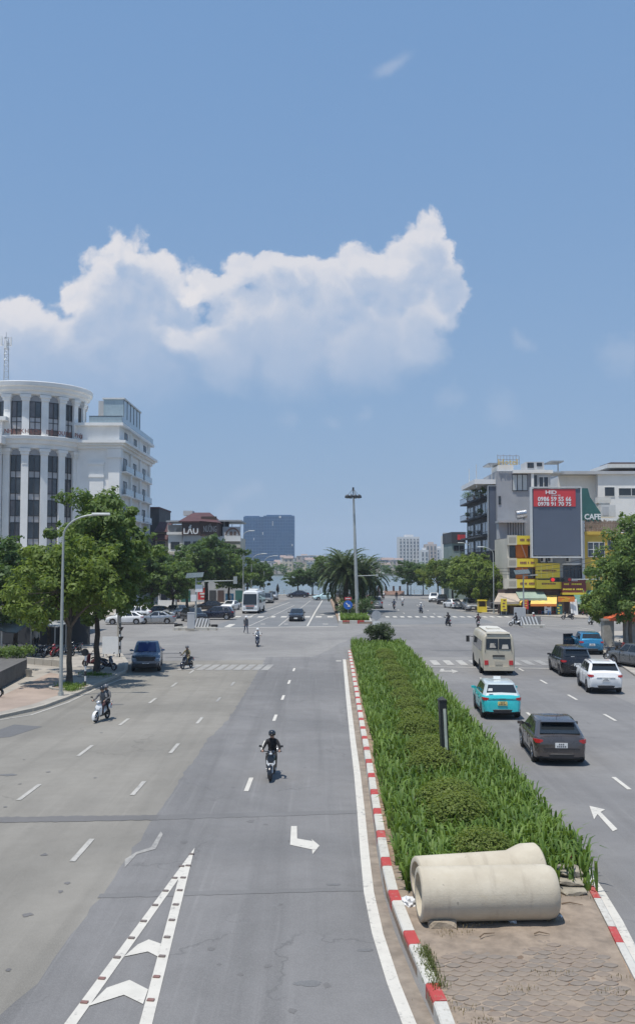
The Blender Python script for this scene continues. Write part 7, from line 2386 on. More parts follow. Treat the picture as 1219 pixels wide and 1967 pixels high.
def tower_block(name, label, u0, u1, vtop, Y, depth, wallm, stripm, nstrip, roof=True, fl=None):
    b = Bld(name, label, base_at((u0 + u1) / 2, Y))
    b.fr('wall', wallm, u0, vtop, u1, 1098, Y, 0, depth)
    a, c = Q(u0, 1098, Y), Q(u1, vtop, Y)
    for i in range(nstrip):
        x0 = a.x + (c.x - a.x) * (i + .28) / nstrip
        x1 = a.x + (c.x - a.x) * (i + .72) / nstrip
        st = b.box('window_strip', stripm, x0, x1, Y - .5, Y + .2, a.z + 3, c.z - 2)
        q = MB()
        z = a.z + 5
        while z < c.z - 4:
            q.box(x0 + .2, x1 - .2, Y - .9, Y - .45, z, z + 1.1)
            z += 3.4
        o = b.put(q, 'balcony_rail', wallm, st); o['kind'] = 'stuff'
    if roof:
        b.fr('roof_room', wallm, u0 + (u1 - u0) * .3, vtop - 4, u1 - (u1 - u0) * .3, vtop, Y + 3, 0, depth * .6)
    return b
FW = mat('far_white', (.62, .62, .62), .85, var=.04); FP = mat('far_pink', (.52, .44, .40), .85, var=.05); FG = mat('far_strip', (.16, .18, .2), .5, var=.05)
tower_block('apartment_tower', 'white apartment tower with dark vertical strips far over the lake', 766, 805, 1031, 900, 25, FW, FG, 6)
tower_block('apartment_tower', 'lower pale apartment tower right of the white striped one', 818, 838, 1045, 880, 22, FP, FG, 3)
tower_block('apartment_tower', 'pale slab just left of the lower pale apartment tower', 808, 822, 1056, 820, 18, FW, FG, 2)
tower_block('apartment_tower', 'faint slab at the foot of the right tree row skyline', 838, 850, 1053, 950, 20, FW, FG, 2)
# the pair of blue glass towers
GT = mat('tower_glass_blue', (.042, .130, .27), .25, var=.06, scale=.02, spec=.6)
GT2 = mat('tower_fin', (.070, .175, .33), .4, var=.05, scale=.05)
b = Bld('glass_tower', 'broad blue glass twin slab tower across the lake', base_at(516, 1000))
for (u0, u1, vt) in ((467, 506, 992.5), (506, 565, 990.5)):
    w_ = b.fr('slab', GT, u0, vt, u1, 1105, 1000 + (6 if u0 < 500 else 0), 0, 30)
    a, c = Q(u0, 1105, 1000), Q(u1, vt, 1000)
    n_ = int((u1 - u0) / 3)
    for i in range(n_ + 1):
        x = a.x + (c.x - a.x) * i / n_
        b.box('fin', GT2, x - .18, x + .18, 999.4 + (6 if u0 < 500 else 0), 1000 + (6 if u0 < 500 else 0), a.z, c.z, w_)
    q = MB()
    z = a.z + 3
    while z < c.z - 1:
        q.box(a.x, c.x, 999.7 + (6 if u0 < 500 else 0), 1000 + (6 if u0 < 500 else 0), z, z + .5)
        z += 3.3
    o = b.put(q, 'floor_line', GT2, w_); o['kind'] = 'stuff'
b.fr('crown', GT, 470, 991, 498, 993, 1008, 0, 20); b.fr('crown', GT, 512, 989, 560, 991, 1003, 0, 20)
for (u, v_, w_, h_) in ((523, 1001, 1.6, 9), (536, 991, 5, 4), (504, 1022, 2, 5), (487, 1033, 1.5, 5), (560, 1045, 3, 4)):
    b.fr('hoist_mark', FW, u, v_, u + w_ * .7, v_ + h_, 999.2, .3, .4)
# low houses of the far shore
hr = random.Random(77)
HM_ = [FW, FW, mat('far_blush', (.56, .52, .49), .85, var=.05), mat('far_cream', (.58, .52, .42), .85, var=.05), mat('far_grey', (.40, .41, .42), .85, var=.05), mat('far_rose', (.50, .42, .38), .85, var=.05)]
HN = ['white', 'white', 'pinkish', 'cream', 'grey', 'rose brown']
FRF = mat('far_roof', (.27, .21, .19), .85, var=.1)
SHORE = 'houses packed along the far shore'
for i in range(74):
    if i < 52:
        u = 500 + 145 * (i / 52) + hr.uniform(-3, 3); vt = hr.uniform(1066, 1088) if u > 540 else hr.uniform(1078, 1090)
    else:
        u = 700 + 70 * ((i - 52) / 22) + hr.uniform(-3, 3); vt = hr.uniform(1074, 1086)
    Y = 628 + hr.uniform(0, 70)
    k = hr.randrange(6)
    wd = hr.uniform(3.2, 6.5)
    x = Q(u, 1090, Y).x
    zt = Q(u, vt, Y).z
    root = thing('house', '%s %s house packed among others on the far shore' % (HN[k], 'tall' if zt > 9.5 else 'low'), 'house', (x, Y, 0), 0, SHORE)
    MB().box(-wd / 2, wd / 2, 0, 9, 0, zt).build('wall', HM_[k], root)
    q = MB()
    if hr.random() < .2:
        q.add([(-wd / 2 - .3, -.4, zt), (wd / 2 + .3, -.4, zt), (wd / 2 + .3, 9.3, zt), (-wd / 2 - .3, 9.3, zt), (-wd / 2 - .3, 4.5, zt + 1.6), (wd / 2 + .3, 4.5, zt + 1.6)], [(0, 1, 5, 4), (2, 3, 4, 5), (0, 4, 3), (1, 2, 5)])
        q.build('roof', FRF, root)
    else:
        q.box(-wd / 2 - .15, wd / 2 + .15, -.2, 9.2, zt, zt + .35); q.build('roof', HM_[(k + 2) % 6], root)
    z = zt - 2.2
    while z > zt - 9 and z > 1:
        for xx in ((-wd / 4, wd / 4) if wd > 4 else (0,)):
            MB().box(xx - .6, xx + .6, -.08, .02, z, z + 1.3).build('window', FG, root)
        z -= 3.1
# ================================================================ STREET FURNITURE AND SMALL THINGS
GALV = mat('lamp_post_grey', (0.40, 0.42, 0.40), 0.5, 0.3, var=0.08, scale=2)
# ---- concrete pipes on the median
PIPE = bpy.data.materials.new('pipe_concrete'); PIPE.use_nodes = True
pk = N(PIPE.node_tree); pb = PIPE.node_tree.nodes['Principled BSDF']
pc = pk.n('ShaderNodeTexCoord').outputs['Object']
f1 = pk.step(pk.noise(pc, 1.4, 6, .6), .3, .7)
c_ = pk.mix(f1, (.455, .40, .31), (.55, .495, .395))
st_ = pk.step(pk.noise(pk.vm('MULTIPLY', pc, (6, 1.2, 1.2)), 1.0, 5, .6), .52, .74)
c_ = pk.mix(pk.m('MULTIPLY', st_, .28), c_, (.24, .20, .155))
yl = pk.step(pk.noise(pk.vm('MULTIPLY', pc, (.8, 2.0, 2.0)), 1.7, 4, .6), .55, .8)
c_ = pk.mix(pk.m('MULTIPLY', yl, .30), c_, (.47, .38, .24))
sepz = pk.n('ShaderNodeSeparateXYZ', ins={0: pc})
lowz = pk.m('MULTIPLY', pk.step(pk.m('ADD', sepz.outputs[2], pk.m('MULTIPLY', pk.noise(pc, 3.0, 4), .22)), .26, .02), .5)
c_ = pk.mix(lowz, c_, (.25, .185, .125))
seam = pk.step(pk.m('ABSOLUTE', pk.m('SUBTRACT', sepz.outputs[2], .62)), .0, .008, 1, 0)
c_ = pk.mix(pk.m('MULTIPLY', pk.m('MULTIPLY', seam, pk.step(pk.noise(pc, 5, 3), .4, .6)), .3), c_, (.22, .19, .15))
pit = pk.step(pk.noise(pc, 11, 3, .5), .70, .75)
c_ = pk.mix(pk.m('MULTIPLY', pit, .5), c_, (.16, .14, .12))
pk.set(pb.inputs['Base Color'], c_); pb.inputs['Roughness'].default_value = .85
bp_ = pk.n('ShaderNodeBump', ins={'Strength': .35, 'Distance': .015, 'Height': pk.noise(pc, 24, 6, .65)})
pk.set(pb.inputs['Normal'], bp_.outputs[0])
def pipe(label, pl, pr, Ro, Ri, bell, z0):
    """pl, pr: ground points under the two ends"""
    d = Vector((pr[0] - pl[0], pr[1] - pl[1], 0)); L = d.length
    root_loc = (pl[0], pl[1], z0)
    ang = math.atan2(d.y, d.x)
    prof = [(Ri, .005), (Ri, L - .01), (Ri + .03, L)]
    outer = [(0, Ro - .02), (.025, Ro)]
    if bell:
        outer += [(L - .62, Ro), (L - .34, Ro + .105), (L - .30, Ro + .115), (L - .03, Ro + .115), (L, Ro + .09)]
    else:
        outer += [(L - .16, Ro), (L - .04, Ro - .035), (L, Ro - .07)]
    seq = [(a, r) for a, r in outer] + [(L, Ri), (.0, Ri), (0, Ro - .02)]
    n = 56
    vs, fs = [], []
    rc = Ro + (.0 if not bell else .0)
    for a, r in seq:
        for i in range(n):
            t = 2 * PI * i / n
            vs.append((a, r * math.cos(t), rc + r * math.sin(t)))
    for j in range(len(seq) - 1):
        for i in range(n):
            k = (i + 1) % n
            fs.append((j * n + i, j * n + k, (j + 1) * n + k, (j + 1) * n + i))
    q = MB().add(vs, fs)
    o = q.build('concrete_pipe', PIPE, None, 35, root_loc, ang)
    bm = bmesh.new(); bm.from_mesh(o.data); bmesh.ops.remove_doubles(bm, verts=bm.verts[:], dist=1e-5); bmesh.ops.recalc_face_normals(bm, faces=bm.faces[:]); bm.to_mesh(o.data); bm.free()
    tag(o, label, 'pipe', 'concrete pipes lying across the median')
    return o
zg = KZ - .02
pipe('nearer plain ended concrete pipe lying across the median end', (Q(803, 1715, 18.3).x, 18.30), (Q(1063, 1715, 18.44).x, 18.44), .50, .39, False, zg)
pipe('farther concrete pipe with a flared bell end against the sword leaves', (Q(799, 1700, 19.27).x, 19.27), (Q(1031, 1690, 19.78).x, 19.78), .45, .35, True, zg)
def rock(name, label, cat, c, sx, sy, sz, seed, m, group=None, rot=0):
    bm = bmesh.new()
    bmesh.ops.create_icosphere(bm, subdivisions=3, radius=1)
    for v in bm.verts:
        p = v.co
        k = 1 + .22 * mnoise.noise(p * 1.4 + Vector((seed, 0, 0))) + .08 * mnoise.noise(p * 4 + Vector((0, seed, 0)))
        q = Vector((max(-.8, min(.8, p.x * k)), max(-.8, min(.8, p.y * k)), max(-.62, min(.62, p.z * k))))
        v.co = Vector((q.x * sx, q.y * sy, q.z * sz + sz * .6))
    me = bpy.data.meshes.new(name); bm.to_mesh(me); bm.free()
    me.materials.append(m)
    o = inst(name, me, None, c, rot)
    return tag(o, label, cat, group)
c = P(848, 1781, zg); rock('broken_stone', 'chunk of broken stone wedged under the nearer pipe', 'stone', (c.x, c.y, zg - .03), .33, .17, .15, 3, mat('stone_buff', (.37, .30, .22), .9, var=.2, scale=4, bump=.5), None, .05)
PLASTIC = mat('plastic_bag', (.66, .66, .66), .4, var=.08, scale=6)
def bag(label, u, v, s, seed, grp=None):
    bm = bmesh.new(); bmesh.ops.create_icosphere(bm, subdivisions=3, radius=1)
    for vv in bm.verts:
        p = vv.co
        k = 1 + .55 * mnoise.noise(p * 2.2 + Vector((seed, 0, 0))) + .35 * abs(mnoise.noise(p * 5 + Vector((0, seed, 0))))
        vv.co = Vector((p.x * k * s, p.y * k * s * .7, max(-.35, p.z * k) * s * .6 + s * .2))
    me = bpy.data.meshes.new('plastic_bag'); bm.to_mesh(me); bm.free(); me.materials.append(PLASTIC)
    c = P(u, v, zg)
    return tag(inst('plastic_bag', me, None, (c.x, c.y, zg), seed), label, 'plastic bag', grp)
bag('crumpled white plastic bag at the open end of the farther pipe', 785, 1738, .17, 2)
bag('torn white plastic scrap under the middle of the nearer pipe', 984, 1772, .09, 5)
bag('small white scrap at the right foot of the nearer pipe', 1076, 1762, .05, 8)
# broken slabs stacked at the right kerb
SLAB = mat('slab_grey', (.27, .24, .19), .92, var=.22, scale=3, bump=.6)
SLG = 'broken slabs stacked behind the pipes'
for i, (u, v, z, sx, sy, sz, r_, lab) in enumerate([(1094, 1712, 0, .34, .42, .10, .1, 'broken concrete slab at the bottom of the pile by the right kerb'), (1092, 1704, .13, .36, .40, .09, -.15, 'broken concrete slab in the middle of the pile by the right kerb'), (1090, 1698, .25, .33, .36, .10, .2, 'broken concrete slab on top of the pile by the right kerb')]):
    c = P(u, v, zg)
    rock('broken_slab', lab, 'slab', (c.x, c.y, zg + z - .02), sx, sy, sz, 20 + i, SLAB, SLG, r_)
TW = mat('twig_brown', (.16, .11, .07), .9, var=.2)
for i, (u, v, L_, r_) in enumerate([(935, 1797, .34, .5), (1040, 1795, .28, -.15), (1098, 1738, .42, -.25), (905, 1773, .3, .2)]):
    c = P(u, v, zg + .02)
    q = MB(); q.tube([(-L_ / 2, 0, .0), (-.05, .03, .03), (L_ / 2, 0, .01)], [.014, .012, .006], 5)
    tag(q.build('fallen_twig', TW, None, loc=(c.x, c.y, zg + .025), rz=r_), ('dry twig on the sand below the broken stone', 'dry twig on the sand below the right end of the nearer pipe', 'curved dry branch under the slab pile', 'dry twig by the broken stone')[i], 'twig', 'dry twigs on the sand')
# ---- black marker post in the planting
top, bot = P(850, 1340, 0), None
Yp = P(856, 1497, .2).y
zt = Q(850, 1338, Yp).z
xp = Q(856, 1450, Yp).x
bo = thing('marker_post', 'black square marker post with a pale reflective strip in the planted median', 'post', (xp, Yp, KZ - .05), .12)
hh = zt - KZ + .05
lean = -.045
def lp(x, y, z): return (x + lean * z, y, z)
s_ = .115
q = MB(); rings = [[lp(-k, -k, z), lp(k, -k, z), lp(k, k, z), lp(-k, k, z)] for k, z in ((s_ * 1.25, 0), (s_ * 1.25, .9), (s_, .93), (s_, hh - .14), (s_ * 1.12, hh - .13), (s_ * 1.12, hh - .09), (.02, hh))]
q.loft(rings); q.build('post', mat('post_black', (.018, .022, .022), .45, var=.2, scale=4), bo)
q = MB(); z0, z1 = hh * .36, hh * .86
q.add([lp(-.015, -s_ - .02, z0), lp(.07, -s_ - .02, z0), lp(.07, -s_ - .02, z1), lp(-.015, -s_ - .02, z1), lp(-.015, -s_ + .01, z0), lp(.07, -s_ + .01, z0), lp(.07, -s_ + .01, z1), lp(-.015, -s_ + .01, z1)], [(0, 1, 2, 3), (0, 4, 5, 1), (1, 5, 6, 2), (2, 6, 7, 3), (3, 7, 4, 0)])
q.build('reflector_strip', mat('reflector_pale', (.50, .52, .44), .4, var=.08, scale=5), bo)

# ---- street lamps
def lamp(label, u, v, vtop, reach, flip=1, z=.13, Y=None, group='street lamps along the street', r0=.10, lab2=None):
    p = P(u, v, z) if Y is None else Q(u, 1100, Y)
    Yb = p.y
    zt = Q(u, vtop, Yb).z
    root = thing('street_lamp', label, 'street lamp', (p.x, Yb, z), 0, group)
    q = MB()
    h = zt - z
    s = abs(reach)
    q.tube([(0, 0, 0), (0, 0, h * .45), (flip * .02, 0, h - s * .62)], [r0, r0 * .8, r0 * .55], 10)
    pts = [(flip * .02, 0, h - s * .62)]
    for i in range(1, 8):
        t = i / 7 * PI * .42
        pts.append((flip * (.02 + s * .9 * (1 - math.cos(t)) * 1.0), 0, h - s * .62 + s * .62 * math.sin(t)))
    pts.append((flip * s, 0, h))
    q.tube(pts, r0 * .5, 8)
    q.build('pole', GALV, root, smooth=50)
    q = MB(); q.loft([[(flip * (s - .35 + x), y * w_, h + .02 + z_) for y, z_ in ((-1, 0), (-.7, .09), (.7, .09), (1, 0), (.6, -.05), (-.6, -.05))] for x, w_ in ((0, .07), (.15, .13), (.7, .16), (.95, .06))])
    q.build('lamp_head', mat('lamp_head_pale', (.55, .57, .55), .4, var=.05), root, smooth=40)
    MB().cyl((0, 0, -.02), (0, 0, .18), r0 * 1.5, n=10).build('base_collar', GALV, root)
    return root
lamp('tall grey street lamp at the left pavement corner, head bent over the trees', 117, 1336, 989, 1.85)
lamp('street lamp over the white coach', 483, 1165, 1064, 2.0, Y=160, z=.1)
lamp('street lamp beyond the white coach towards the lake', 507, 1160, 1068, 2.0, Y=176, z=.1)
lamp('tall street lamp rising among the trees beside the restaurant terrace', 467, 1100, 1020, 1.2, Y=150, z=.1)
lamp('street lamp by the yellow booth with its head bent left', 947, 1178, 1051, 1.6, -1, Y=130, z=.12)
lamp('street lamp beyond the drooping trees bent left', 905, 1160, 1043, 1.6, -1, Y=152, z=.12)
lamp('street lamp behind the leaves of the right hand tree', 1204, 1190, 1000, 1.6, -1, Y=112, z=.12)
lamp('street lamp on the lake promenade right of the round shore tree', 788, 1143, 1075, 1.2, 1, Y=204, z=.1)

# ---- palm island in the middle of the far street
il = [P(650, 1198), P(714, 1198)]
isl = [(il[0].x, il[0].y), (il[1].x, il[1].y), (il[1].x + RD * 60 + .1, 168), (il[0].x + RD * 60 - .2, 196), (il[0].x - .1, 196)]
mb = MB(); mb.prism(isl, 0, .2)
pi_ = mb.build('palm_island', SOIL, kind='structure')
kerb_run([isl[1], isl[0]], [.9, .8], pi_, lambda k: KERB_R if k % 2 else KERB_W, wd=.2, hgt=.36, side=1)
kerb_run([isl[0], (isl[0][0] + .6, 140), (isl[0][0] + 1.0, 160)], [1.5], pi_, lambda k: KERB_W, wd=.2, hgt=.3, side=1)
kerb_run([isl[1], (isl[2][0] - .4, 140), isl[2]], [1.5], pi_, lambda k: KERB_W, wd=.2, hgt=.3, side=-1)
def place_isl(r, n):
    t, s = r.random(n), r.random(n) ** 1.5
    x = il[0].x + .3 + (il[1].x - il[0].x - .6) * t + RD * s * 8
    return np.stack([x, il[0].y + .35 + s * 9, np.full(n, .18)], 1)
v, f = blades(1500, place_isl, 31, .4, .8, .10)
o = inst('ground_cover', fast_mesh('ground_cover', v, f, [L_BLADE])); o['kind'] = 'stuff'
hdg = MB()
n3 = np.random.default_rng(8)
IB = 'dark bushes on the palm island'
for i, (u, v_, Y, rr_, hh_) in enumerate([(662, 1160, 122, 1.0, 2.3), (700, 1160, 121, 1.2, 2.5), (690, 1165, 127, 1.3, 2.2), (668, 1160, 130, 1.2, 2.4)]):
    cs = [(n3.normal() * rr_ * .5, n3.normal() * rr_ * .5, hh_ * (.2 + .75 * n3.random())) for _ in range(24)]
    vv, ff = leaf_cloud(n3, cs, [.5] * 24, 45, .22, .8, .3)
    t = thing('bush', ('dark bush on the palm island left of the mast', 'dark bush on the palm island right of the mast', 'dark bush on the palm island behind the mast', 'dark bush on the palm island below the palm trunk')[i], 'bush', (Q(u, 1100, Y).x, Y, .18), 0, IB)
    inst('foliage', fast_mesh('foliage', vv, ff, [L_DARK]), t)
    q = MB(); [q.tube([(.1 * math.cos(k), .1 * math.sin(k), 0), (.5 * math.cos(k), .5 * math.sin(k), hh_ * .8)], [.04, .015], 5) for k in range(6)]
    q.build('stem', BARKD, t)
def palm(label, u, vc, Y, Rf, seed, n_f=46):
    c = Q(u, vc, Y)
    root = thing('palm_tree', label, 'palm tree', (c.x, Y, .18), 0, 'date palms on the island')
    r = np.random.default_rng(seed)
    q = MB(); hz_ = c.z - .18
    q.tube([(0, 0, 0), (.05, 0, hz_ * .5), (0, 0, hz_)], [.36, .32, .40], 12)
    for k in range(26):
        a = k * 2.4; z = hz_ * (.15 + .85 * k / 26)
        q.obox((.30 * math.cos(a) - .07, .30 * math.sin(a) - .07, z), (.14, 0, 0), (0, .14, 0), (.06 * math.cos(a), .06 * math.sin(a), .2))
    q.build('trunk', BARKD, root)
    V, F = [], []
    k0 = 0
    stem = MB()
    for i in range(n_f):
        az = i * 2.39996 + r.uniform(-.2, .2)
        el = R(82) - R(132) * ((i + .5) / n_f) ** .85
        L_ = Rf * r.uniform(.9, 1.08)
        d = np.array([math.cos(az), math.sin(az), 0])
        pts = []
        for j in range(9):
            t = j / 8
            e = el - 1.45 * t * t * .85
            pts.append((pts[-1] + (d * math.cos(e) + np.array([0, 0, math.sin(e)])) * (L_ / 8)) if j else np.array([0, 0, hz_]) + d * .2)
        stem.tube([tuple(p) for p in pts[::2]], [.035, .03, .022, .014, .006], 4)
        side = np.array([-d[1], d[0], 0])
        for j in range(1, 34):
            t = j / 33
            x = t * 8; a = min(7, int(x)); p = pts[a] + (pts[a + 1] - pts[a]) * (x - a)
            tan = pts[a + 1] - pts[a]; tan /= np.linalg.norm(tan)
            ll = .62 * math.sin(PI * (.12 + .80 * t)) * Rf / 4.2 + .1
            for s in (1, -1):
                up = np.cross(tan, side * s); 
                dirn = side * s * .72 + tan * .62 + np.array([0, 0, .20 - .25 * r.random()])
                dirn /= np.linalg.norm(dirn)
                wv = np.cross(dirn, np.array([0, 0, 1.0])); wv /= np.linalg.norm(wv) + 1e-9
                b = p + dirn * ll
                m = p + dirn * ll * .45
                V += [p - wv * .03, m - wv * .085, b, m + wv * .085]
                F.append((k0, k0 + 1, k0 + 2, k0 + 3)); k0 += 4
    inst('fronds', fast_mesh('fronds', np.array(V), np.array(F), [L_PALM]), root)
    stem.build('frond_stalks', L_PALM, root)['kind'] = 'stuff'
palm('big date palm just left of the tall mast', 663, 1098, 130, 4.7, 3, 96)
palm('date palm half hidden behind the tall mast', 697, 1104, 136, 4.3, 9, 88)
# tall mast with a ring of floodlights
Ym = 121.5
pm_ = Q(686, 1150, Ym)
zt = Q(678, 941, Ym).z
ms = thing('high_mast', 'very tall grey mast with a crown of floodlights on the palm island', 'light mast', (pm_.x, Ym, .18))
q = MB(); lean_ = Q(678, 941, Ym).x - pm_.x
q.tube([(0, 0, 0), (0, 0, .5), (lean_ * .4, 0, zt * .4), (lean_ * .9, 0, zt * .92)], [.32, .27, .21, .13], 12)
q.build('pole', GALV, ms, smooth=50)
q = MB(); q.cyl((lean_ * .9, 0, zt * .92), (lean_, 0, zt - .2), .06, n=6); q.cyl((lean_, 0, zt - .2), (lean_, 0, zt + .15), .12, n=8)
q.build('spire', FRAME_D, ms)
q = MB(); q.torus((lean_, 0, zt - 1.0), (0, 0, 1), .82, .05, 20, 5)
for k in range(6):
    a = 2 * PI * k / 6
    q.cyl((lean_, 0, zt), (lean_ + .82 * math.cos(a), .82 * math.sin(a), zt - 1.0), .025, n=4); q.cyl((lean_, 0, zt - 1.0), (lean_ + .82 * math.cos(a), .82 * math.sin(a), zt - 1.0), .025, n=4)
q.build('ring', FRAME_D, ms)
for k in range(10):
    a = 2 * PI * k / 10
    q = MB(); cx_, cy_ = lean_ + .88 * math.cos(a), .88 * math.sin(a)
    q.lathe([(.05, .22), (.19, .05), (.22, -.22), (.0, -.2)], (cx_, cy_, zt - 1.02), 8); q.build('floodlight', mat('floodlight_dark', (.05, .055, .06), .4, .3, var=.1), ms)
q = MB(); za_ = Q(686, 1105, Ym).z - .18
q.cyl((0, 0, za_ - .1), (2.5, 0, za_), .06, .05, 7); q.build('signal_arm', GALV, ms)
q = MB(); q.cbox(2.55, 0, za_, .28, .3, .34); q.build('signal_box', GALV, ms)
def sign_disc(label, u, v, Y, vfoot, r_, m, cat='road sign', back=False, name='road_sign', extra=None):
    c = Q(u, v, Y)
    root = thing(name, label, cat, (c.x, Y, .18))
    z = c.z - .18
    MB().cyl((0, .05, 0), (0, .05, z + r_ + .5 if extra else z + r_ * .8), .035, n=7).build('post', GALV, root)
    MB().cyl((0, -.02, z), (0, .02, z), r_, n=24).build('disc', m, root)
    if extra:
        extra(root, z)
    return root
def ex_keep(root, z):
    q = MB()
    d = Vector((.707, 0, -.707)); n_ = Vector((.707, 0, .707))
    def pt(a, b): p = d * a + n_ * b; return (p.x, -.045, z + p.z)
    q.add([pt(-.36, -.06), pt(.08, -.06), pt(.08, -.20), pt(.38, 0), pt(.08, .20), pt(.08, .06), pt(-.36, .06)], [(0, 1, 2, 3, 4, 5, 6)])
    q.build('arrow', S_WHITE, root)
    q = MB(); q.box(-.42, .42, -.02, .02, z + .62, z + .95); o = q.build('plate', S_RED, root)
    MB().box(-.30, .30, -.04, -.022, z + .73, z + .84).build('bar', S_WHITE, root)
sign_disc('round blue keep right sign with a small red plate on the palm island', 668, 1162, 116.0, 1190, .55, mat('sign_blue', (.03, .14, .52), .4, var=.03), extra=ex_keep)
sg_ = sign_disc('pale round sign seen from behind above the bush at the tip of the median', 722.5, 1182, 82.5, 1200, .42, mat('sign_back_grey', (.44, .45, .46), .5, .3, var=.08), 'road sign')
c = Q(722.5, 1196, 82.5)
MB().box(-.30, .30, -.02, .02, c.z - .18 - .30, c.z - .18 + .12).build('plate', S_WHITE, sg_)

# ---- traffic lights and their kerbed islands
def zebra_island(name, label, u0, u1, v, boxu, side):
    a, c = P(u0, v), P(u1, v)
    o = MB()
    o.prism([(a.x, a.y), (c.x, c.y), (c.x - .5, c.y + 2.2), ((a.x + c.x) / 2, a.y + 4.2), (a.x + .6, a.y + 2.4)], 0, .22)
    is_ = o.build(name, CONC, kind='structure')
    kerb_run([(a.x, a.y), (c.x, c.y)], [.9], is_, lambda k: KERB_W, wd=.2, hgt=.34, side=-1)
    kerb_run([(a.x + .6, a.y + 2.4), (a.x, a.y)], [.9], is_, lambda k: KERB_W, wd=.2, hgt=.34, side=-1)
    return a, c
a, c = zebra_island('traffic_island', '', 332, 418, 1211, 366, 1)
DB = 'striped boards on the small islands'
def striped(label, u, v, w_, h_, flip=1):
    p = P(u, v, .2)
    root = thing('striped_barrier', label, 'barrier', (p.x, p.y + 1.0, .2))
    q = MB(); q.box(-w_ / 2, w_ / 2, -.08, .08, 0, h_); q.build('board', mat('barrier_grey', (.22, .22, .22), .7, var=.1), root)
    n = 6
    for i in range(n):
        x0 = -w_ / 2 + w_ * i / n; x1 = x0 + w_ / n * .5; k = flip * w_ / n * .9
        cl = lambda t: max(-w_ / 2, min(w_ / 2, t))
        q = MB(); q.add([(cl(x0), -.10, .02), (cl(x1), -.10, .02), (cl(x1 + k), -.10, h_ - .02), (cl(x0 + k), -.10, h_ - .02)], [(0, 1, 2, 3)])
        q.build('stripe', S_WHITE, root)
striped('low striped barrier beside the grey cabinet on the left island', 383, 1207, 1.9, 1.0)
p = P(366, 1209, .2)
cb = thing('control_cabinet', 'grey control cabinet on the left island before the black cars', 'cabinet', (p.x, p.y + .4, .2)); MB().box(-.36, .36, -.25, .25, .1, 1.65).build('case', W_LGREY, cb); MB().box(-.38, .38, -.27, .27, 0, .1).build('plinth', CONC, cb); MB().box(-.38, .38, -.27, .27, 1.65, 1.72).build('cover', W_LGREY, cb)
def tyre_heap(label, u, v, s, seed):
    p = P(u, v, .25); rock('rubble_heap', label, 'rubble', (p.x, p.y + .4, .2), s, s * .6, s * .5, seed, UNDER, 'dark heaps on the left island')
tyre_heap('dark heap on the left end of the left island', 342, 1204, .55, 4); tyre_heap('dark heap on the right end of the left island', 396, 1203, .5, 9); tyre_heap('small dark heap at the right tip of the left island', 411, 1204, .45, 14)
def signal_pole(label, u, vfoot, vtop, arm_to, varm, Y=None):
    p = P(u, vfoot, .2)
    Yb = p.y
    zt, za_ = Q(u, vtop, Yb).z - .2, Q(u, varm, Yb).z - .2
    root = thing('traffic_light_pole', label, 'traffic light', (p.x, Yb, .2))
    MB().tube([(0, 0, 0), (0, 0, zt)], [.12, .08], 9).build('pole', GALV, root)
    xa = Q(arm_to, varm, Yb).x - p.x
    MB().cyl((0, 0, za_), (xa, 0, za_ + .1), .07, .05, 7).build('arm', GALV, root)
    q = MB(); q.obox((-.2 - .9, -.5, zt - .05), (1.9, 0, .12), (0, 1.0, .5), (0, 0, .05)); q.build('solar_panel', mat('solar_panel', (.10, .12, .12), .3, var=.1), root)
    return root, xa, za_, zt
root, xa, za_, zt = signal_pole('traffic light pole with a long arm and solar panel on the left island', 376, 1201, 1110, 452, 1117)
MB().cbox(xa, -.05, za_ + .15, .4, .3, .8).build('lamp_housing', GALV, root); MB().cbox(.35, -.1, za_ - .75, .8, .25, .8).build('lamp_housing', S_WHITE, root); MB().cbox(-.25, -.1, 3.0, .6, .15, .7).build('plate', S_WHITE, root)
a, c = zebra_island('traffic_island', '', 1004, 1046, 1206, 1003, 1)
striped('low striped barrier behind the scooters on the right island', 1022, 1203, 2.2, 1.0, -1)
p = P(1002, 1198, .2); cb = thing('control_cabinet', 'pale control cabinet beside the solar light pole on the right island', 'cabinet', (p.x, p.y + 1.2, .2)); MB().box(-.62, .62, -.3, .3, .1, 1.75).build('case', W_LGREY, cb); MB().box(-.64, .64, -.32, .32, 0, .1).build('plinth', CONC, cb)
root, xa, za_, zt = signal_pole('slim pole with solar panels on the right island', 1005, 1186, 1103, 1032, 1106)
# horizontal red signal on an arm from the right kerb
c = Q(1150, 1112, 104)
ts = thing('traffic_light', 'horizontal traffic light showing red on an arm from the right kerb', 'traffic light', (c.x, 104, .12))
za_ = Q(1100, 1113, 104).z - .12
MB().tube([(0, 0, 0), (0, 0, za_ + .4)], [.13, .09], 9).build('pole', GALV, ts)
x1 = Q(1090, 1113, 104).x - c.x; x0 = Q(1056, 1113, 104).x - c.x
MB().cyl((0, 0, za_), (x1, 0, za_), .07, .05, 7).build('arm', GALV, ts)
hs = MB().box(x0, x1 + .35, -.15, .15, za_ - .28, za_ + .22).build('lamp_housing', FRAME_D, ts)
MB().cyl((x0 + .24, -.18, za_ - .03), (x0 + .24, -.14, za_ - .03), .21, n=14).build('red_lamp', mat('signal_red', (.8, .04, .04), .4, var=0, emit=.35), hs)
MB().cyl((x0 + .80, -.18, za_ - .03), (x0 + .80, -.14, za_ - .03), .2, n=14).build('dark_lamp', GLS if False else CGLASS, hs); MB().cyl((x0 + 1.32, -.18, za_ - .03), (x0 + 1.32, -.14, za_ - .03), .2, n=14).build('dark_lamp', CGLASS, hs)
MB().cyl((x1 + .12, -.18, za_ - .03), (x1 + .12, -.14, za_ - .03), .18, n=14).build('red_lamp', mat('signal_red_dim', (.35, .03, .03), .4, var=0), hs)
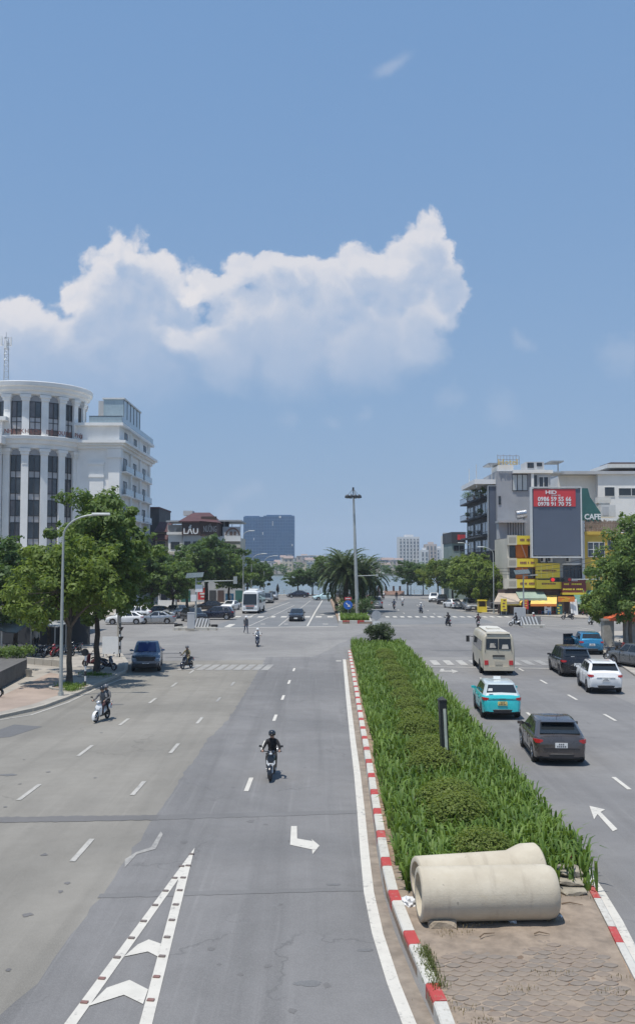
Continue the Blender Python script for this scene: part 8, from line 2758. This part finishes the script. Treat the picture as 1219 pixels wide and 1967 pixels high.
# ---- left pavement corner
c = P(212, 1266)
wb = thing('sign_board', 'blank white board seen from behind at the pavement corner', 'sign board', (c.x, c.y, .13))
zt = Q(212, 1223, c.y).z - .13; w_ = .58
MB().box(-w_, w_, -.04, .04, .25, zt).build('board', S_WHITE, wb); q = MB(); [q.box(x - .03, x + .03, .04, .1, 0, zt - .05) for x in (-.5, .5)]; q.build('leg', GALV, wb)
BWP = 'black and white striped posts at the left corner'
def bw_post(label, u, vf, vt, n=7):
    c = P(u, vf, .13); zt = Q(u, vt, c.y).z - .13
    root = thing('striped_post', label, 'post', (c.x, c.y, .13), 0, BWP)
    for i in range(n):
        MB().cyl((0, 0, zt * i / n), (0, 0, zt * (i + 1) / n), .055, n=8, caps=(i == n - 1)).build('band', (FRAME_D, S_WHITE)[i % 2], root)
    return root, zt
r1, zt = bw_post('black and white post with a round mirror back beside the light green tree', 164, 1318, 1250)
MB().cyl((-.05, .06, zt - .1), (-.05, .1, zt - .1), .21, n=20).build('mirror_back', FRAME_D, r1)
r2, zt = bw_post('black and white post with loudspeakers behind the blank white board', 230, 1262, 1197, 9)
for z in (.25, .95):
    MB().lathe([(.06, 0), (.2, .25), (.22, .27)], (.1, -.1, zt - z - .3), 8).build('loudspeaker', FRAME_D, r2)
c = P(218, 1262); ep = thing('utility_pole', 'grey concrete utility pole behind the blank white board', 'pole', (c.x + .1, c.y + 1.5, .13)); MB().tube([(0, 0, 0), (0, 0, 6.2)], [.17, .12], 10).build('shaft', CONC, ep); MB().cbox(0, -.2, 3.4, .4, .3, .7).build('box', W_DARK, ep)
# tree bed edging
def bed(u, v, s, lab):
    c = P(u, v, .13)
    root = thing('tree_bed', lab, 'kerb bed', (c.x, c.y, .13))
    q = MB(); n = 14
    for k in range(n):
        a0, a1 = 2 * PI * k / n, 2 * PI * (k + .94) / n
        q = MB(); pts = [(s * math.cos(a0), s * math.sin(a0)), (s * math.cos(a1), s * math.sin(a1)), (s * .86 * math.cos(a1), s * .86 * math.sin(a1)), (s * .86 * math.cos(a0), s * .86 * math.sin(a0))]
        q.prism(pts[::1], 0, .10); q.build('edging_stone', CONC, root)
    q = MB(); q.lathe([(s * .87, .03), (.3, .07), (.0, .08)], n=18); q.build('earth', SOIL, root)
bed(135, 1321, 1.15, 'low round kerb bed at the foot of the light green tree'); bed(186, 1298, 1.1, 'low round kerb bed at the foot of the dark corner tree')
# grey canopy, planter, low wall
pl = [P(-70, 1345, .13), P(0, 1324, .13), P(52, 1296, .13), P(50, 1284, .13), P(-70, 1300, .13)]
pt_ = thing('planter', 'raised dark planter with low greenery cut by the left picture edge', 'planter', (pl[2].x, pl[2].y, .13))
q = MB(); q.prism([(p.x - pl[2].x, p.y - pl[2].y) for p in pl], 0, .95); o = q.build('wall', mat('planter_grey', (.12, .115, .11), .8, var=.12), pt_)
bm = bmesh.new(); bm.from_mesh(o.data); bmesh.ops.recalc_face_normals(bm, faces=bm.faces[:]); bm.to_mesh(o.data); bm.free()
nn = np.random.default_rng(44)
cs = [(nn.uniform(-6, -.4), nn.uniform(.3, 3.0), 1.1 + .3 * nn.random()) for _ in range(50)]
cs = [c_ for c_ in cs if c_[1] < 3.2 and c_[1] > c_[0] * -.0]
vv, ff = leaf_cloud(nn, cs, [.42] * len(cs), 45, .2, .8, .2); inst('foliage', fast_mesh('foliage', vv, ff, [L_TREE]), pt_)
c = P(56, 1300, .13); bk = thing('bucket', 'small pale bucket at the end of the dark planter', 'bucket', (c.x, c.y, .13)); MB().lathe([(.0, 0), (.15, 0), (.2, .42), (.18, .42), (.14, .05)], n=14).build('body', CONC, bk); MB().torus((0, 0, .42), (0, 0, 1), .19, .015, 14, 5).build('rim', CONC, bk)
c0, c1 = P(36, 1274, .13), P(116, 1281, .13)
lw = thing('low_wall', 'low pale kerb wall in front of the shaded parked motorbikes', 'wall', (c0.x, c0.y, .13))
n = 5
for i in range(n):
    p, t = c0.lerp(c1, i / n) - c0, c0.lerp(c1, (i + .97) / n) - c0
    MB().obox((p.x, p.y, 0), (t.x - p.x, t.y - p.y, 0), (0, .35, 0), (0, 0, .42)).build('coping_stone', (KSTONE), lw)
# canopy over the motorbike park
Yc = P(30, 1262).y
c = Q(-20, 1240, Yc)
cp = thing('canopy', 'sagging grey canopy roof over the motorbike park at the left edge', 'canopy', (c.x, Yc, .13))
q = MB()
nx_, ny_ = 10, 5
a, b_ = Q(-120, 1195, Yc).x - c.x, Q(57, 1195, Yc).x - c.x
zt = Q(0, 1198, Yc).z
vs, fs = [], []
for j in range(ny_ + 1):
    for i in range(nx_ + 1):
        t, s = i / nx_, j / ny_
        x = a + (b_ - a) * t
        vs.append((x, -3.0 + 8 * s, zt - .13 - .55 * max(0, t - .75) * 4 * .6 - .12 * math.sin(t * PI * 4) ** 2 + .45 * math.sin(s * PI) - .1))
for j in range(ny_):
    for i in range(nx_):
        k = j * (nx_ + 1) + i; fs.append((k, k + 1, k + nx_ + 2, k + nx_ + 1))
q.add(vs, fs); q.add([(x, y, z - .06) for x, y, z in vs], [tuple(reversed(f_)) for f_ in fs])
q.build('cover', cv('grey', (.33, .33, .31)), cp, smooth=60)
for (x, y) in ((b_ - 1.2, -2.6), (b_ - 1.2, 4.4), (a + 1, -2.6)):
    MB().cyl((x, y, 0), (x, y, zt - .3), .06, n=7).build('pole', STEEL, cp)
c = Q(75, 1236, Yc + 3)
c2_ = thing('canopy', 'second flat blue grey shelter behind the parked motorbikes', 'canopy', (c.x, Yc + 4, .13)); q = MB(); q.obox((-3.0, -1.5, 2.15), (4.6, 0, -.25), (0, 4, .2), (0, 0, .07)); q.build('cover', TIN, c2_)
q = MB(); [q.cyl((x, y, 0), (x, y, 2.1), .05, n=6) for x in (-2.8, 1.3) for y in (-1.2, 2)]; q.build('frame', STEEL, c2_)
bw_ = thing('boundary_wall', 'dark grey boundary wall behind the shaded motorbike park', 'wall', (P(90, 1240).x, Yc + 9, .13)); MB().box(-26, 3.8, 0, .3, 0, 3.0).build('wall', W_DARK, bw_); MB().box(-26, 3.9, -.05, .35, 3.0, 3.12).build('coping', CONC, bw_)
hs_ = thing('corner_house', 'dim grey low house behind the trees at the left corner', 'house', (P(60, 1225).x - 4, Yc + 16, .13)); MB().box(-24, 7, 0, 12, 0, 6.5).build('wall', W_GREY, hs_); MB().box(-24.3, 7.3, -.4, 12.3, 6.5, 6.9).build('roof', T_MAROON, hs_)
for x in (-14, -9, -4, 1):
    o = MB().box(x, x + 1.8, -.08, .02, 3.6, 5.2).build('window', FRAME_D, hs_); MB().box(x + .1, x + 1.7, -.1, -.02, 3.7, 5.1).build('pane', G_WIN, o)
# lakeside terrace, railing
lt = thing('lakeside_terrace', 'pinkish low terrace with steps at the lake end of the street', 'terrace', (Q(748, 1140, 206.3).x, 206.3, .1))
MB().box(-3.2, 3.2, 0, 2.2, 0, .8).build('platform', mat('terrace_pink', (.42, .30, .25), .8, var=.1), lt)
for i in range(3):
    MB().box(-3.0, 3.0, -.45 * (3 - i), -.45 * (2 - i) , 0, .2 * (i + 1)).build('step', mat('terrace_pink', (.42, .30, .25)), lt)
for x in (-2.4, -.8, .9, 2.3):
    MB().box(x - .2, x + .2, .4, .9, .8, 1.9).build('pier', W_BROWN, lt)
rl = thing('railing', 'thin pale railing along the lake promenade', 'railing', (-5, 208.3, .1))
for i in range(46):
    x = -28 + i * 1.6
    MB().box(x - .05, x + .05, -.05, .05, 0, 1.0).build('rail_post', GALV, rl)
for z in (.5, .95):
    MB().box(-28.1, 44.1, -.025, .025, z, z + .05).build('rail', GALV, rl)
um = thing('folded_parasol', 'tall dark folded parasol near the lake end of the left kerb', 'parasol', (Q(533, 1148, 196).x, 196, .12)); MB().cyl((0, 0, 0), (0, 0, 2.6), .04, n=6).build('pole', STEEL, um); MB().lathe([(.05, .7), (.30, .9), (.34, 1.6), (.2, 2.2), (.03, 2.7)], n=9).build('canopy', C_BLACK, um)
ks = thing('white_kiosk', 'white open stall with pale posts behind the parked cars under the trees', 'stall', (Q(322, 1160, 150).x, 150, .12))
MB().box(-1.4, 1.4, -.8, .8, 0, 1.0).build('counter', S_WHITE, ks); MB().box(-1.5, 1.5, -.9, .9, 2.3, 2.5).build('roof', S_WHITE, ks); q = MB(); [q.box(x - .06, x + .06, y - .06, y + .06, 1, 2.3) for x in (-1.3, 1.3) for y in (-.7, .7)]; q.build('frame', S_WHITE, ks)
